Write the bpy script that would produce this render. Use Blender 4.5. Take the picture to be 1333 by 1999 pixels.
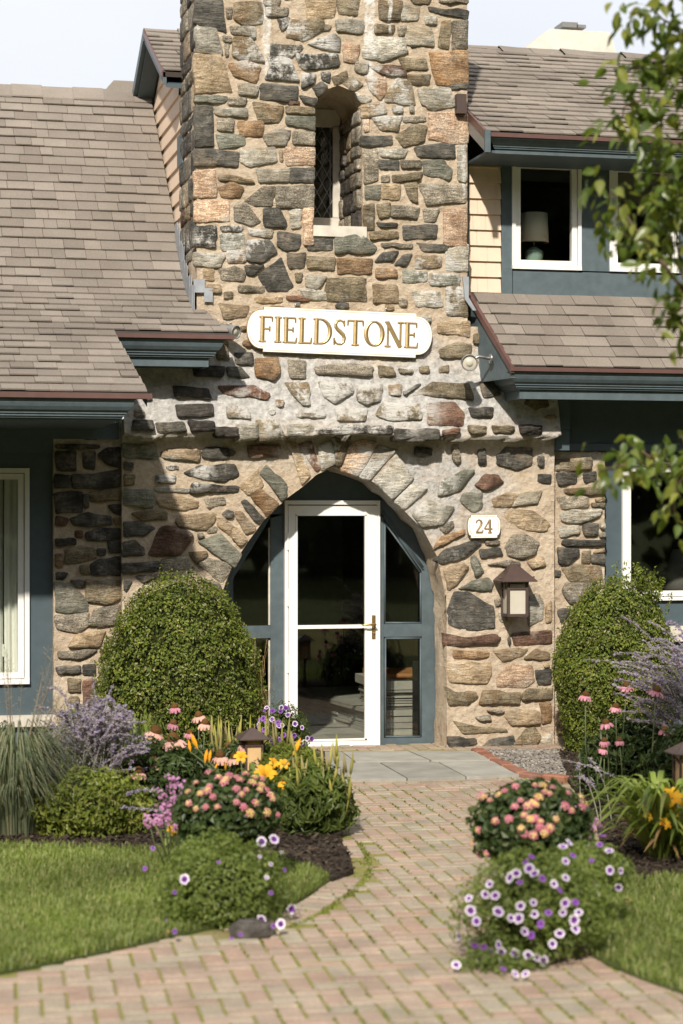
import bpy, bmesh, math, random
import numpy as np
from mathutils import Vector, noise, Matrix

random.seed(11)
RNG = np.random.default_rng(5)
for o in list(bpy.data.objects):
    bpy.data.objects.remove(o)
SC = bpy.context.scene
COL = SC.collection
PI = math.pi
R_ = math.radians

# ------------------------------------------------------------------ camera
FPX = 4000.0                      # focal length in photo pixels (1333 x 1999)
YAW = R_(13.0)
FW = Vector((math.sin(YAW), math.cos(YAW), 0))
RT = Vector((math.cos(YAW), -math.sin(YAW), 0))
CAMH = 1.94
CAM = Vector((0, 0, 0)) - FW * 16.67 + RT * 0.069
CAM.z = CAMH
cam_d = bpy.data.cameras.new('camera')
cam = bpy.data.objects.new('camera', cam_d)
COL.objects.link(cam)
cam.location = CAM
cam.rotation_euler = (PI / 2, 0, -YAW)
cam_d.sensor_fit = 'VERTICAL'
cam_d.sensor_height = 36.0
cam_d.sensor_width = 24.0
cam_d.lens = 36.0 * FPX / 1999.0
cam_d.clip_start = 0.1
cam_d.clip_end = 3000
cam_d.dof.use_dof = True
cam_d.dof.focus_distance = 16.3
cam_d.dof.aperture_fstop = 2.1
SC.camera = cam

# ------------------------------------------------------------------ world, sun, exposure
SUN_AZ = R_(22)        # to the left of the facade normal, behind the camera
SUN_EL = R_(37)
w = bpy.data.worlds.new('World')
SC.world = w
w.use_nodes = True
nt = w.node_tree
nt.nodes.clear()
wo = nt.nodes.new('ShaderNodeOutputWorld')
bg = nt.nodes.new('ShaderNodeBackground')
sky = nt.nodes.new('ShaderNodeTexSky')
sky.sky_type = 'NISHITA'
sky.sun_disc = False
sky.sun_elevation = SUN_EL
sky.sun_rotation = PI + SUN_AZ
sky.air_density = 1.0
sky.dust_density = 1.5
tc = nt.nodes.new('ShaderNodeTexCoord')
mp = nt.nodes.new('ShaderNodeMapping')
mp.inputs['Scale'].default_value = (1.2, 1.2, 3.0)
nz = nt.nodes.new('ShaderNodeTexNoise')
nz.inputs['Scale'].default_value = 2.2
nz.inputs['Detail'].default_value = 5
cr = nt.nodes.new('ShaderNodeValToRGB')
cr.color_ramp.elements[0].position = 0.3
cr.color_ramp.elements[0].color = (7.4, 7.6, 8.1, 1)
cr.color_ramp.elements[1].position = 0.7
cr.color_ramp.elements[1].color = (8.8, 8.9, 9.2, 1)
mx = nt.nodes.new('ShaderNodeMixRGB')
mx.inputs[0].default_value = 0.87
nt.links.new(tc.outputs['Generated'], mp.inputs[0])
nt.links.new(mp.outputs[0], nz.inputs['Vector'])
nt.links.new(nz.outputs['Fac'], cr.inputs[0])
nt.links.new(sky.outputs[0], mx.inputs[1])
nt.links.new(cr.outputs[0], mx.inputs[2])
nt.links.new(mx.outputs[0], bg.inputs[0])
bg.inputs[1].default_value = 0.084
nt.links.new(bg.outputs[0], wo.inputs[0])

sd = bpy.data.lights.new('sun', 'SUN')
sun = bpy.data.objects.new('sun', sd)
COL.objects.link(sun)
sd.energy = 4.0
sd.angle = R_(1.5)
sd.color = (1.0, 0.92, 0.80)
SUND = Vector((math.sin(SUN_AZ) * math.cos(SUN_EL), math.cos(SUN_AZ) * math.cos(SUN_EL), -math.sin(SUN_EL)))
sun.rotation_euler = SUND.to_track_quat('-Z', 'Y').to_euler()
sun.location = (-6, -14, 12)
SC.view_settings.view_transform = 'Standard'
SC.view_settings.look = 'None'
SC.view_settings.exposure = 0.52
SC.view_settings.gamma = 1.0
SC.view_settings.use_curve_mapping = False
SC.render.engine = 'CYCLES'
SC.cycles.max_bounces = 8
SC.cycles.transparent_max_bounces = 12

# ------------------------------------------------------------------ photo pixel -> world point
def W(px, py, Y):
    """the point of the plane y = Y seen at photo pixel (px, py)"""
    k = (px - 666.5) / FPX
    d = (Y - CAM.y) / (FW.y + k * RT.y)
    return Vector((CAM.x + d * (FW.x + k * RT.x), Y, CAMH + (999.5 - py) / FPX * d))

def G(px, py, z=0.0):
    """the point of the level z seen at photo pixel (px, py)"""
    d = (CAMH - z) * FPX / (py - 999.5)
    k = (px - 666.5) / FPX
    p = CAM + d * (FW + k * RT)
    return Vector((p.x, p.y, z))

def AT(px, py, d):
    """the point at depth d seen at photo pixel (px, py)"""
    k = (px - 666.5) / FPX
    p = CAM + d * (FW + k * RT)
    return Vector((p.x, p.y, CAMH + (999.5 - py) / FPX * d))

def PX(p):
    v = Vector(p) - CAM
    d = v.dot(FW)
    return 666.5 + v.dot(RT) / d * FPX, 999.5 - v.z / d * FPX, d

# ------------------------------------------------------------------ materials
class NT:
    def __init__(s, name):
        s.m = bpy.data.materials.new(name)
        s.m.use_nodes = True
        s.t = s.m.node_tree
        s.t.nodes.clear()
        s.out = s.n('ShaderNodeOutputMaterial')
    def n(s, ty, **kw):
        x = s.t.nodes.new(ty)
        for k, v in kw.items():
            setattr(x, k, v)
        return x
    def l(s, a, b):
        s.t.links.new(a, b)
    def noise(s, vec, scale, detail=4, rough=0.55):
        x = s.n('ShaderNodeTexNoise')
        x.inputs['Scale'].default_value = scale
        x.inputs['Detail'].default_value = detail
        x.inputs['Roughness'].default_value = rough
        s.l(vec, x.inputs['Vector'])
        return x.outputs['Fac']
    def ramp(s, fac, stops):
        x = s.n('ShaderNodeValToRGB')
        e = x.color_ramp.elements
        while len(e) < len(stops):
            e.new(0.5)
        for i, (p, c) in enumerate(stops):
            e[i].position = p
            e[i].color = (c, c, c, 1) if not isinstance(c, tuple) else (*c, 1)
        s.l(fac, x.inputs[0])
        return x.outputs[0]
    def mix(s, fac, a, b, mode='MIX'):
        x = s.n('ShaderNodeMixRGB', blend_type=mode)
        for i, v in enumerate((fac, a, b)):
            if isinstance(v, (int, float)):
                x.inputs[i].default_value = v if i == 0 else (v, v, v, 1)
            elif isinstance(v, tuple):
                x.inputs[i].default_value = (*v, 1)
            else:
                s.l(v, x.inputs[i])
        return x.outputs[0]
    def math(s, op, a, b=0.0, clamp=False):
        x = s.n('ShaderNodeMath', operation=op, use_clamp=clamp)
        for i, v in enumerate((a, b)):
            if isinstance(v, (int, float)):
                x.inputs[i].default_value = v
            else:
                s.l(v, x.inputs[i])
        return x.outputs[0]
    def rand(s):
        """one number per object and per loose piece"""
        oi = s.n('ShaderNodeObjectInfo')
        ge = s.n('ShaderNodeNewGeometry')
        a = s.math('MULTIPLY', oi.outputs['Random'], 1.7)
        return s.math('FRACT', s.math('ADD', a, ge.outputs['Random Per Island']))
    def ovec(s, spread=37.0):
        """object coordinates, shifted for every object"""
        t_ = s.n('ShaderNodeTexCoord')
        a = s.n('ShaderNodeVectorMath', operation='ADD')
        s.l(t_.outputs['Object'], a.inputs[0])
        r = s.math('MULTIPLY', s.rand(), spread)
        s.l(r, a.inputs[1])
        return a.outputs[0]
    def pos(s):
        return s.n('ShaderNodeNewGeometry').outputs['Position']
    def bump(s, h, strength, dist=0.01):
        b = s.n('ShaderNodeBump')
        b.inputs['Strength'].default_value = strength
        b.inputs['Distance'].default_value = dist
        s.l(h, b.inputs['Height'])
        return b.outputs[0]
    def bsdf(s, col, rough=0.8, spec=0.3, nrm=None, metal=0.0):
        b = s.n('ShaderNodeBsdfPrincipled')
        for k, v in (('Base Color', col), ('Roughness', rough), ('Specular IOR Level', spec), ('Metallic', metal)):
            if isinstance(v, tuple):
                b.inputs[k].default_value = (*v, 1)
            elif isinstance(v, (int, float)):
                b.inputs[k].default_value = v
            else:
                s.l(v, b.inputs[k])
        if nrm is not None:
            s.l(nrm, b.inputs['Normal'])
        s.l(b.outputs[0], s.out.inputs[0])
        return b

def paint(name, c, rough=0.5, wear=0.12, spec=0.35, bump=0.12, scale=14):
    t = NT(name)
    v = t.pos()
    f = t.noise(v, scale, 5)
    g = t.noise(v, 1.3, 3)
    f2 = t.math('MULTIPLY', t.math('ADD', f, g), 0.5)
    lo = tuple(x * (1 - wear) for x in c)
    hi = tuple(min(1, x * (1 + wear)) for x in c)
    col = t.ramp(f2, [(0.35, lo), (0.65, hi)])
    t.bsdf(col, rough, spec, t.bump(t.noise(v, 60, 4), bump, 0.004))
    return t.m

def stone_mat(name, lo, hi, speck=0.25, smear=0.5, tint=None):
    t = NT(name)
    v = t.ovec()
    base = t.ramp(t.noise(v, 8, 7, 0.7), [(0.36, tuple(x * 0.8 for x in lo)), (0.5, tuple((a_ + b_) / 2 for a_, b_ in zip(lo, hi))), (0.64, tuple(x * 1.1 for x in hi))])
    base = t.mix(t.ramp(t.noise(v, 5.1, 5, 0.7), [(0.55, 0.0), (0.66, 0.5)]), base, (0.24, 0.19, 0.135))
    if tint:
        base = t.mix(t.ramp(t.noise(v, 3.3, 3), [(0.52, 0.0), (0.68, 0.75)]), base, tint)
    # bedding streaks
    mpn = t.n('ShaderNodeMapping')
    mpn.inputs['Scale'].default_value = (3, 3, 16)
    mpn.inputs['Rotation'].default_value = (0, 0.25, 0)
    t.l(v, mpn.inputs[0])
    st = t.noise(mpn.outputs[0], 3.2, 6, 0.7)
    base = t.mix(0.7, base, t.ramp(st, [(0.30, 0.40), (0.50, 1.0), (0.68, 1.65)]), 'MULTIPLY')
    sp = t.ramp(t.noise(v, 110, 2), [(0.35, 0.45), (0.5, 1.0), (0.66, 1.7)])
    base = t.mix(speck, base, sp, 'MULTIPLY')
    r = t.rand()
    base = t.mix(1.0, base, t.ramp(r, [(0.0, 0.9), (1.0, 1.5)]), 'MULTIPLY')
    # lime smears left by the mortar, and pale lichen
    pw = t.pos()
    s1 = t.noise(pw, 5.5, 6, 0.7)
    s2 = t.noise(pw, 34, 4, 0.7)
    sm = t.ramp(t.math('ADD', t.math('MULTIPLY', s1, 0.72), t.math('MULTIPLY', s2, 0.28)), [(0.55, 0.0), (0.64, smear * 0.8)])
    base = t.mix(sm, base, (0.50, 0.47, 0.42))
    # long white run-off stains down the tower, and whitewash left over the flare and the shoulders of the arch
    sep = t.n('ShaderNodeSeparateXYZ')
    t.l(pw, sep.inputs[0])
    base = t.mix(wash_mask(t, sep, s1, s2), base, (0.66, 0.64, 0.60))
    base = t.mix(streak_mask(t, sep, pw), base, (0.72, 0.70, 0.66))
    h = t.math('ADD', t.noise(v, 20, 8, 0.7), t.math('MULTIPLY', st, 0.8))
    t.bsdf(base, 0.82, 0.28, t.bump(h, 1.0, 0.034))
    return t.m

WASH = [(350, 925, 0.32, 0.16), (640, 800, 1.0, 0.30), (780, 950, 0.55, 0.30), (640, 880, 0.5, 0.14), (560, 100, 0.5, 0.3), (740, 190, 0.3, 0.3), (450, 470, 0.35, 0.2), (850, 560, 0.3, 0.3)]
def wash_mask(t, sep, s1, s2):
    tot = None
    for (px, py, rx, rz) in WASH:
        c = W(px, py, 0)
        a = t.math('DIVIDE', t.math('SUBTRACT', sep.outputs[0], c.x), rx)
        b = t.math('DIVIDE', t.math('SUBTRACT', sep.outputs[2], c.z), rz)
        m = t.math('SUBTRACT', 1.0, t.math('ADD', t.math('MULTIPLY', a, a), t.math('MULTIPLY', b, b)), True)
        tot = m if tot is None else t.math('MAXIMUM', tot, m)
    n = t.math('ADD', t.math('MULTIPLY', s1, 0.74), t.math('MULTIPLY', s2, 0.26))
    k = t.ramp(n, [(0.46, 0.0), (0.54, 0.9)])
    return t.math('MULTIPLY', t.math('MULTIPLY', tot, 2.2, True), k)

STREAKS = [(520, 40, 0.035, 130), (722, 30, 0.05, 190), (760, 20, 0.02, 70), (905, 330, 0.03, 60)]
def streak_mask(t, sep, pw):
    tot = None
    wob = t.math('MULTIPLY', t.math('SUBTRACT', t.noise(pw, 9, 4), 0.5), 0.09)
    for (px, py, wd, ln) in STREAKS:
        c = W(px, py, 0)
        dx = t.math('ABSOLUTE', t.math('ADD', t.math('SUBTRACT', sep.outputs[0], c.x), wob))
        a = t.math('SUBTRACT', 1.0, t.math('DIVIDE', dx, wd), True)
        dz = t.math('ABSOLUTE', t.math('SUBTRACT', sep.outputs[2], c.z))
        b = t.math('SUBTRACT', 1.0, t.math('DIVIDE', dz, ln / 240.0), True)
        m = t.math('MULTIPLY', t.math('MULTIPLY', a, b), 3.0, True)
        tot = m if tot is None else t.math('MAXIMUM', tot, m)
    n2 = t.ramp(t.noise(pw, 14, 5, 0.7), [(0.36, 0.0), (0.6, 1.0)])
    return t.math('MULTIPLY', tot, n2)

MS = {
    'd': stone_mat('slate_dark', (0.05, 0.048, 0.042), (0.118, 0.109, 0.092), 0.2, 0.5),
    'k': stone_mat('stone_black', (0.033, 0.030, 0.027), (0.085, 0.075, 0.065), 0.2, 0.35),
    'g': stone_mat('granite_grey', (0.15, 0.13, 0.098), (0.29, 0.255, 0.20), 0.75, 0.5),
    'o': stone_mat('stone_olive', (0.125, 0.102, 0.065), (0.24, 0.198, 0.132), 0.5, 0.5, (0.21, 0.14, 0.075)),
    't': stone_mat('stone_tan', (0.27, 0.195, 0.115), (0.44, 0.345, 0.235), 0.35, 0.55, (0.24, 0.17, 0.11)),
    'r': stone_mat('stone_rust', (0.19, 0.115, 0.06), (0.35, 0.24, 0.145), 0.4, 0.4, (0.29, 0.16, 0.07)),
    'p': stone_mat('granite_pink', (0.42, 0.265, 0.165), (0.58, 0.43, 0.31), 0.6, 0.4, (0.50, 0.42, 0.33)),
    'w': stone_mat('quartz_pale', (0.26, 0.24, 0.19), (0.48, 0.45, 0.385), 0.3, 0.8, (0.30, 0.24, 0.16)),
    'b': stone_mat('stone_brown', (0.10, 0.055, 0.038), (0.20, 0.125, 0.09), 0.4, 0.4, (0.20, 0.09, 0.05)),
    'n': stone_mat('stone_green', (0.135, 0.137, 0.105), (0.255, 0.252, 0.205), 0.3, 0.5, (0.20, 0.19, 0.15)),
}

def mortar_mat():
    t = NT('mortar')
    pw = t.pos()
    sep = t.n('ShaderNodeSeparateXYZ')
    t.l(pw, sep.inputs[0])
    n1 = t.noise(pw, 4.0, 6, 0.65)
    n2 = t.noise(pw, 23, 6, 0.7)
    beige = t.ramp(t.math('ADD', t.math('MULTIPLY', n1, 0.6), t.math('MULTIPLY', n2, 0.4)),
                   [(0.34, (0.40, 0.305, 0.215)), (0.50, (0.57, 0.465, 0.35)), (0.66, (0.70, 0.60, 0.475))])
    grey = t.ramp(n2, [(0.3, (0.33, 0.32, 0.305)), (0.5, (0.52, 0.505, 0.485)), (0.68, (0.68, 0.665, 0.64))])
    # newer pale grey repointing over the flared band
    z1 = W(660, 712, 0).z
    z0 = W(660, 845, 0).z
    zz = t.math('ADD', sep.outputs[2], t.math('MULTIPLY', t.math('SUBTRACT', n1, 0.5), 0.9))
    up = t.math('DIVIDE', t.math('SUBTRACT', zz, z0 - 0.35), 0.5, True)
    dn = t.math('DIVIDE', t.math('SUBTRACT', z1 + 0.30, zz), 0.35, True)
    band = t.math('MULTIPLY', up, dn)
    # and round the right shoulder of the arch
    c = W(835, 960, 0)
    ddx = t.math('DIVIDE', t.math('SUBTRACT', sep.outputs[0], c.x), 0.75)
    ddz = t.math('DIVIDE', t.math('SUBTRACT', sep.outputs[2], c.z), 0.5)
    rr = t.math('ADD', t.math('MULTIPLY', ddx, ddx), t.math('MULTIPLY', ddz, ddz))
    sh = t.math('MULTIPLY', t.math('SUBTRACT', 1.25, rr, True), t.ramp(n1, [(0.36, 0.3), (0.55, 1.0)]))
    col = t.mix(t.math('MAXIMUM', band, sh), beige, grey)
    col = t.mix(streak_mask(t, sep, pw), col, (0.78, 0.77, 0.74))
    col = t.mix(t.ramp(t.noise(pw, 2.1, 5, 0.7), [(0.60, 0.0), (0.72, 0.45)]), col, (0.20, 0.17, 0.13))
    t.bsdf(col, 0.92, 0.15, t.bump(t.math('ADD', t.noise(pw, 30, 8, 0.75), t.math('MULTIPLY', n2, 0.9)), 1.0, 0.022))
    return t.m
M_MORTAR = mortar_mat()

def shingle_mat(name, a, b, c):
    t = NT(name)
    r = t.rand()
    pw = t.pos()
    base = t.ramp(r, [(0.0, a), (0.35, b), (0.7, c), (1.0, a)])
    big = t.ramp(t.noise(pw, 1.6, 4), [(0.3, 0.86), (0.7, 1.12)])
    base = t.mix(1.0, base, big, 'MULTIPLY')
    gr = t.ramp(t.noise(pw, 170, 2), [(0.3, 0.66), (0.7, 1.3)])
    base = t.mix(0.75, base, gr, 'MULTIPLY')
    t.bsdf(base, 0.93, 0.15, t.bump(t.noise(pw, 240, 2), 0.5, 0.003))
    return t.m
M_SHINGLE = shingle_mat('asphalt_shingle', (0.188, 0.162, 0.139), (0.255, 0.223, 0.192), (0.222, 0.193, 0.165))
M_SHINGLE2 = shingle_mat('asphalt_shingle_old', (0.20, 0.174, 0.15), (0.252, 0.22, 0.188), (0.228, 0.198, 0.168))
M_DECK = paint('roof_felt', (0.05, 0.04, 0.035), 0.9)
M_BLUE = paint('blue_trim_paint', (0.085, 0.114, 0.128), 0.5, 0.2, bump=0.25)
M_BLUE2 = paint('blue_wall_paint', (0.070, 0.097, 0.112), 0.5, 0.12)
M_WHITE = paint('white_paint', (0.80, 0.79, 0.77), 0.35, 0.04)
M_SIGNW = paint('sign_white', (0.80, 0.80, 0.79), 0.4, 0.03, scale=6)
M_OLDW = paint('weathered_white', (0.56, 0.52, 0.45), 0.7, 0.2)
M_PEACH = paint('peach_siding', (0.68, 0.53, 0.41), 0.7, 0.06, scale=9)
M_DRIP = paint('brown_metal', (0.115, 0.062, 0.055), 0.4, 0.15, 0.45)
M_BRONZE = paint('bronze_metal', (0.075, 0.05, 0.042), 0.45, 0.2, 0.5)
M_COPPER = paint('aged_copper', (0.062, 0.039, 0.033), 0.5, 0.2, 0.5)
M_LEAD = paint('lead_flashing', (0.28, 0.30, 0.33), 0.5, 0.25, 0.5, 0.3)
M_GREYMETAL = paint('grey_metal', (0.19, 0.19, 0.185), 0.4, 0.15, 0.5)
M_STUCCO = paint('white_stucco', (0.50, 0.465, 0.40), 0.9, 0.12, 0.1, 0.5)
M_CREAM = paint('cream_glass', (0.52, 0.49, 0.41), 0.25, 0.05)
M_AMBER = paint('amber_glass', (0.62, 0.42, 0.22), 0.3, 0.1)
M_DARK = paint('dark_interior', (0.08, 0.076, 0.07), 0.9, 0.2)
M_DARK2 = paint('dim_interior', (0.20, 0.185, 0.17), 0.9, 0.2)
M_CURTAIN = paint('curtain_cloth', (0.74, 0.75, 0.70), 0.95, 0.05)
M_LAMPS = paint('lamp_shade_cloth', (0.72, 0.70, 0.64), 0.9, 0.04)
M_LAMPD = paint('dim_shade_cloth', (0.22, 0.215, 0.20), 0.9, 0.05)
M_LAMPG = paint('green_ceramic', (0.25, 0.37, 0.33), 0.2, 0.1, 0.6)
M_BLACK = paint('black_paint', (0.015, 0.015, 0.015), 0.4)
M_GOLDD = paint('brown_letter_outline', (0.16, 0.085, 0.03), 0.6)  # dark brown outline under the gold strokes
M_WOOD = paint('orange_wood', (0.36, 0.17, 0.07), 0.5, 0.3)

def metal(name, c, rough):
    t = NT(name)
    v = t.pos()
    t.bsdf(t.ramp(t.noise(v, 40, 4), [(0.3, tuple(x * 0.75 for x in c)), (0.7, c)]), rough, 0.5, t.bump(t.noise(v, 90, 3), 0.15, 0.003), 0.85)
    return t.m
M_BRASS = metal('brass', (0.52, 0.36, 0.15), 0.35)
M_GOLD = metal('gold_leaf', (0.60, 0.44, 0.21), 0.45)
M_STEEL = metal('steel', (0.45, 0.45, 0.44), 0.35)

def glass_mat(name, tint, refl=1.0):
    t = NT(name)
    tr = t.n('ShaderNodeBsdfTransparent')
    tr.inputs[0].default_value = (*tint, 1)
    gl = t.n('ShaderNodeBsdfGlossy')
    gl.inputs['Roughness'].default_value = 0.02
    gl.inputs['Color'].default_value = (1, 1, 1, 1)
    lw = t.n('ShaderNodeLayerWeight')
    lw.inputs['Blend'].default_value = 0.5
    fr = t.math('ADD', t.math('MULTIPLY', t.math('POWER', lw.outputs['Facing'], 5.0), 0.95), 0.045)
    v = t.pos()
    t.l(t.bump(t.noise(v, 1.7, 2), 0.02, 0.01), gl.inputs['Normal'])
    ms = t.n('ShaderNodeMixShader')
    t.l(t.math('MULTIPLY', fr, refl), ms.inputs[0])
    t.l(tr.outputs[0], ms.inputs[1])
    t.l(gl.outputs[0], ms.inputs[2])
    t.l(ms.outputs[0], t.out.inputs[0])
    return t.m
M_GLASS = glass_mat('window_glass', (0.92, 0.93, 0.91), 0.9)
M_GLASSD = glass_mat('dark_glass', (0.6, 0.62, 0.6), 1.0)

def slate_mat():
    t = NT('slate_slab')
    v = t.pos()
    r = t.rand()
    base = t.ramp(t.noise(v, 5, 6, 0.6), [(0.3, (0.25, 0.245, 0.215)), (0.7, (0.36, 0.345, 0.305))])
    base = t.mix(1.0, base, t.ramp(r, [(0, 0.85), (1, 1.12)]), 'MULTIPLY')
    t.bsdf(base, 0.75, 0.3, t.bump(t.noise(v, 18, 8, 0.7), 0.35, 0.01))
    return t.m
M_SLATE = slate_mat()

def brick_mat(name, cols):
    t = NT(name)
    r = t.rand()
    v = t.pos()
    n = len(cols)
    base = t.ramp(r, [(i / (n - 1), c) for i, c in enumerate(cols)])
    base = t.mix(1.0, base, t.ramp(t.noise(v, 3.2, 5, 0.65), [(0.3, 0.78), (0.7, 1.2)]), 'MULTIPLY')
    base = t.mix(0.7, base, t.ramp(t.noise(v, 140, 3, 0.7), [(0.3, 0.55), (0.7, 1.4)]), 'MULTIPLY')
    dirt = t.ramp(t.noise(v, 9, 6, 0.7), [(0.56, 0.0), (0.7, 0.5)])
    base = t.mix(dirt, base, (0.22, 0.19, 0.13))
    t.bsdf(base, 0.9, 0.2, t.bump(t.noise(v, 90, 5, 0.7), 0.5, 0.006))
    return t.m
M_BRICK = brick_mat('paving_brick', [(0.305, 0.23, 0.175), (0.355, 0.27, 0.21), (0.315, 0.28, 0.21), (0.325, 0.245, 0.185), (0.285, 0.25, 0.19), (0.355, 0.245, 0.185), (0.30, 0.225, 0.175), (0.335, 0.29, 0.22)])
M_REDBRICK = brick_mat('red_brick', [(0.24, 0.10, 0.065), (0.30, 0.14, 0.09), (0.20, 0.10, 0.075)])

def ground_mat(name, stops, scale, bscale, bump=0.8, rough=0.95, dist=0.02):
    t = NT(name)
    v = t.pos()
    a = t.math('ADD', t.math('MULTIPLY', t.noise(v, scale, 6, 0.7), 0.55), t.math('MULTIPLY', t.noise(v, bscale, 4, 0.7), 0.45))
    t.bsdf(t.ramp(a, stops), rough, 0.15, t.bump(t.noise(v, bscale, 6, 0.75), bump, dist))
    return t.m
M_JOINT = ground_mat('mossy_joint_sand', [(0.36, (0.30, 0.24, 0.16)), (0.47, (0.27, 0.24, 0.09)), (0.58, (0.20, 0.21, 0.045))], 2.2, 40)
M_MULCH = ground_mat('mulch', [(0.35, (0.022, 0.017, 0.013)), (0.65, (0.07, 0.055, 0.042))], 12, 70)
M_SOIL = ground_mat('lawn_soil', [(0.35, (0.05, 0.07, 0.018)), (0.65, (0.10, 0.12, 0.035))], 3, 60)
M_GRAVEL = ground_mat('gravel', [(0.35, (0.06, 0.055, 0.05)), (0.65, (0.22, 0.20, 0.18))], 30, 90)
M_GROUND = ground_mat('far_ground', [(0.35, (0.06, 0.085, 0.025)), (0.65, (0.11, 0.13, 0.045))], 0.4, 6)
M_ROCK = stone_mat('garden_rock', (0.16, 0.13, 0.10), (0.33, 0.27, 0.20), 0.5, 0.3)

def leaf_mat(name, cols, trans=0.3, rough=0.45, spec=0.35, pscale=2.5):
    t = NT(name)
    ge = t.n('ShaderNodeNewGeometry')
    n = len(cols)
    base = t.ramp(t.rand(), [(i / max(1, n - 1), c) for i, c in enumerate(cols)])
    base = t.mix(1.0, base, t.ramp(t.noise(ge.outputs['Position'], pscale, 3), [(0.3, 0.66), (0.7, 1.34)]), 'MULTIPLY')
    b = t.n('ShaderNodeBsdfPrincipled')
    t.l(base, b.inputs['Base Color'])
    b.inputs['Roughness'].default_value = rough
    b.inputs['Specular IOR Level'].default_value = spec
    tl = t.n('ShaderNodeBsdfTranslucent')
    t.l(t.mix(1.0, base, (1.5, 1.6, 0.8), 'MULTIPLY'), tl.inputs[0])
    ms = t.n('ShaderNodeMixShader')
    ms.inputs[0].default_value = trans
    t.l(b.outputs[0], ms.inputs[1])
    t.l(tl.outputs[0], ms.inputs[2])
    t.l(ms.outputs[0], t.out.inputs[0])
    return t.m
M_BOX = leaf_mat('boxwood_leaf', [(0.05, 0.08, 0.012), (0.17, 0.20, 0.03), (0.08, 0.12, 0.017), (0.25, 0.26, 0.05), (0.055, 0.09, 0.013), (0.18, 0.21, 0.034), (0.08, 0.115, 0.016), (0.21, 0.23, 0.04), (0.06, 0.095, 0.013), (0.15, 0.19, 0.03), (0.07, 0.11, 0.015), (0.36, 0.30, 0.15)], 0.28, 0.42, 0.35, 5)
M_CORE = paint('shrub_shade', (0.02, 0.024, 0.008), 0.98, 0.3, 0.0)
M_TREELEAF = leaf_mat('tree_leaf', [(0.055, 0.09, 0.016), (0.11, 0.15, 0.024), (0.07, 0.11, 0.02), (0.22, 0.23, 0.04), (0.06, 0.095, 0.018)], 0.35, 0.35, 0.5)
M_HERB = leaf_mat('herb_leaf', [(0.06, 0.09, 0.022), (0.12, 0.155, 0.036), (0.08, 0.12, 0.028), (0.16, 0.19, 0.055)], 0.35)
M_PETL = leaf_mat('petunia_leaf', [(0.085, 0.125, 0.028), (0.17, 0.215, 0.05), (0.12, 0.165, 0.035), (0.23, 0.26, 0.08)], 0.35)
M_DARKLEAF = leaf_mat('dark_leaf', [(0.03, 0.055, 0.018), (0.055, 0.085, 0.024), (0.045, 0.07, 0.02), (0.08, 0.105, 0.03)], 0.25)
M_LIME = leaf_mat('lime_leaf', [(0.11, 0.145, 0.025), (0.19, 0.22, 0.035), (0.14, 0.18, 0.03), (0.25, 0.245, 0.06)], 0.35)
M_GREYLEAF = leaf_mat('grey_green_blade', [(0.08, 0.105, 0.055), (0.16, 0.18, 0.11), (0.11, 0.135, 0.07), (0.25, 0.22, 0.14)], 0.3)
M_GRASS = leaf_mat('lawn_blade', [(0.12, 0.165, 0.04), (0.20, 0.245, 0.06), (0.16, 0.21, 0.05), (0.34, 0.32, 0.15)], 0.4, 0.5, 0.3, 1.2)
M_STRAP = leaf_mat('strap_leaf', [(0.10, 0.15, 0.026), (0.20, 0.245, 0.05), (0.15, 0.20, 0.036), (0.26, 0.26, 0.07)], 0.3)
M_DRYLEAF = leaf_mat('dry_leaf', [(0.22, 0.13, 0.05), (0.34, 0.22, 0.10), (0.28, 0.20, 0.06)], 0.2)
M_STEM = leaf_mat('green_stem', [(0.07, 0.095, 0.035), (0.10, 0.12, 0.05)], 0.05)
M_SILVER = leaf_mat('silver_stem', [(0.22, 0.22, 0.17), (0.30, 0.29, 0.24)], 0.05)
M_BARK = ground_mat('bark', [(0.35, (0.10, 0.07, 0.05)), (0.65, (0.20, 0.145, 0.10))], 12, 60)
M_LAV = leaf_mat('lavender_floret', [(0.30, 0.25, 0.36), (0.40, 0.34, 0.40), (0.24, 0.20, 0.38), (0.36, 0.31, 0.30)], 0.3, 0.7, 0.1)
M_PWHITE = leaf_mat('petal_white', [(0.66, 0.59, 0.72), (0.80, 0.76, 0.82)], 0.25, 0.6, 0.1)
M_PPURP = leaf_mat('petal_purple', [(0.15, 0.045, 0.28), (0.20, 0.06, 0.34)], 0.15, 0.6, 0.1)
M_PDARK = leaf_mat('petal_throat', [(0.05, 0.012, 0.09), (0.06, 0.02, 0.11)], 0.1, 0.6, 0.1)
M_PVIOLET = leaf_mat('petal_violet', [(0.30, 0.13, 0.45), (0.45, 0.30, 0.58)], 0.2, 0.6, 0.1)
M_LPINK = leaf_mat('lantana_pink', [(0.62, 0.20, 0.26), (0.70, 0.32, 0.32), (0.66, 0.16, 0.30)], 0.25, 0.6, 0.1)
M_LYEL = leaf_mat('lantana_yellow', [(0.78, 0.50, 0.16), (0.80, 0.58, 0.28), (0.76, 0.42, 0.22)], 0.25, 0.6, 0.1)
M_PHLOX = leaf_mat('phlox_pink', [(0.46, 0.19, 0.40), (0.56, 0.30, 0.50), (0.50, 0.22, 0.42)], 0.25, 0.6, 0.1)
M_CPETAL = leaf_mat('coneflower_petal', [(0.64, 0.36, 0.28), (0.68, 0.42, 0.34), (0.58, 0.33, 0.32)], 0.25, 0.6, 0.1)
M_CPINK = leaf_mat('coneflower_pink', [(0.50, 0.20, 0.27), (0.58, 0.29, 0.35)], 0.25, 0.6, 0.1)
M_CCONE = paint('coneflower_cone', (0.10, 0.05, 0.016), 0.8, 0.5, 0.1, 0.6, 160)
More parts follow.
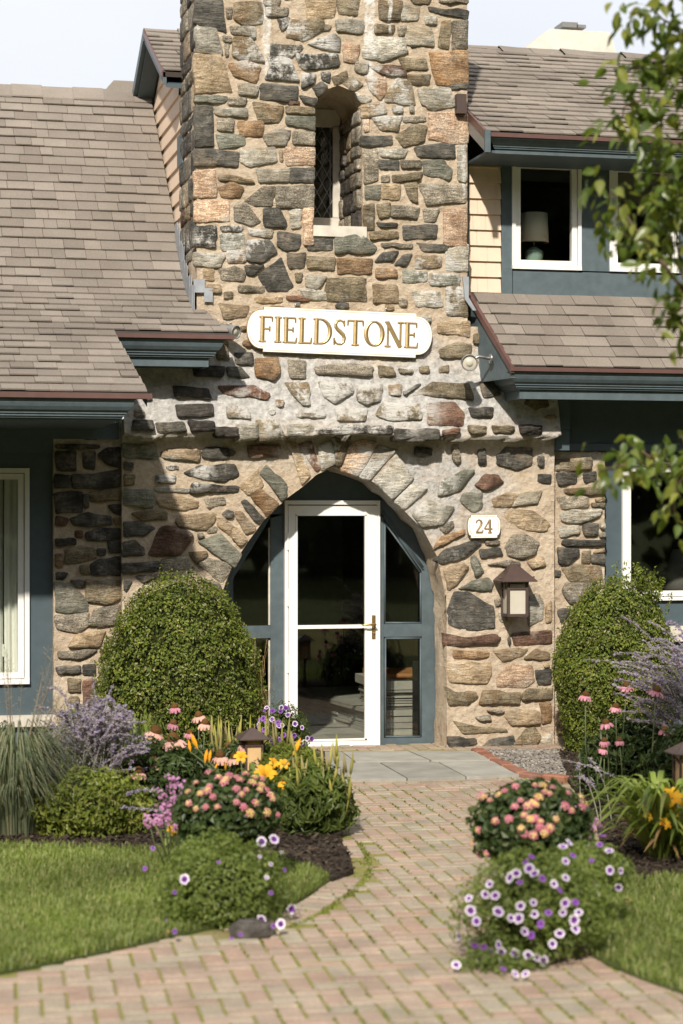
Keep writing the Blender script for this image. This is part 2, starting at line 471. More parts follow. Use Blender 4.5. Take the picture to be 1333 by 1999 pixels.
M_LILY = leaf_mat('lily_petal', [(0.78, 0.42, 0.03), (0.82, 0.50, 0.05), (0.80, 0.36, 0.03)], 0.3, 0.6, 0.1)
M_SPIKE = leaf_mat('seed_spike', [(0.26, 0.25, 0.05), (0.33, 0.30, 0.09), (0.24, 0.20, 0.10)], 0.2, 0.7, 0.1)
M_FARWOOD = leaf_mat('far_wood_leaf', [(0.03, 0.05, 0.015), (0.05, 0.075, 0.02)], 0.1, 0.8, 0.1, 0.3)

# ------------------------------------------------------------------ building blocks
def worg(o):
    v = Vector((0, 0, 0))
    while o is not None:
        v = v + o.location
        o = o.parent
    return v

def E(name, loc, label, cat, group=None, kind=None):
    o = bpy.data.objects.new(name, None)
    COL.objects.link(o)
    o.location = Vector(loc)
    o.empty_display_size = 0.1
    o['label'] = label
    o['category'] = cat
    if group:
        o['group'] = group
    if kind:
        o['kind'] = kind
    return o

def tag(o, label=None, cat=None, group=None, kind=None):
    for k, v in (('label', label), ('category', cat), ('group', group), ('kind', kind)):
        if v:
            o[k] = v
    return o

class MB:
    def __init__(s):
        s.v, s.f, s.mi, s.sm = [], [], [], []
    def add(s, vs, fs, mi=0, sm=False):
        n = len(s.v)
        s.v += [tuple(p) for p in vs]
        s.f += [tuple(n + i for i in f) for f in fs]
        s.mi += [mi] * len(fs)
        s.sm += [sm] * len(fs)
        return s
    def box(s, x0, x1, y0, y1, z0, z1, mi=0):
        vs = [(x, y, z) for x in (x0, x1) for y in (y0, y1) for z in (z0, z1)]
        return s.add(vs, [(0, 1, 3, 2), (4, 6, 7, 5), (0, 4, 5, 1), (2, 3, 7, 6), (0, 2, 6, 4), (1, 5, 7, 3)], mi)
    def prism(s, pts, y0, y1, mi=0):
        """polygon in x,z (counter-clockwise seen from -y) between the depths y0 (front) and y1"""
        n = len(pts)
        vs = [(p[0], y0, p[1]) for p in pts] + [(p[0], y1, p[1]) for p in pts]
        fs = [tuple(range(n)), tuple(range(2 * n - 1, n - 1, -1))]
        fs += [(i, n + i, n + (i + 1) % n, (i + 1) % n) for i in range(n)]
        return s.add(vs, fs, mi)
    def tube(s, path, rad, n=6, mi=0, cap=True):
        path = [Vector(p) for p in path]
        if not hasattr(rad, '__len__'):
            rad = [rad] * len(path)
        vs, fs = [], []
        up = Vector((0.13, 0.21, 1)).normalized()
        for i, p in enumerate(path):
            t = (path[min(i + 1, len(path) - 1)] - path[max(i - 1, 0)])
            if t.length < 1e-9:
                t = Vector((0, 0, 1))
            t.normalize()
            a = t.cross(up)
            if a.length < 0.05:
                a = t.cross(Vector((1, 0, 0)))
            a.normalize()
            b = t.cross(a)
            for k in range(n):
                an = 2 * PI * k / n
                vs.append(p + (a * math.cos(an) + b * math.sin(an)) * rad[i])
        for i in range(len(path) - 1):
            for k in range(n):
                fs.append((i * n + k, i * n + (k + 1) % n, (i + 1) * n + (k + 1) % n, (i + 1) * n + k))
        if cap:
            fs.append(tuple(range(n - 1, -1, -1)))
            m0 = (len(path) - 1) * n
            fs.append(tuple(range(m0, m0 + n)))
        return s.add(vs, fs, mi, True)
    def lathe(s, c, prof, n=16, mi=0):
        """prof: list of (radius, z) about the vertical axis through c"""
        vs, fs = [], []
        for (r, z) in prof:
            for k in range(n):
                an = 2 * PI * k / n
                vs.append((c[0] + r * math.cos(an), c[1] + r * math.sin(an), c[2] + z))
        for i in range(len(prof) - 1):
            for k in range(n):
                fs.append((i * n + k, i * n + (k + 1) % n, (i + 1) * n + (k + 1) % n, (i + 1) * n + k))
        fs.append(tuple(range(n - 1, -1, -1)))
        m0 = (len(prof) - 1) * n
        fs.append(tuple(range(m0, m0 + n)))
        return s.add(vs, fs, mi, True)
    def mesh(s, name, mats, org):
        me = bpy.data.meshes.new(name)
        me.from_pydata([(p[0] - org[0], p[1] - org[1], p[2] - org[2]) for p in s.v], [], s.f)
        for m in mats:
            me.materials.append(m)
        me.polygons.foreach_set('material_index', s.mi)
        me.polygons.foreach_set('use_smooth', s.sm)
        me.update()
        return me
    def build(s, name, mats, parent=None, org=None):
        if not isinstance(mats, (list, tuple)):
            mats = [mats]
        if org is None:
            a = np.array(s.v)
            lo, hi = a.min(0), a.max(0)
            org = Vector(((lo[0] + hi[0]) / 2, (lo[1] + hi[1]) / 2, lo[2]))
        me = s.mesh(name, mats, org)
        return link(name, me, Vector(org), parent)

def link(name, me, org, parent=None):
    o = bpy.data.objects.new(name, me)
    COL.objects.link(o)
    if parent is not None:
        o.parent = parent
        o.location = org - worg(parent)
    else:
        o.location = org
    return o

def np_mesh(name, V, F, mats, parent=None, org=None, mi=None, smooth=False, kind=None):
    """V (n,3), F (m,k) arrays -> one mesh object"""
    V = np.asarray(V, dtype=np.float64)
    F = np.asarray(F, dtype=np.int32)
    if org is None:
        lo, hi = V.min(0), V.max(0)
        org = Vector(((lo[0] + hi[0]) / 2, (lo[1] + hi[1]) / 2, lo[2]))
    me = bpy.data.meshes.new(name)
    n, m, k = len(V), F.shape[0], F.shape[1]
    me.vertices.add(n)
    me.vertices.foreach_set('co', (V - np.array(org)).ravel())
    me.loops.add(m * k)
    me.loops.foreach_set('vertex_index', F.ravel())
    me.polygons.add(m)
    me.polygons.foreach_set('loop_start', np.arange(0, m * k, k, dtype=np.int32))
    me.polygons.foreach_set('loop_total', np.full(m, k, dtype=np.int32))
    if not isinstance(mats, (list, tuple)):
        mats = [mats]
    for x in mats:
        me.materials.append(x)
    if mi is not None:
        me.polygons.foreach_set('material_index', np.asarray(mi, dtype=np.int32))
    me.polygons.foreach_set('use_smooth', np.full(m, smooth))
    me.update(calc_edges=True)
    me.validate()
    o = link(name, me, Vector(org), parent)
    if kind:
        o['kind'] = kind
    return o

def PR(mb, pxs, Y, depth, mi=0):
    """prism whose front polygon is given in photo pixels on the plane y = Y"""
    pts = [W(a, b, Y) for a, b in pxs]
    area = sum(pts[i].x * pts[(i + 1) % len(pts)].z - pts[(i + 1) % len(pts)].x * pts[i].z for i in range(len(pts)))
    if area < 0:
        pts.reverse()
    return mb.prism([(p.x, p.z) for p in pts], Y, Y + depth, mi)

def PB(mb, x0, y0, x1, y1, Y, depth, mi=0):
    """axis-aligned box from a photo rectangle: verticals and levels are kept true"""
    a = W((x0 + x1) / 2, (y0 + y1) / 2, Y)
    xa, xb = W(x0, (y0 + y1) / 2, Y).x, W(x1, (y0 + y1) / 2, Y).x
    za, zb = W((x0 + x1) / 2, y1, Y).z, W((x0 + x1) / 2, y0, Y).z
    return mb.box(xa, xb, Y, Y + depth, za, zb, mi)
# ------------------------------------------------------------------ masonry: traced stones
# one entry per stone: colour class, then its corners; each block says which photo window it was traced in
TRACE = []
def T(ox, oy, s, wall, txt):
    for ln in txt.strip().split('\n'):
        for e in ln.split(';'):
            q = e.split()
            if len(q) < 4:
                continue
            pts = [tuple(float(v) for v in c.split(',')) for c in q[1:]]
            TRACE.append((wall, q[0], [(ox + x / s, oy + y / s) for x, y in pts]))

T(340, 0, 2.2217, 'tower', '''
d 95,5 205,5 220,140 175,130 90,95;o 265,15 380,15 375,100 300,110 262,80;g 225,35 250,35 248,80 228,80;g 400,35 490,35 485,70 405,70
g 388,0 460,0 450,30 395,25;t 575,0 695,0 690,75 580,80;o 700,0 800,0 790,65 720,60;o 890,5 985,10 975,85 895,85
w 990,15 1060,20 1055,85 985,90;d 1105,30 1270,45 1268,85 1110,50;g 1150,-8 1270,-8 1270,15 1155,12;o 1030,-5 1110,-5 1100,18 1040,20
g 245,115 345,120 345,165 255,150;d 450,85 500,78 495,110 465,130;o 505,88 640,90 640,130 560,180 490,160;o 648,108 682,112 670,132 648,135
w 705,88 815,92 815,145 710,135;o 870,108 950,112 945,145 872,145;g 970,120 1003,115 1003,150 975,158;w 1010,120 1110,125 1120,200 1000,190
w 1085,70 1135,70 1135,108 1090,105;o 1160,100 1200,95 1190,210 1145,200;g 1208,100 1270,95 1270,210 1205,212;w 95,120 180,130 205,235 100,225
g 210,155 248,160 245,185 212,180;g 218,190 238,192 232,245 220,240;o 260,165 330,170 385,265 295,260 255,240;d 425,190 550,200 545,220 500,250 425,245
d 585,190 690,150 715,170 712,225 640,210;d 532,235 700,235 715,290 560,300 535,260;p 735,195 800,200 790,270 738,265
w 830,165 985,170 1005,230 900,265 820,250;d 1025,195 1050,193 1050,206 1028,207;t 90,240 200,245 245,400 95,405;r 240,280 310,265 370,290 350,360 265,330
d 405,245 500,260 535,350 395,340 420,290;d 555,320 610,325 600,365 555,380;d 637,315 675,315 672,360 640,345;o 685,335 745,310 748,345 700,370
o 730,360 770,335 815,365 775,395;g 785,270 838,275 830,320 785,310;b 842,285 990,290 1000,330 910,325;o 980,255 1085,258 1095,300 1000,305
o 1015,325 1105,325 1100,370 1020,365;r 1110,230 1270,225 1270,360 1140,365;d 1175,372 1270,360 1268,385 1200,388;p 830,330 915,340 915,395 890,430 850,390
o 920,410 965,345 1020,360 1040,455 920,440;w 1060,390 1190,385 1215,460 1120,480 1075,450;d 600,380 640,355 662,378 625,422;d 545,415 620,430 605,460 560,445
d 380,365 530,375 525,445 375,430;w 280,365 365,370 355,415 285,410;n 95,418 225,420 220,447 95,445;g 235,425 310,428 300,460 235,455
w 788,402 855,430 832,450 805,442;t 812,460 900,445 915,490 815,510;o 490,462 604,470 602,497 490,492;b 495,440 540,440 538,455 500,458
d 90,465 165,465 170,630 95,635;w 175,465 310,470 310,510 185,500;o 345,445 470,465 450,530 370,530;n 490,505 604,508 604,565 490,540
g 190,515 255,520 250,570 190,565;r 280,530 380,530 380,590 290,590;n 185,585 300,590 300,630 200,645;w 390,590 450,560 500,570 480,630 410,630
g 520,575 604,578 604,630 520,625;p 485,640 604,640 604,715 490,715;d 92,650 275,660 270,725 95,720;w 290,650 430,640 438,700 330,725 290,700
t 455,655 470,655 470,700 458,700;p 70,745 175,740 180,850 85,850;o 195,765 240,760 335,780 340,795 200,785;w 360,735 495,735 490,790 370,790
d 505,730 603,728 600,790 505,790;r 195,815 245,792 295,815 280,855 210,855;g 310,870 380,815 432,815 420,890 350,890;g 445,810 603,810 600,900 450,900
p 95,875 230,870 230,960 95,960;g 265,900 310,885 370,960 330,975 265,955;d 390,910 450,905 480,960 475,985 395,980;w 500,920 548,905 548,980 510,990
p 557,905 603,905 603,1060 560,1060;o 860,510 985,505 965,570 900,565;g 995,508 1085,505 1085,528 1000,532;o 965,595 1030,545 1090,550 1080,610 1000,635
p 1105,490 1270,495 1268,620 1170,615 1105,600;d 815,590 940,590 940,630 815,632;w 885,645 1005,650 990,685 900,680;d 1045,640 1210,625 1212,685 1060,680
w 1230,640 1268,640 1265,785 1230,780;d 890,695 970,700 970,738 895,735;g 985,695 1065,698 1065,730 990,730;n 1080,700 1165,698 1200,740 1190,780 1085,755
g 898,765 930,760 930,790 900,795;o 945,760 1070,748 1060,780 950,790;n 830,812 893,806 888,865 830,865;t 900,800 975,805 970,865 900,860
o 1000,800 1050,795 1055,880 1025,870;g 1070,800 1265,805 1262,880 1100,890;g 820,660 880,655 880,780 823,795;p 1170,915 1265,905 1265,1070 1170,1060
o 880,890 935,885 930,940 890,945;g 945,895 1060,905 1050,950 945,940;g 1080,910 1145,905 1130,960 1085,960;o 822,895 865,890 865,995 825,995
d 880,965 965,970 960,985 890,985;p 820,525 845,520 845,570 822,570;w 1020,460 1038,460 1038,488 1022,488;k 945,465 988,465 988,490 950,490
''')  # the last black entry is a small hole, drawn as a dark stone
T(340, 400, 2.0197, 'tower', '''
d 80,88 160,88 160,165 75,160;d 185,85 265,85 260,105 190,105;n 185,118 270,115 270,175 190,178;g 290,95 385,100 380,130 300,120
d 412,110 495,120 490,170 440,180 410,160;d 530,135 620,135 620,180 530,178;n 638,130 740,118 795,170 780,190 640,192;w 80,190 195,200 175,245 85,240
r 210,185 280,180 278,225 215,228;d 288,145 370,140 400,185 340,228 290,215;d 447,195 515,192 508,248 455,248;o 525,205 630,208 625,258 530,250
r 645,212 775,215 772,270 648,272;g 180,255 240,245 275,265 270,298 190,295;d 280,240 350,240 310,280 285,275;d 335,285 420,215 465,320 440,340 370,340
t 115,255 155,255 155,298 118,295;o 475,270 505,270 500,305 480,305;w 520,280 598,285 560,335 520,320;o 605,295 750,290 755,380 610,380 595,350
w 500,332 588,342 600,375 520,370;o 775,108 875,105 880,130 780,138;d 905,82 1030,80 1028,132 910,138;g 820,152 935,155 930,170 825,168
d 960,150 1080,155 1070,185 985,185;d 795,225 820,190 880,185 860,220;d 870,235 900,200 935,195 910,240;t 955,200 1050,205 1045,245 955,250
w 1070,180 1155,160 1155,260 1075,255;r 800,250 870,255 875,285 800,288;n 905,260 990,265 990,300 905,305;n 1010,270 1120,275 1120,320 1012,315
t 785,315 875,320 880,385 790,385;w 940,340 1040,345 1055,400 960,400;o 1072,330 1150,325 1155,440 1075,430;g 255,320 350,320 350,348 260,345
t 320,365 420,360 420,385 325,385;b 445,360 530,362 525,380 450,378;t 180,390 290,400 280,440 200,450;g 885,370 915,372 915,400 890,400
t 1040,465 1160,460 1160,520 1045,505
''')
T(340, 400, 2.0197, 'wall', '''
o 1050,570 1110,545 1165,550 1165,605 1055,600;d 240,585 305,585 305,630 245,625;r 325,610 405,605 412,660 390,690 325,675
d 210,640 260,640 295,680 215,675;o 170,540 210,540 215,610 170,605;g 450,615 515,620 515,680 460,680;g 560,640 690,625 775,640 770,675 565,668
o 805,635 855,640 870,670 810,678;g 885,645 940,650 935,665 890,662;o 965,640 1000,635 1005,660 970,662;o 1045,640 1080,632 1080,660 1045,662
b 180,715 310,712 372,745 360,768 200,745;o 440,705 525,705 530,785 505,785 460,740;g 575,700 690,705 700,740 630,780 590,750;g 725,715 815,712 810,770 760,785 725,770
t 845,712 895,710 890,750 850,748;d 905,735 965,705 970,712 910,748;o 945,750 1020,700 1155,705 1170,770 1030,755;o 800,830 830,780 960,785 970,845 870,850
b 1000,785 1100,780 1138,820 1135,870 1005,865;o 210,795 285,800 295,840 215,838;g 485,820 590,820 590,838 490,838;o 640,800 755,805 745,850 650,850
t 400,770 430,770 425,795 405,795;k 10,790 145,785 150,830 20,835;k 80,640 195,640 185,680 85,675;k 0,715 130,725 140,765 10,760
d 1165,800 1250,800 1245,835 1175,835;o 1180,510 1205,505 1200,545 1178,545
''')
T(340, 400, 2.0197, 'ledge', '''
o 325,855 400,850 425,900 425,925 340,930;w 245,870 320,865 325,920 250,930;w 445,870 540,862 545,905 450,910;k 560,885 720,868 850,870 850,905 700,905 570,902
d 872,885 1035,885 1030,925 950,935 875,930;o 1160,870 1225,875 1220,905 1165,900;k 160,880 240,880 245,915 170,915;k 60,850 150,855 155,890 70,895
b 1055,890 1120,880 1115,905 1060,908;d -70,860 30,858 40,895 -60,900;d -160,850 -90,852 -88,890 -165,888;o 1250,872 1330,875 1325,900 1255,902;k 1360,870 1440,872 1436,905 1365,905
''')
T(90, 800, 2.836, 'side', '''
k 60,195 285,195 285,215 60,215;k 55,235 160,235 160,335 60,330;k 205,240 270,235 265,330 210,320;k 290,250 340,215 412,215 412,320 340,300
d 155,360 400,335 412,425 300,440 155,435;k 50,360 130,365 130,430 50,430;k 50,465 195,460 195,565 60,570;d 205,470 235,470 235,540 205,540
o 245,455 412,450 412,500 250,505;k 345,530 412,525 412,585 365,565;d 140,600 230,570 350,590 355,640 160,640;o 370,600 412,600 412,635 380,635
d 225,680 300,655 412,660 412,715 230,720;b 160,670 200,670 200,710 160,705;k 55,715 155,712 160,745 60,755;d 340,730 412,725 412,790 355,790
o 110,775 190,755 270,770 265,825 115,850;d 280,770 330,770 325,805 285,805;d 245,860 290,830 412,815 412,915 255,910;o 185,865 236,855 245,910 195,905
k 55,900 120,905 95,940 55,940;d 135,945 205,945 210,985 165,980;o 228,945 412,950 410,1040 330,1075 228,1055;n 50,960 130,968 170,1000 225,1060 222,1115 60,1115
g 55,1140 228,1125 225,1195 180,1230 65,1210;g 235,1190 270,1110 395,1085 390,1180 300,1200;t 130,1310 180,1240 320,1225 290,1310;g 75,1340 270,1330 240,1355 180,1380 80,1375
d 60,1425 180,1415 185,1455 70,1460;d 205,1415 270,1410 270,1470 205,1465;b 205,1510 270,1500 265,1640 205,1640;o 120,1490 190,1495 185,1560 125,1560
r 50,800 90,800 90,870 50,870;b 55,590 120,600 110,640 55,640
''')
T(90, 800, 2.836, 'wall', '''
n 432,190 600,190 615,270 580,275 440,260;d 432,290 480,295 475,335 432,330;t 640,235 700,215 845,225 835,285 650,265;d 868,230 890,210 1000,215 1005,265 920,272 870,262
d 1010,220 1050,235 1035,255 1012,252;o 432,360 490,365 485,415 435,420;d 612,365 710,362 705,403 615,403;d 665,312 725,310 730,330 670,330
d 775,350 850,310 1035,305 1055,360 985,395 880,385;k 820,402 1055,420 1060,455 920,455 805,462;n 435,440 580,445 600,500 580,545 435,525;w 610,430 790,430 780,460 615,455
t 615,490 740,480 840,510 835,540 740,555 640,535;g 880,490 980,485 990,520 900,545;o 480,575 570,550 660,565 660,605 540,615;t 720,610 760,580 930,575 925,620 885,665 740,645
d 435,625 500,620 595,655 540,695 440,700;b 570,800 640,650 720,650 805,690 800,720 730,800;d 430,735 490,725 535,765 540,800 430,812;g 835,680 870,685 870,712 840,712
g 890,650 945,650 940,680 895,685;t 945,590 970,588 1040,650 1020,700 950,640;t 1050,570 1085,568 1150,640 1150,660 1105,685 1055,600;d 1085,515 1110,505 1205,600 1180,630 1150,615
d 975,575 1000,553 1035,565 1030,595 985,597;n 850,735 965,690 1075,800 1040,870 960,815;t 1030,665 1055,655 1110,720 1070,752 1030,710;o 785,790 885,785 885,812 830,850
g 845,860 885,820 1005,850 1020,880 970,955;g 640,830 760,805 815,880 650,895;d 430,850 620,840 632,870 600,890 430,905;d 500,920 590,915 640,908 600,930 540,955
d 430,950 475,950 440,1005 430,990;g 850,935 955,958 968,1000 900,960;n 1190,360 1225,315 1325,410 1325,480 1300,500;r 1130,470 1190,440 1285,520 1220,590
t 1075,420 1170,340 1195,420 1120,470;b 1120,200 1285,195 1285,260 1130,265
''')
T(540, 830, 2.983, 'wall', '''
o 320,80 400,60 430,65 375,228 345,228;p 375,255 400,130 500,90 575,100 475,290;w 482,280 590,122 690,150 545,312 492,305;w 572,322 700,175 788,310 670,428
w 690,440 780,350 870,370 740,488;w 795,520 870,440 1020,480 960,575 850,590;b 130,120 200,92 250,250 222,262;w 240,130 310,100 338,222 262,258
t 60,110 120,110 190,290 142,335 100,200;n 1075,440 1090,400 1190,400 1190,485 1140,505;n 945,400 960,330 1080,270 1140,270 1060,380 960,410;g 1020,130 1050,115 1070,200 1050,225 1025,200
r 920,718 960,650 1080,610 1085,638 1000,680;d 925,780 985,722 1150,672 1180,690 1100,760 970,808;t 978,845 1080,808 1110,830 1050,920 1003,955;n 1130,800 1150,760 1190,860 1155,885
g 950,600 1020,560 1030,590 980,630
''')
T(840, 860, 2.7037, 'wall', '''
d 250,55 285,45 290,120 255,122;d 355,80 400,40 530,45 525,130 450,150 360,125;d 565,85 595,85 595,135 568,135
b 240,235 290,180 350,185 380,220 290,260;t 330,310 400,278 465,287 420,345 340,350;w 475,282 580,265 560,330 435,345
t 400,400 440,365 540,375 620,440 600,475 500,470 420,430;g 400,560 425,505 500,500 565,540 545,595 480,620 410,600;d 265,575 360,568 378,605 270,620
g 290,530 360,530 355,550 295,552;n 215,620 235,612 280,690 240,720;n 160,780 230,740 300,725 325,760 310,792;g 315,655 400,632 465,640 465,665
t 515,640 590,615 605,660 540,675;d 92,900 130,805 200,805 325,880 330,985 200,1000 105,970;b 75,1015 130,1040 330,1020 360,1040 340,1070 85,1082;b 435,1020 500,1010 630,1005 630,1070 450,1080
r 125,1105 215,1110 300,1115 295,1140 130,1150;t 340,1110 420,1100 505,1100 480,1135 390,1165;t 500,1150 560,1100 620,1120 625,1155;t 88,1180 150,1170 310,1175 315,1230 290,1280 110,1275
p 360,1300 360,1250 410,1190 530,1190 540,1270 500,1300;d 555,1215 632,1210 630,1280 570,1285;o 88,1300 130,1330 225,1325 245,1355 200,1395 100,1390;o 265,1390 285,1320 465,1330 460,1390
o 487,1340 520,1310 635,1310 635,1365 490,1370;r 578,1390 632,1385 635,1480 590,1490;t 395,1450 450,1415 560,1430 570,1490 430,1500;o 130,1480 250,1510 380,1515 400,1535 180,1545
d 92,1565 230,1575 235,1600 120,1630 95,1600;d 275,1620 320,1580 430,1560 440,1600 410,1650 290,1650;o 445,1600 500,1530 545,1515 580,1570 540,1610;g 240,1460 310,1450 315,1478 260,1478
g 300,1425 370,1420 390,1430 350,1440;w 510,830 570,815 595,860 590,940 520,970;w 362,900 390,900 395,960 365,950;g 335,840 365,835 370,865 345,875
d 405,1050 415,1035 425,1060 415,1085;w 575,1572 632,1550 632,1630 590,1630;t 610,880 635,850 635,950 610,960;t 600,1180 625,1180 625,1197 600,1197
''')
T(840, 860, 2.7037, 'strip', '''
o 660,102 840,85 840,150 665,160;d 665,180 690,165 770,170 765,225 680,235;d 805,175 870,165 870,215 815,220;o 710,255 918,245 910,285 720,280
g 672,300 825,298 828,350 700,362;w 690,385 750,365 890,365 880,400 780,435 700,425;o 850,330 918,328 918,355 855,352;d 805,450 830,437 880,440 880,500 815,500
w 680,455 780,450 780,490 690,510;d 695,545 710,520 915,525 910,555 720,560;d 675,570 775,575 780,600 720,655 680,645;o 800,590 840,585 840,650 800,655
d 850,605 915,600 915,650 850,645;o 700,680 760,660 890,665 895,730 850,755 740,740;g 700,800 720,755 840,755 870,800 820,860 740,860;d 672,900 690,888 735,890 720,930 690,960
w 895,435 918,435 918,465 895,465;w 885,485 918,485 918,510 890,510;t 870,308 918,300 918,322 875,325;t 860,587 915,572 915,590 865,597
''')

# --- the surfaces the stones sit in
Z_LEDGE = W(660, 852, 0).z
Z_BAND = W(660, 680, 0).z
def ledge_z(x):
    return Z_LEDGE + 0.05 * noise.noise(Vector((x * 1.7, 3.1, 0))) + 0.03 * noise.noise(Vector((x * 5, 7.7, 0)))
def yf(x, z):
    """depth of the mortar face of the front wall: the band above the arch flares outward and ends in a rough ledge"""
    zl = ledge_z(x)
    if z < zl:
        return 0.0
    s = min(1.0, (z - zl) / (Z_BAND - zl))
    return -(0.17 + 0.05 * noise.noise(Vector((x * 3.3, 1.7, 5)))) * (1 - s) ** 1.2
Y_SIDE = 0.10

ARCH = [(431, 1475), (431, 1163), (450, 1110), (481, 1061), (515, 1015), (559, 973), (588, 952), (617, 927), (655, 909), (663, 918),
        (701, 929), (728, 941), (768, 977), (795, 1004), (825, 1034), (852, 1085), (866, 1150), (870, 1180), (871, 1475)]
ARCHW = [W(a, b, 0) for a, b in ARCH]
for p in (ARCHW[0], ARCHW[-1]):
    p.z = -0.05
NICHE = [(612, 448), (612, 205), (628, 178), (660, 167), (691, 180), (705, 203), (707, 448)]
NICHEW = [W(a, b, 0) for a, b in NICHE]

def poly_top(poly, x):
    """upper outline of the opening at x"""
    best = None
    for a, b in zip(poly[:-1], poly[1:]):
        if min(a.x, b.x) <= x <= max(a.x, b.x) and abs(a.x - b.x) > 1e-6:
            t = (x - a.x) / (b.x - a.x)
            z = a.z + t * (b.z - a.z)
            best = z if best is None else max(best, z)
    return best

def in_poly(x, z, poly):
    c = False
    n = len(poly)
    for i in range(n):
        a, b = poly[i], poly[(i + 1) % n]
        if (a[1] > z) != (b[1] > z) and x < (b[0] - a[0]) * (z - a[1]) / (b[1] - a[1]) + a[0]:
            c = not c
    return c

def mortar_bump(x, z, s=0.0):
    return 0.009 * noise.noise(Vector((x * 7 + s, z * 7, 1.3))) + 0.009 * noise.noise(Vector((x * 19 + s, z * 19, 4.3))) + 0.006 * noise.noise(Vector((x * 43 + s, z * 43, 9.3))) + 0.001

def wall_sheet(mb, xs, zlo, zhi, yfun, nz):
    """one block of rough mortar face: columns xs, each from zlo(x) to zhi(x)"""
    vs, fs = [], []
    for x in xs:
        a, b = zlo(x), zhi(x)
        for k in range(nz + 1):
            z = a + (b - a) * k / nz
            vs.append((x, yfun(x, z) + mortar_bump(x, z), z))
    n = nz + 1
    for i in range(len(xs) - 1):
        for k in range(nz):
            fs.append((i * n + k, (i + 1) * n + k, (i + 1) * n + k + 1, i * n + k + 1))
    mb.add(vs, fs, 0, True)

def lin(a, b, step):
    n = max(2, int(round(abs(b - a) / step)) + 1)
    return [a + (b - a) * i / (n - 1) for i in range(n)]

def reveal(mb, poly, y0, y1, ny=8, seg=0.05, amp=0.012):
    """rough lining of an opening between the depths y0 and y1"""
    pts = []
    for a, b in zip(poly[:-1], poly[1:]):
        m = max(1, int((b - a).length / seg))
        pts += [a.lerp(b, i / m) for i in range(m)]
    pts.append(poly[-1])
    vs, fs = [], []
    for p in pts:
        for k in range(ny + 1):
            y = y0 + (y1 - y0) * k / ny
            j = amp * noise.noise(Vector((p.x * 8, y * 8, p.z * 8))) if k else 0
            vs.append((p.x + j, y - (0.012 if k == 0 else 0), p.z + j))
    n = ny + 1
    for i in range(len(pts) - 1):
        for k in range(ny):
            fs.append((i * n + k, i * n + k + 1, (i + 1) * n + k + 1, (i + 1) * n + k))
    mb.add(vs, fs, 0, True)

def stone_geo(poly, fmap, proud, seed):
    """poly: corners in wall coordinates (u, v); fmap(u, v, h) -> world, h outward. A rough faced stone with a broken edge."""
    rnd = random.Random(seed)
    n = len(poly)
    pts = []
    cc = sum((Vector(p) for p in poly), Vector((0, 0))) / n
    sz0 = sum((Vector(p) - cc).length for p in poly) / n
    grow = 1.0 + min(0.17, 0.016 / sz0)
    pl = [cc + (Vector(p) - cc) * grow for p in poly]
    for i in range(n):                      # break the corners and the edges
        a, b = pl[i], pl[(i + 1) % n]
        k = (b - a).length
        nn = Vector((-(b - a).y, (b - a).x)) / max(k, 1e-6)
        cut = min(0.22, 0.009 / max(k, 1e-6) + 0.03 * rnd.random())
        pts += [a.lerp(b, cut), a.lerp(b, 0.36 + 0.1 * rnd.random()) + nn * k * 0.07 * (rnd.random() - 0.5), a.lerp(b, 0.62 + 0.1 * rnd.random()) + nn * k * 0.07 * (rnd.random() - 0.5), a.lerp(b, 1 - cut)]
    c = sum(pts, Vector((0, 0))) / len(pts)
    size = sum((p - c).length for p in pts) / len(pts)
    pts = [c + (p - c) * (1 + 0.045 * (rnd.random() - 0.5)) for p in pts]
    m = len(pts)
    kt = min(1.0, 0.045 / max(size, 1e-6))
    tx, tz = (rnd.random() - 0.5) * 0.20 * kt, (rnd.random() - 0.35) * 0.22 * kt
    fa, fo = rnd.random() * 6.28, (rnd.random() - 0.4) * 0.5       # a broken facet across the face
    fd = Vector((math.cos(fa), math.sin(fa)))
    rings = []
    for (sc, h, jit) in ((1.03, -0.035, 0), (1.0, proud * 0.62, 0.3), (0.94, proud * 0.98, 0.2), (0.52, proud * 1.1, 0.35)):
        ring = []
        for p in pts:
            q = c + (p - c) * sc
            hh = h + (rnd.random() - 0.5) * jit * proud
            if h > 0:
                e = (q - c).dot(fd) / max(size, 1e-6) - fo
                hh += (q.x - c.x) * tx + (q.y - c.y) * tz - max(0.0, e) * proud * 0.4
            ring.append(fmap(q.x, q.y, max(hh, -0.035)))
        rings.append(ring)
    vs = [p for r in rings for p in r] + [fmap(c.x, c.y, proud * (0.9 + 0.4 * rnd.random()))]
    fs = []
    for r in range(3):
        for i in range(m):
            fs.append((r * m + i, r * m + (i + 1) % m, (r + 1) * m + (i + 1) % m, (r + 1) * m + i))
    for i in range(m):
        fs.append((3 * m + i, 3 * m + (i + 1) % m, 4 * m))
    return vs, fs

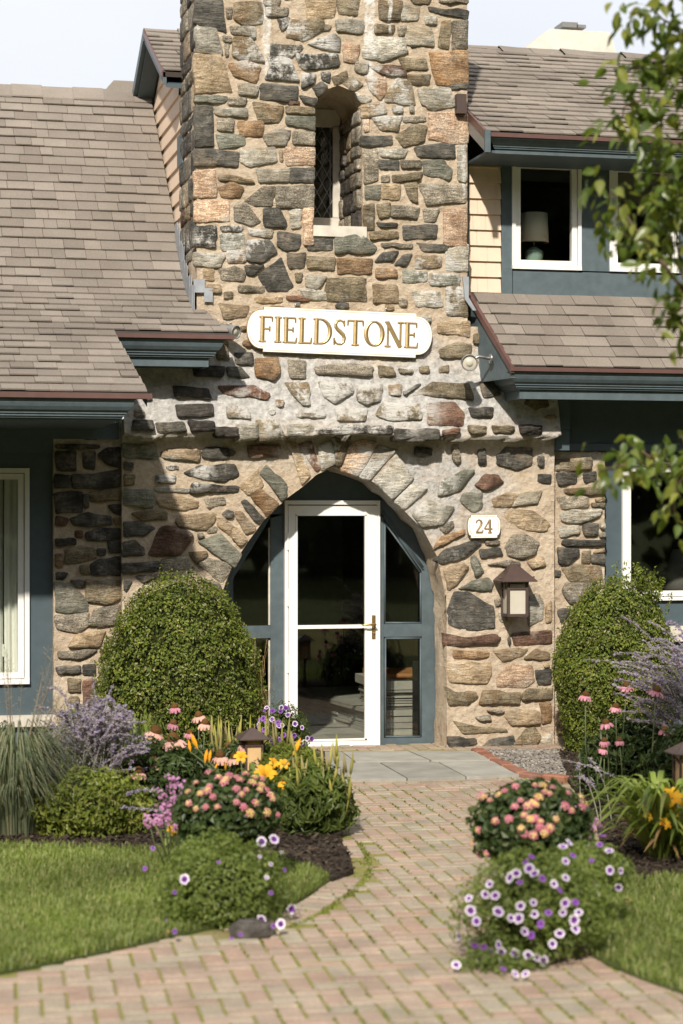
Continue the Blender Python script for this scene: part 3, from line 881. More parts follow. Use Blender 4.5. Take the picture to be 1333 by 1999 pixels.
class Occ:
    """which part of a wall is already taken by stones"""
    def __init__(s, x0, x1, z0, z1, c=0.012):
        s.x0, s.z0, s.c = x0, z0, c
        s.a = np.zeros((int((x1 - x0) / c) + 1, int((z1 - z0) / c) + 1), bool)
    def mark(s, poly):
        xs, zs = [p[0] for p in poly], [p[1] for p in poly]
        for i in range(int((min(xs) - s.x0) / s.c), int((max(xs) - s.x0) / s.c) + 1):
            for k in range(int((min(zs) - s.z0) / s.c), int((max(zs) - s.z0) / s.c) + 1):
                if 0 <= i < s.a.shape[0] and 0 <= k < s.a.shape[1]:
                    if in_poly(s.x0 + i * s.c, s.z0 + k * s.c, poly):
                        s.a[i, k] = True
    def free(s, x, z, rx, rz):
        i0, i1 = int((x - rx - s.x0) / s.c), int((x + rx - s.x0) / s.c)
        k0, k1 = int((z - rz - s.z0) / s.c), int((z + rz - s.z0) / s.c)
        if i0 < 0 or k0 < 0 or i1 >= s.a.shape[0] or k1 >= s.a.shape[1]:
            return False
        return not s.a[i0:i1 + 1, k0:k1 + 1].any()

def rough_poly(x, z, rx, rz, rnd):
    n = rnd.choice((4, 4, 5, 5))
    a0 = PI / 4 + 0.5 * (rnd.random() - 0.5)
    out = []
    for i in range(n):
        a = a0 + 2 * PI * i / n
        k = 0.92 + 0.16 * rnd.random()
        # squarish outline
        cx, sx = math.cos(a), math.sin(a)
        q = 1 / max(abs(cx), abs(sx)) ** 0.8
        out.append((x + rx * cx * q * k, z + rz * sx * q * k))
    return out

STONE_N = [0]
def lay_stone(poly, fmap, kind, parent, proud):
    STONE_N[0] += 1
    vs, fs = stone_geo(poly, fmap, proud, STONE_N[0] * 7 + 1)
    mb = MB()
    mb.add(vs, fs, 0, True)
    c = sum((Vector(v) for v in vs), Vector()) / len(vs)
    return mb.build('stone', MS[kind], parent, c)

def fill(occ, region, fmap, parent, proud, rnd, sizes, kinds, gap=0.02):
    x0, x1, z0, z1, ok = region
    for (r, tries) in sizes:
        for _ in range(tries):
            x, z = x0 + rnd.random() * (x1 - x0), z0 + rnd.random() * (z1 - z0)
            rx, rz = r * (0.9 + 0.9 * rnd.random()), r * (0.55 + 0.4 * rnd.random())
            if not ok(x, z, rx, rz) or not occ.free(x, z, rx * 1.15 + gap, rz * 1.15 + gap):
                continue
            p = rough_poly(x, z, rx, rz, rnd)
            occ.mark(p)
            lay_stone(p, fmap, rnd.choice(kinds), parent, proud * (0.7 + 0.6 * rnd.random()))

# --- the tower
TX0, TX1 = W(384, 300, 0).x, W(912, 300, 0).x
TZT = W(600, -190, 0).z
Z_TW = W(660, 632, 0).z
TDEP = 0.85
tower = E('stone_tower', ((TX0 + TX1) / 2, 0, Z_TW), 'square fieldstone tower rising between the two shingled roofs, with a narrow arched window', 'tower')
mb = MB()
nl, nr = NICHEW[0].x, NICHEW[-1].x
zsill = NICHEW[0].z
flat = lambda x, z: 0.0
wall_sheet(mb, lin(TX0, nl, 0.018), lambda x: Z_TW, lambda x: TZT, flat, 170)
wall_sheet(mb, lin(nr, TX1, 0.018), lambda x: Z_TW, lambda x: TZT, flat, 170)
xs_n = sorted(set([nl + 1e-4, nr - 1e-4] + [p.x for p in NICHEW[2:-2]] + lin(nl + 0.02, nr - 0.02, 0.018)))
wall_sheet(mb, xs_n, lambda x: Z_TW, lambda x: zsill, flat, 54)
wall_sheet(mb, xs_n, lambda x: poly_top(NICHEW[1:-1], x) or NICHEW[1].z, lambda x: TZT, flat, 70)
reveal(mb, NICHEW, 0.0, 0.8, 12)
reveal(mb, [NICHEW[-1], NICHEW[0]], 0.0, 0.8, 12)
# left, right and back faces, top
def side_sheet(mb, x, y0, y1, z0, z1):
    vs, fs = [], []
    ys, zs = lin(y0, y1, 0.04), lin(z0, z1, 0.04)
    for y in ys:
        for z in zs:
            vs.append((x + mortar_bump(y + 9, z, 3.0) * (0 if y == y0 else 1), y, z))
    n = len(zs)
    for i in range(len(ys) - 1):
        for k in range(n - 1):
            fs.append((i * n + k, i * n + k + 1, (i + 1) * n + k + 1, (i + 1) * n + k))
    mb.add(vs, fs, 0, True)
side_sheet(mb, TX0, 0.0, TDEP, Z_TW, TZT)
side_sheet(mb, TX1, 0.0, TDEP, Z_TW, TZT)
mb.add([(TX0, TDEP, Z_TW), (TX1, TDEP, Z_TW), (TX1, TDEP, TZT), (TX0, TDEP, TZT), (TX0, 0, TZT), (TX1, 0, TZT)], [(0, 1, 2, 3), (3, 2, 5, 4)], 0)
tw = mb.build('wall', M_MORTAR, tower)
f_front = lambda u, v, h: (u, -h, v)
occ = Occ(TX0, TX1, Z_TW, TZT)
occ.mark([(p.x, p.z) for p in NICHEW])
rnd = random.Random(3)
for (wl, kd, pts) in TRACE:
    if wl != 'tower':
        continue
    poly = [(p.x, p.z) for p in (W(a, b, 0) for a, b in pts)]
    poly = [(min(max(x, TX0 - 0.015), TX1 + 0.015), z) for x, z in poly]
    occ.mark(poly)
    lay_stone(poly, f_front, kd, tower, 0.011 + 0.018 * rnd.random())
okT = lambda x, z, rx, rz: z - rz > Z_TW + 0.02
fill(occ, (TX0, TX1, Z_TW, TZT, okT), f_front, tower, 0.02, rnd, ((0.10, 250), (0.065, 300), (0.04, 260), (0.025, 300)), 'ddgoottwnr', 0.016)
f_left = lambda u, v, h: (TX0 - h, u, v)
z = Z_TW + 0.5
while z < TZT - 0.1:                       # the narrow left face and its corner stones
    hgt = 0.08 + 0.14 * rnd.random()
    y = 0.02
    while y < TDEP - 0.05:
        wd = min(0.12 + 0.3 * rnd.random(), TDEP - y)
        p = [(y + 0.012, z + 0.012), (y + wd - 0.012, z + 0.02 * rnd.random()), (y + wd - 0.02, z + hgt - 0.015), (y + 0.012, z + hgt - 0.02 * rnd.random())]
        lay_stone(p, f_left, rnd.choice('ddogkgtob'), tower, 0.006 + 0.014 * rnd.random())
        y += wd + 0.02
    z += hgt + 0.02
f_nr = lambda u, v, h: (nr - 0.012 - h, u, v)
z = zsill + 0.01
while z < NICHEW[-2].z - 0.05:             # stones lining the right side of the window niche
    hgt = 0.08 + 0.10 * rnd.random()
    y = 0.02
    while y < 0.62:
        wd = 0.13 + 0.2 * rnd.random()
        p = [(y, z), (y + wd, z + 0.01), (y + wd - 0.02, z + hgt), (y + 0.01, z + hgt - 0.01)]
        lay_stone(p, f_nr, rnd.choice('dogkgt'), tower, 0.012 + 0.014 * rnd.random())
        y += wd + 0.03
    z += hgt + 0.025
# pale sill block under the window
mb = MB()
PB(mb, 610, 441, 716, 462, -0.02, 0.72)
mb.build('sill', M_OLDW, tower)
# leaded window deep in the niche
YW = 0.70
mb = MB()
PB(mb, 596, 425, 664, 440, YW, 0.06)
PB(mb, 650, 246, 664, 425, YW, 0.06)
PB(mb, 538, 246, 552, 440, YW, 0.06)
PB(mb, 552, 425, 596, 440, YW, 0.06)
PB(mb, 538, 212, 664, 246, YW, 0.06)
win = mb.build('window', M_OLDW, tower)
mb = MB()
PB(mb, 530, 160, 720, 212, YW + 0.02, 0.03)
mb.build('window_head', M_OLDW, tower)
mb = MB()
PB(mb, 552, 246, 650, 425, YW + 0.03, 0.006)
mb.build('pane', M_GLASSD, win)
mb = MB()
a, b = W(552, 425, YW + 0.02), W(650, 246, YW + 0.02)
for s in (1, -1):
    for k in range(-8, 14):
        x0 = a.x + k * 0.085
        seg = []
        hh = b.z - a.z
        n = 60
        for i in range(n + 1):
            z_ = a.z + hh * i / n
            x_ = x0 + s * (hh * i / n) * 0.56
            if a.x < x_ < b.x:
                seg.append((x_, YW + 0.024, z_))
        if len(seg) > 2:
            mb.tube([seg[0], seg[-1]], 0.0035, 4)
for xx in (b.x - 0.025,):
    mb.tube([(xx, YW + 0.024, a.z), (xx, YW + 0.024, b.z)], 0.004, 4)
mb.build('lead_lattice', M_LEAD, win)
mb = MB()
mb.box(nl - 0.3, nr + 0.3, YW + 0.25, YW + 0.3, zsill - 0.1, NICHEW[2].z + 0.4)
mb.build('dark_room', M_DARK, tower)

# --- the entrance wall with the arch
WX0, WX1 = W(238, 1100, 0).x, W(1082, 1100, 0).x
entr = E('entrance_wall', (0.1, 0, 0), 'fieldstone entrance wall with a pointed archway and a rough overhanging ledge', 'wall')
mb = MB()
ax0, ax1 = ARCHW[0].x, ARCHW[-1].x
ZR = W(1000, 640, 0).z
PZ_TOP = Z_TW
def wall_top(x):
    return PZ_TOP
wall_sheet(mb, lin(WX0, ax0, 0.018), lambda x: -0.05, wall_top, yf, 200)
wall_sheet(mb, lin(ax1, WX1, 0.018), lambda x: -0.05, wall_top, yf, 200)
xa = sorted(set([ax0 + 1e-4, ax1 - 1e-4] + [p.x for p in ARCHW[2:-2]] + lin(ax0 + 0.012, ax1 - 0.012, 0.018)))
wall_sheet(mb, xa, lambda x: poly_top(ARCHW[1:-1], x) or ARCHW[1].z, wall_top, yf, 110)
reveal(mb, ARCHW, 0.0, 0.36, 8, 0.05, 0.02)
mb.add([(WX0, 0, -0.05), (WX0, 0.3, -0.05), (WX0, 0.3, 3.6), (WX0, 0, 3.6), (WX1, 0, -0.05), (WX1, 0.3, -0.05), (WX1, 0.3, 3.0), (WX1, 0, 3.0)], [(0, 1, 2, 3), (4, 7, 6, 5)], 0)
mb.build('wall', M_MORTAR, entr)
f_wall = lambda u, v, h: (u, yf(u, v) - h, v)
occ = Occ(WX0, WX1, 0, Z_TW)
ap = [(p.x, p.z) for p in ARCHW]
occ.mark(ap)
for (wl, kd, pts) in TRACE:
    if wl not in ('wall', 'ledge'):
        continue
    yy = -0.13 if wl == 'ledge' else 0.0
    poly = []
    for a_, b_ in pts:
        q = W(a_, b_, yy)
        y2 = yf(q.x, q.z)
        q = W(a_, b_, yy if wl == 'ledge' else y2)
        poly.append((q.x, q.z))
    occ.mark(poly)
    if wl == 'ledge':
        zb = min(p[1] for p in poly)
        fm = lambda u, v, h: (u, -0.145 - h * 1.0 if h > 0 else -0.02, v)
        lay_stone(poly, fm, kd, entr, 0.045 + 0.04 * rnd.random())
    else:
        lay_stone(poly, f_wall, kd, entr, 0.013 + 0.026 * rnd.random())
def okW(x, z, rx, rz):
    if z + rz > wall_top(x) - 0.02 or z - rz < 0.02 or x - rx < WX0 or x + rx > WX1:
        return False
    zl = ledge_z(x)
    return not (zl - rz - 0.02 < z < zl + rz + 0.03)
fill(occ, (WX0, WX1, 0, Z_TW, okW), f_wall, entr, 0.022, rnd, ((0.12, 300), (0.085, 300), (0.05, 300), (0.03, 260)), 'ddgoottbgr', 0.020)

# --- the set-back side walls
def side_wall(x0, x1, Y, ztop, key, label, kinds):
    t = E('side_wall', ((x0 + x1) / 2, Y, 0), label, 'wall')
    mb = MB()
    wall_sheet(mb, lin(x0, x1, 0.018), lambda x: -0.05, lambda x: ztop, lambda x, z: Y, 150)
    mb.add([(x0, Y, -0.05), (x0, Y + 0.25, -0.05), (x0, Y + 0.25, ztop), (x0, Y, ztop), (x1, Y, -0.05), (x1, Y + 0.25, -0.05), (x1, Y + 0.25, ztop), (x1, Y, ztop)],
           [(0, 1, 2, 3), (4, 7, 6, 5), (3, 2, 6, 7)], 0)
    mb.build('wall', M_MORTAR, t)
    fm = lambda u, v, h: (u, Y - h, v)
    oc = Occ(x0, x1, 0, ztop)
    for (wl, kd, pts) in TRACE:
        if wl != key:
            continue
        poly = [(p.x, p.z) for p in (W(a_, b_, Y) for a_, b_ in pts)]
        poly = [(min(max(x, x0 + 0.005), x1 + 0.02), z) for x, z in poly]
        oc.mark(poly)
        lay_stone(poly, fm, kd, t, 0.016 + 0.02 * rnd.random())
    fill(oc, (x0, x1, 0, ztop, lambda x, z, rx, rz: True), fm, t, 0.02, rnd, ((0.12, 200), (0.075, 250), (0.04, 300)), kinds, 0.022)
    return t
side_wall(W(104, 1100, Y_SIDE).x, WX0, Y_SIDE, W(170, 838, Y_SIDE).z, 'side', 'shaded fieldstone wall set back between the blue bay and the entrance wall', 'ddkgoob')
side_wall(WX1, W(1180, 1100, Y_SIDE).x, Y_SIDE, W(1130, 882, Y_SIDE).z, 'strip', 'narrow sunlit fieldstone wall set back beside the right hand window', 'dgootdw')
# ------------------------------------------------------------------ roofs
SH_MESH = {}
def shingle_mesh(wd, m, expo=0.14):
    key = (wd, m.name, expo)
    if key not in SH_MESH:
        mb = MB()
        t = 0.011
        L = expo + 0.05
        # local: x across, y up the slope from the butt edge, z off the deck
        mb.box(-wd / 2 + 0.0015, wd / 2 - 0.0015, 0, L, 0, t)
        SH_MESH[key] = mb.mesh('shingle', [m], (0, 0, 0))
    return SH_MESH[key]

def shingle_roof(roof, prof, xlim, m, limit=300, expo=0.14, sag=0.012, x_bias=None, seed=1, vis=None):
    """prof: (Y, z) points from the eave up; xlim(s, z): left and right end of the row that starts at arc length s"""
    rnd = random.Random(seed)
    seg = [(Vector(a), Vector(b)) for a, b in zip(prof[:-1], prof[1:])]
    lens = [(b - a).length for a, b in seg]
    tot = sum(lens)
    def at(s):
        for (a, b), L in zip(seg, lens):
            if s <= L or (a, b) == seg[-1]:
                return a + (b - a).normalized() * s, math.atan2(b.y - a.y, b.x - a.x)
            s -= L
    rows = []
    s = 0.0
    while s < tot - 0.03:
        p, _ = at(s)
        q, _ = at(min(tot, s + expo))
        ang = math.atan2(q.y - p.y, q.x - p.x)
        rows.append((s, p, ang))
        s += expo
    items = []
    for (s, p, ang) in rows:
        x0, x1 = xlim(s)
        x = x0 - rnd.random() * 0.2
        first = True
        while x < x1 - 0.01:
            wd = rnd.choice((0.11, 0.14, 0.17, 0.17, 0.20, 0.20, 0.23, 0.27))
            a, b = max(x, x0), min(x + wd, x1)
            if x1 - b < 0.06:
                b = x1
            if b - a > 0.04:
                items.append((a, b, s, p, ang))
            x = b if b == x1 else x + wd
    # the ones that show in the picture come first, the largest of them as single parts
    def score(it):
        px, py, d = PX(((it[0] + it[1]) / 2, it[3].x, it[3].y))
        if vis is not None and not vis(px, py):
            return -1
        if -40 < px < 1373 and -20 < py < 2020:
            return (it[1] - it[0]) / d + 1
        return (it[1] - it[0]) / d * 0.01
    items.sort(key=score, reverse=True)
    V, F = [], []
    for i, (a, b, s, p, ang) in enumerate(items):
        wd, xc = b - a, (a + b) / 2
        wob = sag * noise.noise(Vector((xc * 1.1, s * 1.3, seed))) + 0.004 * (rnd.random() - 0.5)
        lift = 0.006 + 0.004 * rnd.random() + (0.007 if rnd.random() < 0.35 else 0)
        tilt = -math.atan2(lift + 0.008, expo) * 0.8
        y = p.x + math.cos(ang) * wob - math.sin(ang) * lift
        z = p.y + math.sin(ang) * wob + math.cos(ang) * lift
        skew = (rnd.random() - 0.5) * 0.012
        if i < limit:
            o = link('shingle', shingle_mesh(round(wd, 2), m, expo), Vector((xc, y, z)), roof)
            o.rotation_euler = (ang + tilt, 0, skew)
        else:
            M = Matrix.Translation((xc, y, z)) @ Matrix.Rotation(ang + tilt, 4, 'X')
            n = len(V)
            for xx in (-wd / 2 + 0.0015, wd / 2 - 0.0015):
                for yy in (0, expo + 0.05):
                    for zz in (0, 0.011):
                        V.append(tuple(M @ Vector((xx, yy, zz))))
            F += [(n, n + 1, n + 3, n + 2), (n + 4, n + 6, n + 7, n + 5), (n, n + 4, n + 5, n + 1), (n + 2, n + 3, n + 7, n + 6), (n, n + 2, n + 6, n + 4), (n + 1, n + 5, n + 7, n + 3)]
    if F:
        np_mesh('shingle_field', V, F, m, roof, kind='stuff')

def deck(prof, xlim, th=0.04):
    """roof boarding under the shingles"""
    mb = MB()
    seg_s = 0.0
    for a, b in zip(prof[:-1], prof[1:]):
        L = math.hypot(b[0] - a[0], b[1] - a[1])
        n = max(1, int(L / 0.14))
        for i in range(n):
            t0, t1 = i / n, (i + 1) / n
            s0 = seg_s + L * t0
            x0, x1 = xlim(s0 + 0.01)
            p0 = (a[0] + (b[0] - a[0]) * t0, a[1] + (b[1] - a[1]) * t0)
            p1 = (a[0] + (b[0] - a[0]) * t1, a[1] + (b[1] - a[1]) * t1)
            vs = [(x0, *p0), (x1, *p0), (x1, *p1), (x0, *p1)]
            vs += [(x, y, z - th) for x, y, z in vs]
            mb.add(vs, [(0, 1, 2, 3), (7, 6, 5, 4), (0, 4, 5, 1), (1, 5, 6, 2), (2, 6, 7, 3), (3, 7, 4, 0)], 0)
        seg_s += L
    return mb

EAVE = [(0.0, 0.0), (0.012, -0.012), (0.014, -0.03), (0.024, -0.055), (0.042, -0.08), (0.062, -0.094), (0.062, -0.104), (0.074, -0.106),
        (0.074, -0.122), (0.088, -0.124), (0.088, -0.136), (0.115, -0.137)]
def eave_moulding(name, xa, xb, Y, z, parent, mat, drop, end='right', ret=None, prof=EAVE, scale=1.0):
    """crown moulding and fascia along an eave; at one end it is mitred and returns to the wall"""
    pr = [(i * scale, h * scale) for i, h in prof] + [(prof[-1][0] * scale, -drop), (prof[-1][0] * scale + 0.03, -drop)]
    mb = MB()
    vs, fs = [], []
    for (i, h) in pr:
        if end == 'right':
            row = [(xa, Y + i, z + h), (xb - i, Y + i, z + h)]
            if ret is not None:
                row.append((xb - i, ret, z + h))
        else:
            row = [(xb, Y + i, z + h), (xa + i, Y + i, z + h)]
            if ret is not None:
                row.append((xa + i, ret, z + h))
        vs += row
    k = 3 if ret is not None else 2
    for r in range(len(pr) - 1):
        for c in range(k - 1):
            fs.append((r * k + c, r * k + c + 1, (r + 1) * k + c + 1, (r + 1) * k + c))
    mb.add(vs, fs, 0)
    return mb.build(name, mat, parent)

# ---------------------------------------------------------------- left wing
XT = TX0 - 0.012
YE1, YE2 = -0.50, -1.60
zE1, zE2 = W(340, 652, YE1).z, W(140, 766, YE2).z
ZB = zE1 + 0.875 * math.tan(R_(25))
YBk = YE1 + 0.875
RIDGE_Y = YBk + 2.33
RIDGE_Z = ZB + 2.33 * math.tan(R_(42))
XR2a = W(287, 766, YE2).x            # right end of the low eave
XR2b = W(222, 648, YE1).x            # where its edge meets the upper eave
XR1 = W(452, 655, YE1).x             # right end of the upper eave
XL = XR2a - 6.0
lw = E('house_wing', (XL + 3, 0.6, 0), 'left house wing under a long sweeping brown shingle roof with a stepped double eave', 'house wing')
# long profile: low eave up to the ridge, kick smoothed over three steps
prof1 = [(YE2, zE2), (YE1, zE1)]
t25, t42 = math.tan(R_(25)), math.tan(R_(42))
prof1 += [(YBk - 0.20, zE1 + (0.675) * t25), (YBk + 0.02, ZB + 0.02 * math.tan(R_(30)) ), (YBk + 0.25, ZB + 0.25 * math.tan(R_(37))), (RIDGE_Y, RIDGE_Z)]
L12 = math.hypot(YE1 - YE2, zE1 - zE2)
def xl_left(s):
    if s < L12 - 0.01:
        return XL, XR2a + (XR2b - XR2a) * s / L12
    u = (s - L12)
    if u < 0.95:                     # the upper eave runs out over the wall beside the tower
        k = min(1, u / 0.80)
        return XL, XR1 + (XT - XR1) * k ** 0.8
    return XL, XT
mb = deck(prof1, xl_left)
roof = mb.build('roof', M_DECK, lw)
shingle_roof(roof, prof1, xl_left, M_SHINGLE, 300, 0.14, 0.012, seed=4)
# ridge cap and the back slope
mb = MB()
x = XL
caps = MB()
i = 0
while x < XT - 0.05:
    b = min(x + 0.28, XT)
    zc = 0.012 + 0.008 * (i % 2) + 0.006 * random.random()
    caps.add([(x, RIDGE_Y - 0.15, RIDGE_Z - 0.115 + zc), (b, RIDGE_Y - 0.15, RIDGE_Z - 0.115 + zc), (b, RIDGE_Y, RIDGE_Z + 0.015 + zc), (x, RIDGE_Y, RIDGE_Z + 0.015 + zc),
              (b, RIDGE_Y + 0.16, RIDGE_Z - 0.12 + zc), (x, RIDGE_Y + 0.16, RIDGE_Z - 0.12 + zc),
              (x, RIDGE_Y - 0.15, RIDGE_Z - 0.13 + zc), (b, RIDGE_Y - 0.15, RIDGE_Z - 0.13 + zc)], [(0, 1, 2, 3), (3, 2, 4, 5), (6, 7, 1, 0), (1, 7, 4, 2)])
    x = b
    i += 1
o = caps.build('ridge_cap', M_SHINGLE, roof)
mb = MB()
mb.add([(XL, RIDGE_Y, RIDGE_Z - 0.01), (XT, RIDGE_Y, RIDGE_Z - 0.01), (XT, RIDGE_Y + 3.5, RIDGE_Z - 3.1), (XL, RIDGE_Y + 3.5, RIDGE_Z - 3.1)], [(0, 1, 2, 3)])
mb.build('back_slope', M_SHINGLE, roof)
# a bit of another roof showing over the ridge
mb = MB()
a, b = W(208, 172, RIDGE_Y + 1.4), W(252, 158, RIDGE_Y + 1.4)
mb.add([(a.x, a.y, a.z - 0.5), (a.x, a.y, a.z), (a.x + 0.07, a.y, b.z), (b.x + 0.3, a.y, b.z), (b.x + 0.3, a.y, a.z - 0.5),
        (a.x, a.y + 1.2, a.z - 0.5), (a.x, a.y + 1.2, a.z), (a.x + 0.07, a.y + 1.2, b.z), (b.x + 0.3, a.y + 1.2, b.z), (b.x + 0.3, a.y + 1.2, a.z - 0.5)],
       [(0, 1, 2, 3, 4), (9, 8, 7, 6, 5), (0, 5, 6, 1), (1, 6, 7, 2), (2, 7, 8, 3), (3, 8, 9, 4)])
mb.build('rear_gable', M_SHINGLE, lw)
# drip edges (brown metal) and mouldings
mb = MB()
mb.box(XL, XR2a + 0.035, YE2 - 0.02, YE2 + 0.05, zE2 - 0.04, zE2 - 0.002)
mb.build('drip_edge', M_DRIP, lw)
mb = MB()
mb.box(XR2b - 0.02, XR1 + 0.02, YE1 - 0.022, YE1 + 0.05, zE1 - 0.034, zE1 - 0.002)
mb.build('drip_edge', M_DRIP, lw)
xf2 = W(266, 790, YE2).x
eave_moulding('fascia', XL, xf2, YE2, zE2 - 0.042, lw, M_BLUE, W(100, 775, YE2).z - W(100, 819, YE2 + 0.1).z, 'right', 0.05)
xf1 = W(440, 665, YE1).x
eave_moulding('fascia', XR2b - 0.25, xf1, YE1, zE1 - 0.036, lw, M_BLUE, W(300, 660, YE1).z - W(300, 714, YE1 + 0.1).z, 'right', 0.0)
# soffits
mb = MB()
zs2 = zE2 - 0.20
mb.box(XL, xf2 - 0.13, YE2 + 0.13, 0.16, zs2, zs2 + 0.02)
mb.build('soffit', M_BLUE2, lw)
mb = MB()
zs1 = W(300, 712, YE1 + 0.1).z
mb.box(XR2b - 0.3, xf1 - 0.12, YE1 + 0.125, -0.01, zs1, zs1 + 0.02)
mb.build('soffit', M_BLUE2, lw)
# edge board of the low roof where it steps
mb = MB()
mb.add([(XR2a + 0.004, YE2 + 0.03, zE2 - 0.01), (XR2a + 0.004, YE2 + 0.03, zE2 - 0.10), (XR2b + 0.004, YE1 + 0.1, zE1 - 0.10), (XR2b + 0.004, YE1 + 0.1, zE1 + 0.03)], [(0, 1, 2, 3)])
mb.build('edge_board', M_BLUE2, lw)
# lead flashing stepped along the tower side
mb = MB()
for i in range(14):
    t0 = i / 14.0
    y = 0.92 - 0.95 * t0
    ang = 25 if y < YBk else 36
    zz = (zE1 + (y - YE1) * t25) if y < YBk else ZB + (y - YBk) * t42
    mb.box(TX0 - 0.035 + 0.004 * (i % 2), TX0 - 0.028 + 0.004 * (i % 2), y - 0.08, y + 0.05, zz - 0.05, zz + 0.16 + 0.03 * (i % 3))
mb.box(TX0 - 0.03, TX0 + 0.06, -0.032, -0.024, W(400, 572, 0).z, W(400, 546, 0).z)
mb.box(TX0 + 0.055, TX0 + 0.125, -0.03, -0.022, W(400, 590, 0).z, W(400, 563, 0).z)
mb.build('flashing', M_LEAD, lw)
# wall of the left bay, window
YL = 0.16
xbr = W(106, 1100, YL).x
mb = MB()
wl_ = W(-420, 1100, YL).x
zw0, zw1 = W(30, 1335, YL).z, W(30, 914, YL).z
xw1 = W(57, 1100, YL).x
xw0 = W(-170, 1100, YL).x
mb.box(xw1, xbr, YL, YL + 0.12, -0.05, zs2 + 0.01)
mb.box(xw0, xw1, YL, YL + 0.12, -0.05, zw0)
mb.box(xw0, xw1, YL, YL + 0.12, zw1, zs2 + 0.01)
mb.box(XL, xw0, YL, YL + 0.12, -0.05, zs2 + 0.01)
mb.build('wall', M_BLUE2, lw)
mb = MB()
PB(mb, -10, 856, 118, 884, YL - 0.05, 0.05)
PB(mb, -200, 823, 232, 856, YL - 0.09, 0.09)
mb.build('frieze_board', M_BLUE2, lw)
mb = MB()
mb.box(XL, xbr + 0.02, YL - 0.06, YL - 0.001, W(30, 1418, YL).z, W(30, 1396, YL).z)
mb.build('sill_board', M_OLDW, lw)
def window(parent, x0, x1, z0, z1, Y, fw=0.05, name='window', inner=None, mat=M_WHITE, glass=M_GLASS, sash=0.04):
    mb = MB()
    d0, d1 = Y - 0.03, Y + 0.06
    mb.box(x0, x1, d0, d1, z1 - fw * 0.55, z1)
    mb.box(x0, x1, d0 - 0.008, d1, z0, z0 + fw * 0.55)
    mb.box(x0, x0 + fw * 0.55, d0, d1, z0 + fw * 0.55, z1 - fw * 0.55)
    mb.box(x1 - fw * 0.55, x1, d0, d1, z0 + fw * 0.55, z1 - fw * 0.55)
    f = mb.build(name, mat, parent)
    mb = MB()
    a = fw * 0.55 + 0.006
    s0, s1 = Y - 0.012, Y + 0.05
    xa, xb, za, zb = x0 + a, x1 - a, z0 + a, z1 - a
    mb.box(xa, xb, s0, s1, zb - sash, zb)
    mb.box(xa, xb, s0, s1, za, za + sash)
    mb.box(xa, xa + sash, s0, s1, za + sash, zb - sash)
    mb.box(xb - sash, xb, s0, s1, za + sash, zb - sash)
    mb.build('sash', mat, f)
    mb = MB()
    mb.box(xa + sash, xb - sash, Y + 0.012, Y + 0.018, za + sash, zb - sash)
    mb.build('pane', glass, f)
    return f
def room(parent, x0, x1, y0, y1, z0, z1, mat=M_DARK, name='room'):
    mb = MB()
    v = [(x0, y0, z0), (x1, y0, z0), (x1, y1, z0), (x0, y1, z0), (x0, y0, z1), (x1, y0, z1), (x1, y1, z1), (x0, y1, z1)]
    mb.add(v, [(0, 1, 2, 3), (7, 6, 5, 4), (2, 6, 7, 3), (1, 5, 6, 2), (0, 3, 7, 4)])
    return mb.build(name, mat, parent)
wn = window(lw, xw0, xw1, zw0, zw1, YL, 0.07, sash=0.045)
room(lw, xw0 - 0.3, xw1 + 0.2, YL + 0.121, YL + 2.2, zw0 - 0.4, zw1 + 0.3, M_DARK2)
def curtain(name, x0, x1, z0, z1, Y, waves, amp, parent, mat, gather=0.0):
    V, F = [], []
    n, m = waves * 8, 14
    for i in range(n + 1):
        for k in range(m + 1):
            t = k / m
            x = x0 + (x1 - x0) * i / n
            x = x + gather * math.sin(t * PI) * (1 - i / n)
            V.append((x, Y + amp * math.sin(2 * PI * waves * i / n + 0.7 * math.sin(t * 3)) * (0.5 + 0.5 * t), z1 - (z1 - z0) * t))
    for i in range(n):
        for k in range(m):
            F.append((i * (m + 1) + k, (i + 1) * (m + 1) + k, (i + 1) * (m + 1) + k + 1, i * (m + 1) + k + 1))
    return np_mesh(name, V, F, mat, parent, smooth=True)
curtain('curtain', W(8, 1100, YL + 0.1).x, xw1 + 0.1, zw0 - 0.05, zw1, YL + 0.10, 5, 0.02, lw, M_CURTAIN)
curtain('curtain', xw0, W(6, 1100, YL + 0.14).x, zw0 - 0.05, zw1, YL + 0.15, 6, 0.02, lw, M_CURTAIN)
mb = MB()
PB(mb, -60, 1258, 50, 1282, YL + 0.15, 0.02)
mb.build('blind_rail', M_CURTAIN, lw)

# ---------------------------------------------------------------- right house
YS = 0.20                                # its front wall
YEU = -0.50
rh = E('house_wing', (3.0, YS, 0), 'right house wing with peach shingle siding, two upstairs windows and two roofs', 'house wing')
zEU = W(955, 258, YEU).z
SLU = math.tan(R_(27))
RU_Y = YEU + 2.43
RU_Z = zEU + 2.43 * SLU
XRU = W(1333, 280, YEU).x + 3.5
xU0 = TX1 + 0.02
xUe = W(950, 258, YEU).x
XG = W(281, 46, RU_Y).x                 # rake of the far gable, beyond the tower
profU = [(YEU, zEU), (RU_Y, RU_Z)]
LU = math.hypot(2.43, RU_Z - zEU)
cosU = math.cos(R_(27))
def xl_up(s):
    if s * cosU < 0.48:                  # the corner in front of the tower
        return xUe + (xU0 - xUe) * min(1, s * cosU / 0.48), XRU
    return xU0, XRU
roof = deck(profU, xl_up).build('roof', M_DECK, rh)
shingle_roof(roof, profU, xl_up, M_SHINGLE2, 300, 0.14, 0.008, seed=9)
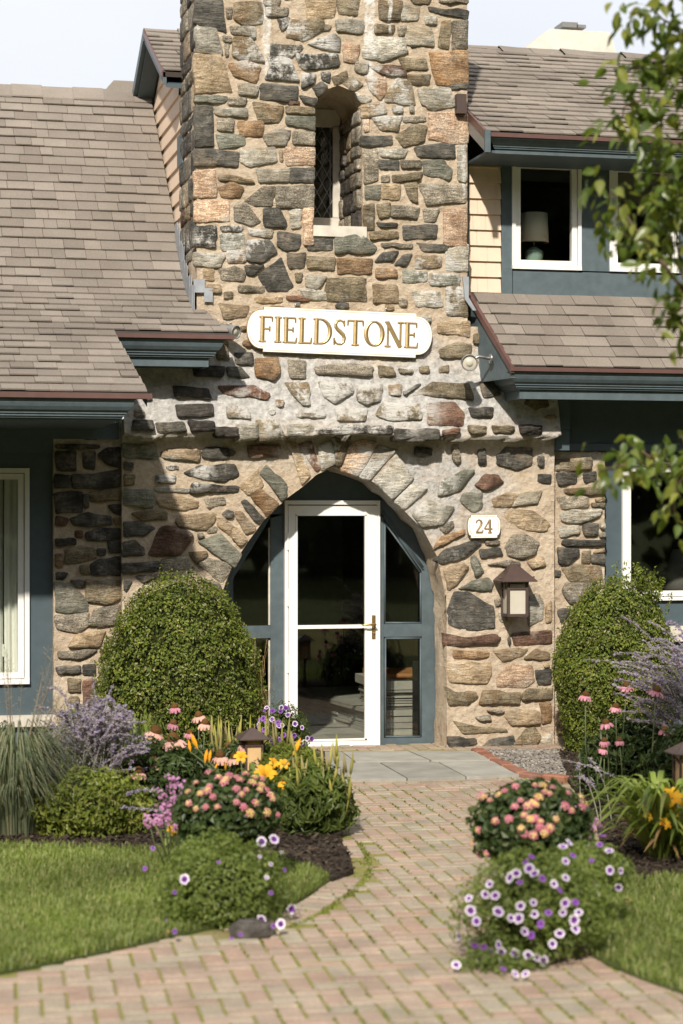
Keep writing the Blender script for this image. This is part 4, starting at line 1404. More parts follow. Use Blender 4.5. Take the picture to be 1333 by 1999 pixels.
# the same slope left of the tower, down to its back corner
Y0g = 0.72
profG = [(Y0g, zEU + (Y0g - YEU) * SLU), (RU_Y, RU_Z)]
roofg = deck(profG, lambda s: (XG, TX1)).build('roof', M_DECK, rh)
shingle_roof(roofg, profG, lambda s: (XG, TX0 + 0.25), M_SHINGLE2, 60, 0.14, 0.006, seed=19)
mb = MB()
mb.add([(XG, RU_Y, RU_Z - 0.01), (XRU, RU_Y, RU_Z - 0.01), (XRU, RU_Y + 2.6, RU_Z - 2.6 * SLU * 1.0), (XG, RU_Y + 2.6, RU_Z - 2.6 * SLU * 1.0)], [(0, 1, 2, 3)])
mb.build('back_slope', M_SHINGLE2, rh)
caps = MB()
x = XG
i = 0
while x < XRU:
    b = x + 0.30
    zc = 0.014 + 0.012 * (i % 2) + 0.006 * random.random()
    caps.add([(x, RU_Y - 0.15, RU_Z - 0.07 + zc), (b, RU_Y - 0.15, RU_Z - 0.07 + zc - 0.012), (b, RU_Y, RU_Z + 0.012 + zc - 0.012), (x, RU_Y, RU_Z + 0.012 + zc),
              (b, RU_Y + 0.15, RU_Z - 0.07 + zc), (x, RU_Y + 0.15, RU_Z - 0.07 + zc), (x, RU_Y - 0.15, RU_Z - 0.09), (b, RU_Y - 0.15, RU_Z - 0.09)],
             [(0, 1, 2, 3), (3, 2, 4, 5), (6, 7, 1, 0)])
    x = b
    i += 1
caps.build('ridge_cap', M_SHINGLE2, roof)
# gable end left of the tower: rake boards, siding courses
xgw = TX0 + 0.02                        # the gable wall plane
mb = MB()
for (dx, off, th, mt) in ((0.0, 0.0, 0.06, 0),):
    pass
def rake(mb, x0, x1, ya, za, yb, zb, drop, mi=0):
    vs = [(x, y, z) for x in (x0, x1) for (y, z) in ((ya, za), (yb, zb), (yb, zb - drop), (ya, za - drop))]
    mb.add(vs, [(0, 1, 2, 3), (7, 6, 5, 4), (0, 4, 5, 1), (1, 5, 6, 2), (2, 6, 7, 3), (3, 7, 4, 0)], mi)
mb = MB()
rake(mb, XG - 0.012, XG + 0.02, Y0g, zEU + (Y0g - YEU) * SLU + 0.01, RU_Y, RU_Z + 0.01, 0.05)
mb.build('rake_edge', M_DRIP, rh)
mb = MB()
rake(mb, XG - 0.010, XG + 0.03, RU_Y, RU_Z + 0.01, RU_Y + 2.6, RU_Z - 2.6 * SLU + 0.01, 0.10)
rake(mb, XG + 0.004, XG + 0.03, Y0g, zEU + (Y0g - YEU) * SLU - 0.045, RU_Y, RU_Z - 0.045, 0.06)
mb.build('rake_board', M_BLUE, rh)
mb = MB()
rake(mb, XG + 0.03, xgw - 0.02, RU_Y, RU_Z - 0.10, RU_Y + 2.6, RU_Z - 0.10 - 2.6 * SLU, 0.03)
rake(mb, XG + 0.03, xgw - 0.02, Y0g, zEU + (Y0g - YEU) * SLU - 0.10, RU_Y, RU_Z - 0.10, 0.03)
mb.build('rake_soffit', M_BLUE2, rh)
z = RU_Z - 2.4
gb = MB()
gb.add([(xgw, Y0g, z), (xgw, RU_Y + 2.6, z), (xgw, RU_Y + 2.6, RU_Z - 0.12 - 2.6 * SLU), (xgw, RU_Y, RU_Z - 0.12), (xgw, Y0g, zEU + (Y0g - YEU) * SLU - 0.12)], [(0, 1, 2, 3, 4)])
gw = gb.build('gable_wall', M_PEACH, rh)
while z < RU_Z - 0.16:
    ya = Y0g
    yb = RU_Y + 2.5
    zt = z + 0.15
    if zt > zEU + (Y0g - YEU) * SLU - 0.12:
        ya = YEU + (zt + 0.12 - zEU) / SLU
    yb = min(yb, RU_Y + (RU_Z - 0.12 - zt) / SLU)
    if yb - ya > 0.1:
        mb = MB()
        mb.add([(xgw - 0.004, ya, zt), (xgw - 0.022, ya, z), (xgw - 0.022, yb, z), (xgw - 0.004, yb, zt), (xgw, ya, z), (xgw, yb, z)], [(0, 1, 2, 3), (1, 4, 5, 2)])
        mb.build('siding_board', M_PEACH, gw)
    z = zt
mb = MB()
zq = W(350, 320, 0.75).z
mb.box(xgw - 0.035, xgw - 0.024, 0.70, 0.98, zq, zq + 0.26)
mb.build('corner_flashing', M_BLUE, rh)
# eave trim of the upper roof, its return at the tower corner
mb = MB()
mb.box(xUe + 0.03, XRU, YEU - 0.02, YEU + 0.05, zEU - 0.036, zEU - 0.004)
mb.build('drip_edge', M_DRIP, rh)
SMALL = [(0.0, 0.0), (0.014, -0.01), (0.03, -0.035), (0.05, -0.055), (0.05, -0.064), (0.06, -0.066), (0.06, -0.078), (0.075, -0.08), (0.075, -0.09)]
eave_moulding('fascia', xUe + 0.02, XRU, YEU + 0.004, zEU - 0.038, rh, M_BLUE, 0.115, 'left', None, SMALL)
mb = MB()                                # raking return board and metal edge
ra0, ra1 = (YEU - 0.01, zEU + 0.006), (YEU + 0.58, zEU + 0.58 * SLU + 0.006)
rake(mb, xUe - 0.012, xUe + 0.008, ra0[0], ra0[1], ra1[0], ra1[1], 0.06)
mb.build('rake_edge', M_DRIP, rh)
mb = MB()
rake(mb, xUe - 0.004, xUe + 0.02, ra0[0] + 0.005, ra0[1] - 0.062, ra1[0], ra1[1] - 0.062, 0.115)
mb.build('rake_board', M_GREYMETAL, rh)
mb = MB()
mb.box(xUe - 0.022, xUe + 0.024, YEU - 0.028, YEU + 0.0, zEU - 0.165, zEU + 0.012)
mb.build('corner_post', M_BLUE, rh)
mb = MB()
mb.box(xUe + 0.03, XRU, YEU + 0.08, YS, zEU - 0.15, zEU - 0.13)
mb.build('soffit', M_BLUE2, rh)
mb = MB()
PB(mb, 892, 183, 911, 221, -0.075, 0.075)
mb.build('metal_scupper', M_COPPER, rh)

# upstairs wall
zs0 = W(1000, 577, YS).z                 # top line of the lower roof at the wall
zsu = zEU - 0.13
xs0, xs1 = W(913, 450, YS).x - 0.05, W(978, 450, YS).x
mb = MB()
mb.box(xs0, xs1, YS + 0.02, YS + 0.12, zs0 - 0.1, zsu)
sw = mb.build('siding_wall', M_PEACH, rh)
z = zs0 + 0.02
rn = random.Random(8)
r = 0
while z < zsu - 0.02:
    h = min(0.131, zsu - z)
    x = xs0 - rn.random() * 0.08
    while x < xs1 - 0.005:
        wd = rn.choice((0.09, 0.11, 0.13, 0.15))
        a, b = max(x, xs0), min(x + wd, xs1 - 0.001)
        if xs1 - b < 0.03:
            b = xs1 - 0.001
        if b - a > 0.02:
            mb = MB()
            ly = YS + 0.004 * rn.random()
            mb.add([(a + 0.0012, ly - 0.014, z), (b - 0.0012, ly - 0.014, z), (b - 0.0012, YS + 0.012, z + h + 0.012), (a + 0.0012, YS + 0.012, z + h + 0.012),
                    (a + 0.0012, YS + 0.02, z), (b - 0.0012, YS + 0.02, z)], [(0, 1, 2, 3), (0, 4, 5, 1)])
            mb.build('siding_shingle', M_PEACH, sw)
        x += wd
    z += h
mb = MB()
PB(mb, 908, 300, 915, 570, YS - 0.03, 0.04)
mb.build('corner_strip', M_BLUE, rh)
wins = [(998, 1133), (1188, 1322), (1400, 1535)]
mb = MB()
zA, zB_ = W(1065, 527, YS).z, W(1065, 311, YS).z
edges = [xs1]
for a, b in wins:
    edges += [W(a, 420, YS).x, W(b, 420, YS).x]
edges.append(XRU)
for i in range(0, len(edges), 2):
    mb.box(edges[i] + (0.001 if i == 0 else 0), edges[i + 1], YS - 0.012, YS + 0.1, zA, zB_)
mb.box(xs1 + 0.001, XRU, YS - 0.012, YS + 0.1, zB_, zsu)
mb.build('wall_trim', M_BLUE, rh)
mb = MB()
mb.box(W(1000, 527, YS).x, XRU, YS - 0.016, YS + 0.1, zs0 - 0.1, zA - 0.012)
mb.build('apron_board', M_BLUE, rh)
mb = MB()
mb.box(xs1 + 0.001, W(1000, 527, YS).x - 0.006, YS - 0.014, YS + 0.1, zs0 - 0.1, zA - 0.001)
mb.build('corner_board', M_BLUE, rh)
for i in range(0, 3):
    window(rh, edges[1 + 2 * i], edges[2 + 2 * i], zA, zB_, YS, 0.055, sash=0.042)
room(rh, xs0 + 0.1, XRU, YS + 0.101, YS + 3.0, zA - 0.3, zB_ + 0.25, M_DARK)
mb = MB()
mb.box(edges[3] + 0.05, edges[4] - 0.05, YS + 0.12, YS + 0.13, zB_ - 0.33, zB_)
mb.build('window_blind', M_DARK2, rh)
# table lamp inside the first window
lc = W(1042, 512, YS + 0.30)
lamp = E('table_lamp', (lc.x, lc.y, lc.z), 'table lamp with white drum shade and ribbed green base behind the upstairs window', 'lamp')
mb = MB()
R0 = 0.118
pr = [(0.06, 0.0)]
hb = W(1042, 481, YS + 0.30).z - lc.z
for k in range(15):
    t = k / 14
    rr = 0.078 * (0.80 + 0.28 * math.sin(PI * (0.15 + 0.8 * t))) * (1 - 0.55 * max(0, t - 0.72) / 0.28)
    pr += [(rr, 0.01 + (hb - 0.02) * t), (rr * 0.93, 0.01 + (hb - 0.02) * (t + 0.5 / 14))]
mb.lathe(lc, pr, 20)
mb.build('lamp_base', M_LAMPG, lamp)
mb = MB()
zb_, zt_ = W(1042, 474, YS + 0.30).z - lc.z, W(1042, 417, YS + 0.30).z - lc.z
mb.lathe(lc, [(0.128, zb_), (0.118, zt_), (0.112, zt_), (0.122, zb_)], 28)
mb.build('lamp_shade', M_LAMPS, lamp)
mb = MB()
mb.tube([(lc.x, lc.y, lc.z + hb - 0.03), (lc.x, lc.y, lc.z + zt_ - 0.02)], 0.008, 8)
mb.build('lamp_stem', M_BRASS, lamp)
mb = MB()
tb = W(1042, 512, YS + 0.30)
mb.box(tb.x - 0.4, tb.x + 0.4, YS + 0.13, YS + 0.70, tb.z - 0.05, tb.z - 0.002)
for sx in (-0.36, 0.36):
    for sy in (0.17, 0.66):
        mb.box(tb.x + sx - 0.02, tb.x + sx + 0.02, YS + sy - 0.02, YS + sy + 0.02, tb.z - 0.3, tb.z - 0.05)
tag(mb.build('lamp_table', M_WOOD), 'small dark table under the lamp inside the upstairs window', 'table')

# lower right roof
YER = -0.60
zER = W(1003, 716, YER).z
zTR = zs0 + 0.01
XER = W(1003, 716, YER).x
slr = math.atan2(zTR - zER, YS - YER)
xR_top = W(919, 577, YS - 0.05).x
LR = math.hypot(YS - YER, zTR - zER)
profR = [(YER, zER), (YS - 0.01, zTR)]
def xl_r(s):
    t = min(1, s / LR)
    return XER - 0.02 + (xR_top - XER + 0.02) * t, XRU
roofr = deck(profR, xl_r).build('roof', M_DECK, rh)
shingle_roof(roofr, profR, xl_r, M_SHINGLE, 260, 0.145, 0.01, seed=29)
mb = MB()
mb.box(XER - 0.03, XRU, YER - 0.02, YER + 0.04, zER - 0.034, zER - 0.002)
mb.build('drip_edge', M_DRIP, rh)
mb = MB()
vs = []
for dx0, dx1, off, drop in ((-0.03, 0.0, 0.012, 0.06),):
    vs = [(XER + dx0, YER - 0.01, zER + off), (XER + dx1, YER - 0.01, zER + off), (xR_top + dx1, YS - 0.03, zTR + off), (xR_top + dx0, YS - 0.03, zTR + off)]
    vs += [(x, y, z - drop) for x, y, z in vs]
    mb.add(vs, [(0, 1, 2, 3), (7, 6, 5, 4), (0, 4, 5, 1), (1, 5, 6, 2), (2, 6, 7, 3), (3, 7, 4, 0)])
mb.build('rake_edge', M_DRIP, rh)
mb = MB()
vs = [(XER - 0.015, YER + 0.02, zER - 0.05), (XER + 0.02, YER + 0.02, zER - 0.05), (xR_top + 0.02, YS - 0.02, zTR - 0.05), (xR_top - 0.015, YS - 0.02, zTR - 0.05)]
vs += [(x, y, zER - 0.09) for x, y, z in vs]
mb.add(vs, [(0, 1, 2, 3), (7, 6, 5, 4), (0, 4, 5, 1), (1, 5, 6, 2), (2, 6, 7, 3), (3, 7, 4, 0)])
mb.build('rake_board', M_BLUE, rh)
dR = W(1100, 722, YER).z - W(1100, 775, YER + 0.1).z
eave_moulding('fascia', XER - 0.03, XRU, YER, zER - 0.036, rh, M_BLUE, dR, 'left', 0.0)
mb = MB()
mb.box(XER + 0.09, XRU, YER + 0.125, YS, zER - 0.02 - dR + 0.03, zER - dR + 0.03)
mb.build('soffit', M_BLUE2, rh)
# flashing dropping down the tower corner
mb = MB()
pts = [(903, 540), (915, 540), (915, 580), (930, 606), (923, 606), (908, 585)]
PR(mb, pts, -0.05, 0.02)
mb.build('flashing', M_LEAD, rh)
# beam and corner bracket under the eave
YR = 0.20
mb = MB()
bx0 = W(1110, 830, -0.02).x
mb.box(bx0, XRU, 0.12, 0.18, W(1200, 866, 0.12).z, zER - 0.02 - dR + 0.03)
mb.box(bx0, XRU, 0.06, 0.18, W(1200, 880, 0.06).z, W(1200, 866, 0.06).z - 0.002)
mb.build('beam', M_BLUE2, rh)
mb = MB()
bxl = W(1084, 830, -0.06).x
mb.box(bxl, bx0 - 0.002, -0.06, 0.16, W(1095, 838, -0.06).z, zER - 0.02 - dR + 0.03)
mb.box(bxl + 0.012, bx0 - 0.002, -0.045, 0.16, W(1095, 879, -0.04).z, W(1095, 838, -0.06).z - 0.002)
mb.build('bracket', M_BLUE2, rh)
# downstairs window
xa, xb = W(1180, 1100, YR).x - 0.06, W(1213, 1100, YR).x
xb2 = W(1480, 1100, YR).x
zwb, zwt = W(1270, 1172, YR).z, W(1270, 903, YR).z
mb = MB()
mb.box(xa, xb, YR, YR + 0.12, -0.05, W(1200, 880, YR).z)
mb.box(xb, xb2, YR, YR + 0.12, -0.05, zwb)
mb.box(xb2, XRU, YR, YR + 0.12, -0.05, W(1200, 880, YR).z)
mb.box(xb, xb2, YR, YR + 0.12, zwt, W(1200, 880, YR).z)
mb.build('lower_wall', M_BLUE2, rh)
window(rh, xb, xb2, zwb, zwt, YR, 0.055, sash=0.045)
mb = MB()
mb.box(xb - 0.05, xb2 + 0.1, YR - 0.05, YR - 0.002, W(1290, 1252, YR).z, W(1290, 1222, YR).z)
mb.build('sill_board', M_OLDW, rh)
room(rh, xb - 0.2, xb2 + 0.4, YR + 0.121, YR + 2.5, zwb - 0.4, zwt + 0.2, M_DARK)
lc = W(1325, 1150, YR + 1.3)
lamp2 = E('table_lamp', (lc.x, lc.y, lc.z - 0.3), 'dim grey cone shaded lamp behind the lower right window', 'lamp')
mb = MB()
h2 = W(1325, 1068, YR + 1.3).z - W(1325, 1146, YR + 1.3).z
mb.lathe((lc.x, lc.y, lc.z), [(0.17, 0), (0.06, h2), (0.055, h2), (0.16, 0.0)], 24)
mb.build('lamp_shade', M_LAMPD, lamp2)
mb = MB()
mb.lathe((lc.x, lc.y, lc.z - 0.3), [(0.07, 0), (0.07, 0.02), (0.05, 0.1), (0.06, 0.2), (0.02, 0.28), (0.012, 0.34)], 16)
mb.build('lamp_base', M_LAMPG, lamp2)
sc_ = W(1241, 1153, YR + 0.10)
mb = MB()
for k in range(5):
    an = PI / 2 + k * 2 * PI / 5
    L = 0.085 if k else 0.10
    p0 = Vector((sc_.x, sc_.y, sc_.z))
    p1 = p0 + Vector((math.cos(an) * L, 0.02, math.sin(an) * L * 0.8))
    mb.tube([p0, p0.lerp(p1, 0.5), p1], [0.016, 0.010, 0.003], 6)
tag(mb.build('starfish', M_CURTAIN), 'pale starfish ornament propped on the lower right window sill', 'ornament')
mb = MB()
mb.box(xb + 0.05, xb2, YR + 0.062, YR + 0.17, sc_.z - 0.10, sc_.z - 0.07)
mb.build('window_stool', M_WHITE, rh)

# white chimney behind the ridge
YC = RU_Y + 1.0
ch = E('chimney', (W(1115, 80, YC).x, YC + 0.4, RU_Z - 0.8), 'white stucco chimney with sloping shoulders behind the right roof ridge', 'chimney')
mb = MB()
xa_, xb_ = W(1020, 100, YC).x, W(1204, 100, YC).x
xc_, xd_ = W(1082, 52, YC).x, W(1198, 56, YC).x
zt_, zsd = W(1140, 53, YC).z, W(1140, 98, YC).z
zb_ = RU_Z - 1.0
v = []
for (yo, yi) in ((YC, 0), (YC + 0.8, 0)):
    v += [(xa_, yo, zb_), (xb_, yo, zb_), (xb_, yo, zsd - 0.03), (xb_ - 0.02, yo + (0.12 if yo == YC else -0.12), zt_ - 0.02), (xd_ - 0.02, yo + (0.14 if yo == YC else -0.14), zt_), (xc_, yo + (0.14 if yo == YC else -0.14), zt_), (xa_, yo, zsd - 0.03)]
mb.add(v, [(0, 1, 2, 6), (6, 2, 3, 5), (5, 3, 4), (7, 13, 9, 8), (13, 12, 10, 9), (12, 11, 10), (0, 6, 13, 7), (6, 5, 12, 13), (5, 4, 11, 12), (4, 3, 10, 11), (3, 2, 9, 10), (2, 1, 8, 9)])
mb.build('stack', M_STUCCO, ch)
mb = MB()
PB(mb, 1098, 43, 1128, 53, YC + 0.3, 0.25)
PB(mb, 1126, 48, 1144, 54, YC + 0.3, 0.2)
mb.build('flue', M_GREYMETAL, ch)
# ------------------------------------------------------------------ entrance: blue surround, storm door, hall behind
YD = 0.35
sur = E('door_surround', (W(650, 1466, YD).x, YD, 0.0), 'blue timber surround with arched transom panel and two glazed sidelights filling the archway', 'door frame')
YP = YD + 0.03
mb = MB()
PR(mb, [(550, 976), (550, 950), (575, 925), (615, 900), (660, 885), (705, 900), (745, 930), (745, 976)], YP, 0.06)
mb.build('transom_panel', M_BLUE2, sur)
mb = MB()
PR(mb, [(742, 976), (742, 925), (790, 950), (840, 1005), (875, 1080), (892, 1170), (892, 1468), (823, 1468), (823, 1114), (749, 1012), (742, 1004)], YP, 0.06)
PB(mb, 742, 1004, 749, 1468, YP, 0.055)
PB(mb, 749, 1218, 823, 1243, YP - 0.006, 0.06)
PB(mb, 749, 1440, 823, 1468, YP, 0.055)
mb.build('sidelight_frame', M_BLUE, sur)
mb = MB()
# beads round the panes
def bead(mb, pts, Y, wd=2.6):
    n = len(pts)
    for i in range(n):
        a, b = W(*pts[i], Y), W(*pts[(i + 1) % n], Y)
        mb.tube([a, b], 0.009, 6)
bead(mb, [(751, 1020), (821, 1118), (821, 1216), (751, 1216)], YP + 0.004)
bead(mb, [(752, 1246), (821, 1246), (821, 1438), (752, 1438)], YP + 0.004)
bead(mb, [(748, 998), (826, 1108), (826, 1112), (749, 1008)], YP - 0.001)
mb.build('glazing_bead', M_BLUE, sur)
mb = MB()
PR(mb, [(553, 976), (553, 930), (500, 965), (450, 1030), (420, 1100), (405, 1170), (405, 1468), (455, 1468), (455, 1130), (527, 1012), (553, 1004)], YP, 0.06)
PB(mb, 528, 1004, 556, 1468, YP, 0.055)
PB(mb, 455, 1222, 528, 1246, YP - 0.006, 0.06)
PB(mb, 455, 1440, 528, 1468, YP, 0.055)
mb.build('sidelight_frame', M_BLUE, sur)
mb = MB()
PB(mb, 524, 1030, 529, 1220, YP + 0.02, 0.02)
PB(mb, 524, 1247, 529, 1440, YP + 0.02, 0.02)
mb.build('glazing_bead', M_OLDW, sur)
for (q0, q1) in (((749, 1010), (823, 1218)), ((749, 1243), (823, 1440)), ((455, 1010), (528, 1222)), ((455, 1246), (528, 1440))):
    mb = MB()
    PB(mb, q0[0], q0[1], q1[0], q1[1], YP + 0.03, 0.006)
    mb.build('pane', M_GLASS, sur)
mb = MB()
PB(mb, 742, 1462, 860, 1470, YP - 0.02, 0.03)
mb.build('sill_strip', M_BLUE2, sur)

door = E('storm_door', (W(650, 1466, YD).x, YD, 0.0), 'white glazed storm door with brass lever handle in the stone archway', 'door')
YF = YD - 0.015
mb = MB()
PB(mb, 556, 985, 562, 1466, YF, 0.05)
PB(mb, 737.5, 985, 742, 1466, YF, 0.05)
PB(mb, 556, 977, 742, 985, YF - 0.008, 0.058)
mb.build('door_jamb', M_WHITE, door)
YL2 = YD - 0.005
mb = MB()
PB(mb, 563, 987, 580.5, 1466, YL2, 0.035)
PB(mb, 712.5, 987, 737, 1466, YL2, 0.035)
PB(mb, 580.5, 987, 712.5, 1007, YL2, 0.035)
PB(mb, 580.5, 1443, 712.5, 1466, YL2, 0.035)
leaf_ = mb.build('door_leaf', M_WHITE, door)
mb = MB()
for (a0, b0, a1, b1) in ((577, 1005, 580.8, 1446), (712.2, 1005, 716, 1446), (577, 1003, 716, 1006.5), (577, 1443.5, 716, 1446.5)):
    PB(mb, a0, b0, a1, b1, YL2 - 0.006, 0.02)
mb.build('glass_stop', M_WHITE, leaf_)
mb = MB()
PB(mb, 580, 1220, 713, 1227, YL2 - 0.002, 0.03)
mb.build('crossbar', M_WHITE, door)
for (b0, b1) in ((1007, 1220), (1227, 1443)):
    mb = MB()
    PB(mb, 580.5, b0, 712.5, b1, YL2 + 0.015, 0.006)
    mb.build('pane', M_GLASS, door)
mb = MB()
for b0 in (1040, 1150, 1280, 1390):
    PB(mb, 559, b0, 563.5, b0 + 34, YF - 0.006, 0.02)
mb.build('hinge', M_WHITE, door)
mb = MB()
PB(mb, 726, 1201, 733, 1247, YL2 - 0.008, 0.008)
plate = mb.build('handle_plate', M_BRASS, door)
mb = MB()
h0 = W(729.5, 1219, YL2)
mb.tube([h0, h0 + Vector((0, -0.055, 0))], 0.009, 10)
mb.tube([h0 + Vector((0.008, -0.055, 0)), h0 + Vector((-0.05, -0.056, 0.002)), h0 + Vector((-0.10, -0.05, -0.004)), h0 + Vector((-0.112, -0.04, 0.004))], [0.009, 0.009, 0.008, 0.006], 8)
mb.build('lever', M_BRASS, plate)
mb = MB()
k0 = W(729.5, 1236, YL2)
mb.tube([k0, k0 + Vector((0, -0.014, 0))], 0.007, 10)
mb.build('lock_cylinder', M_BRASS, plate)
mb = MB()
PB(mb, 554, 1466.5, 745, 1471, YD - 0.05, 0.12)
mb.build('threshold', M_WOOD, door)

# the hall: floor, walls, stacked slate hearth
hx0, hx1 = W(440, 1466, YD).x - 0.3, W(860, 1466, YD).x + 0.35
hall = E('entrance_hall', ((hx0 + hx1) / 2, 2.0, 0.0), 'dark entrance hall with grey slate floor seen through the glazed door', 'room')
YH = YD + 0.10
mb = MB()
v = [(hx0, YH, 0.012), (hx1, YH, 0.012), (hx1, 5.5, 0.012), (hx0, 5.5, 0.012), (hx0, YH, 2.9), (hx1, YH, 2.9), (hx1, 5.5, 2.9), (hx0, 5.5, 2.9)]
mb.add(v, [(7, 6, 5, 4), (2, 6, 7, 3), (1, 5, 6, 2), (0, 3, 7, 4)])
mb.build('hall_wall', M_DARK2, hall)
rn = random.Random(21)
y = YH
while y < 5.5:
    x = hx0 - rn.random() * 0.4
    dy = rn.choice((0.3, 0.45, 0.6))
    while x < hx1:
        dx = rn.choice((0.3, 0.45, 0.6))
        a, b = max(x, hx0), min(x + dx, hx1)
        if b - a > 0.05:
            mb = MB()
            mb.box(a + 0.004, b - 0.004, y + 0.004, min(y + dy, 5.5) - 0.004, 0.0, 0.018 + 0.003 * rn.random())
            mb.build('floor_slate', M_SLATE, hall)
        x += dx
    y += dy
# a low slate ledge along the hall, and a hearth of stacked slates on the right
hearth = E('slate_ledge', (0.25, 2.2, 0.02), 'low stacked slate ledge running across the hall behind the door', 'ledge')
p0, p1 = G(585, 1392, 0.02), G(722, 1432, 0.02)
dirx = Vector((p1.x - p0.x, p1.y - p0.y, 0)).normalized()
nrm = Vector((-dirx.y, dirx.x, 0))
if nrm.y < 0:
    nrm = -nrm
def slab(mb, c0, L, dep, z0, z1, jit):
    a = c0 + nrm * jit
    vs = []
    for zz in (z0, z1):
        for (u, v_) in ((0, 0), (L, 0), (L, dep), (0, dep)):
            q = a + dirx * u + nrm * v_
            vs.append((q.x, q.y, zz))
    mb.add(vs, [(3, 2, 1, 0), (4, 5, 6, 7), (0, 1, 5, 4), (1, 2, 6, 5), (2, 3, 7, 6), (3, 0, 4, 7)])
z = 0.02
LL = (p1 - p0).length + 0.05
k = 0
while z < 0.20:
    u = -0.3
    h = 0.022 + 0.012 * rn.random()
    while u < LL:
        d_ = 0.25 + 0.4 * rn.random()
        mb = MB()
        slab(mb, p0 + dirx * u, min(d_, LL - u) - 0.006, 0.5, z, z + h - 0.004, 0.03 * rn.random())
        mb.build('slate', M_SLATE, hearth)
        u += d_
    z += h
mb = MB()
slab(mb, p0 - dirx * 0.3, LL + 0.3, 0.8, z, z + 0.035, -0.03)
mb.build('ledge_top', M_SLATE, hearth)
stk = E('slate_stack', (W(790, 1440, 1.0).x, 1.0, 0.02), 'stepped stack of grey slates topped with orange wood behind the right sidelight', 'hearth')
sx0, sx1 = W(742, 1400, 0.9).x, hx1 - 0.02
z = 0.02
ztab = W(780, 1347, 0.9).z
rn = random.Random(5)
i = 0
while z < ztab:
    t = z / ztab
    h = 0.055 if t < 0.5 else 0.024
    off = 0.0 if t < 0.55 else 0.08 - 0.1 * (t - 0.55)
    mb = MB()
    mb.box(sx0 + 0.02 * rn.random(), sx1, 0.80 + off + 0.03 * rn.random(), 1.7, z, z + h - 0.006)
    mb.build('slate', M_SLATE, stk)
    z += h
mb = MB()
mb.prism([(sx0 - 0.02, z), (sx1, z), (sx1, z + 0.075), (sx0 - 0.02, z + 0.075)], 0.84, 1.75)
mb.build('slate', M_SLATE, stk)
mb = MB()
mb.box(sx0 + 0.05, sx1, 1.05, 1.75, z + 0.078, z + 0.12)
mb.build('wood_top', M_WOOD, stk)
mb = MB()
PB(mb, 806, 1290, 822, 1436, 0.50, 0.02)
for q in range(6):
    PB(mb, 807.5 + q * 2.4, 1294, 808.6 + q * 2.4, 1434, 0.496, 0.006)
tag(mb.build('ribbed_panel', M_BLACK), 'narrow black ribbed panel standing inside the right sidelight', 'panel')

# ------------------------------------------------------------------ lettering
def ridge(mb, pts, wid, h, base, mi=0, closed=False):
    """stroke with a raised spine; pts in x,z of the board (front at -y)"""
    n = len(pts)
    vs, fs = [], []
    for i in range(n):
        a = pts[(i - 1) % n] if closed or i > 0 else pts[i]
        b = pts[(i + 1) % n] if closed or i < n - 1 else pts[i]
        t = Vector((b[0] - a[0], b[1] - a[1])).normalized()
        nn = Vector((-t.y, t.x))
        w_ = wid[i] / 2
        x, z = pts[i]
        vs += [(x + nn.x * w_, 0, z + nn.y * w_), (x + nn.x * w_, -base, z + nn.y * w_), (x, -base - h, z), (x - nn.x * w_, -base, z - nn.y * w_), (x - nn.x * w_, 0, z - nn.y * w_)]
    m = n if closed else n - 1
    for i in range(m):
        j = (i + 1) % n
        for k in range(4):
            fs.append((i * 5 + k, i * 5 + k + 1, j * 5 + k + 1, j * 5 + k))
    if not closed:
        fs += [(0, 1, 2, 3, 4), tuple((n - 1) * 5 + k for k in (4, 3, 2, 1, 0))]
    mb.add(vs, fs, mi)

def arc(cx, cz, rx, rz, a0, a1, n=18):
    return [(cx + rx * math.cos(R_(a0 + (a1 - a0) * i / n)), cz + rz * math.sin(R_(a0 + (a1 - a0) * i / n))) for i in range(n + 1)]

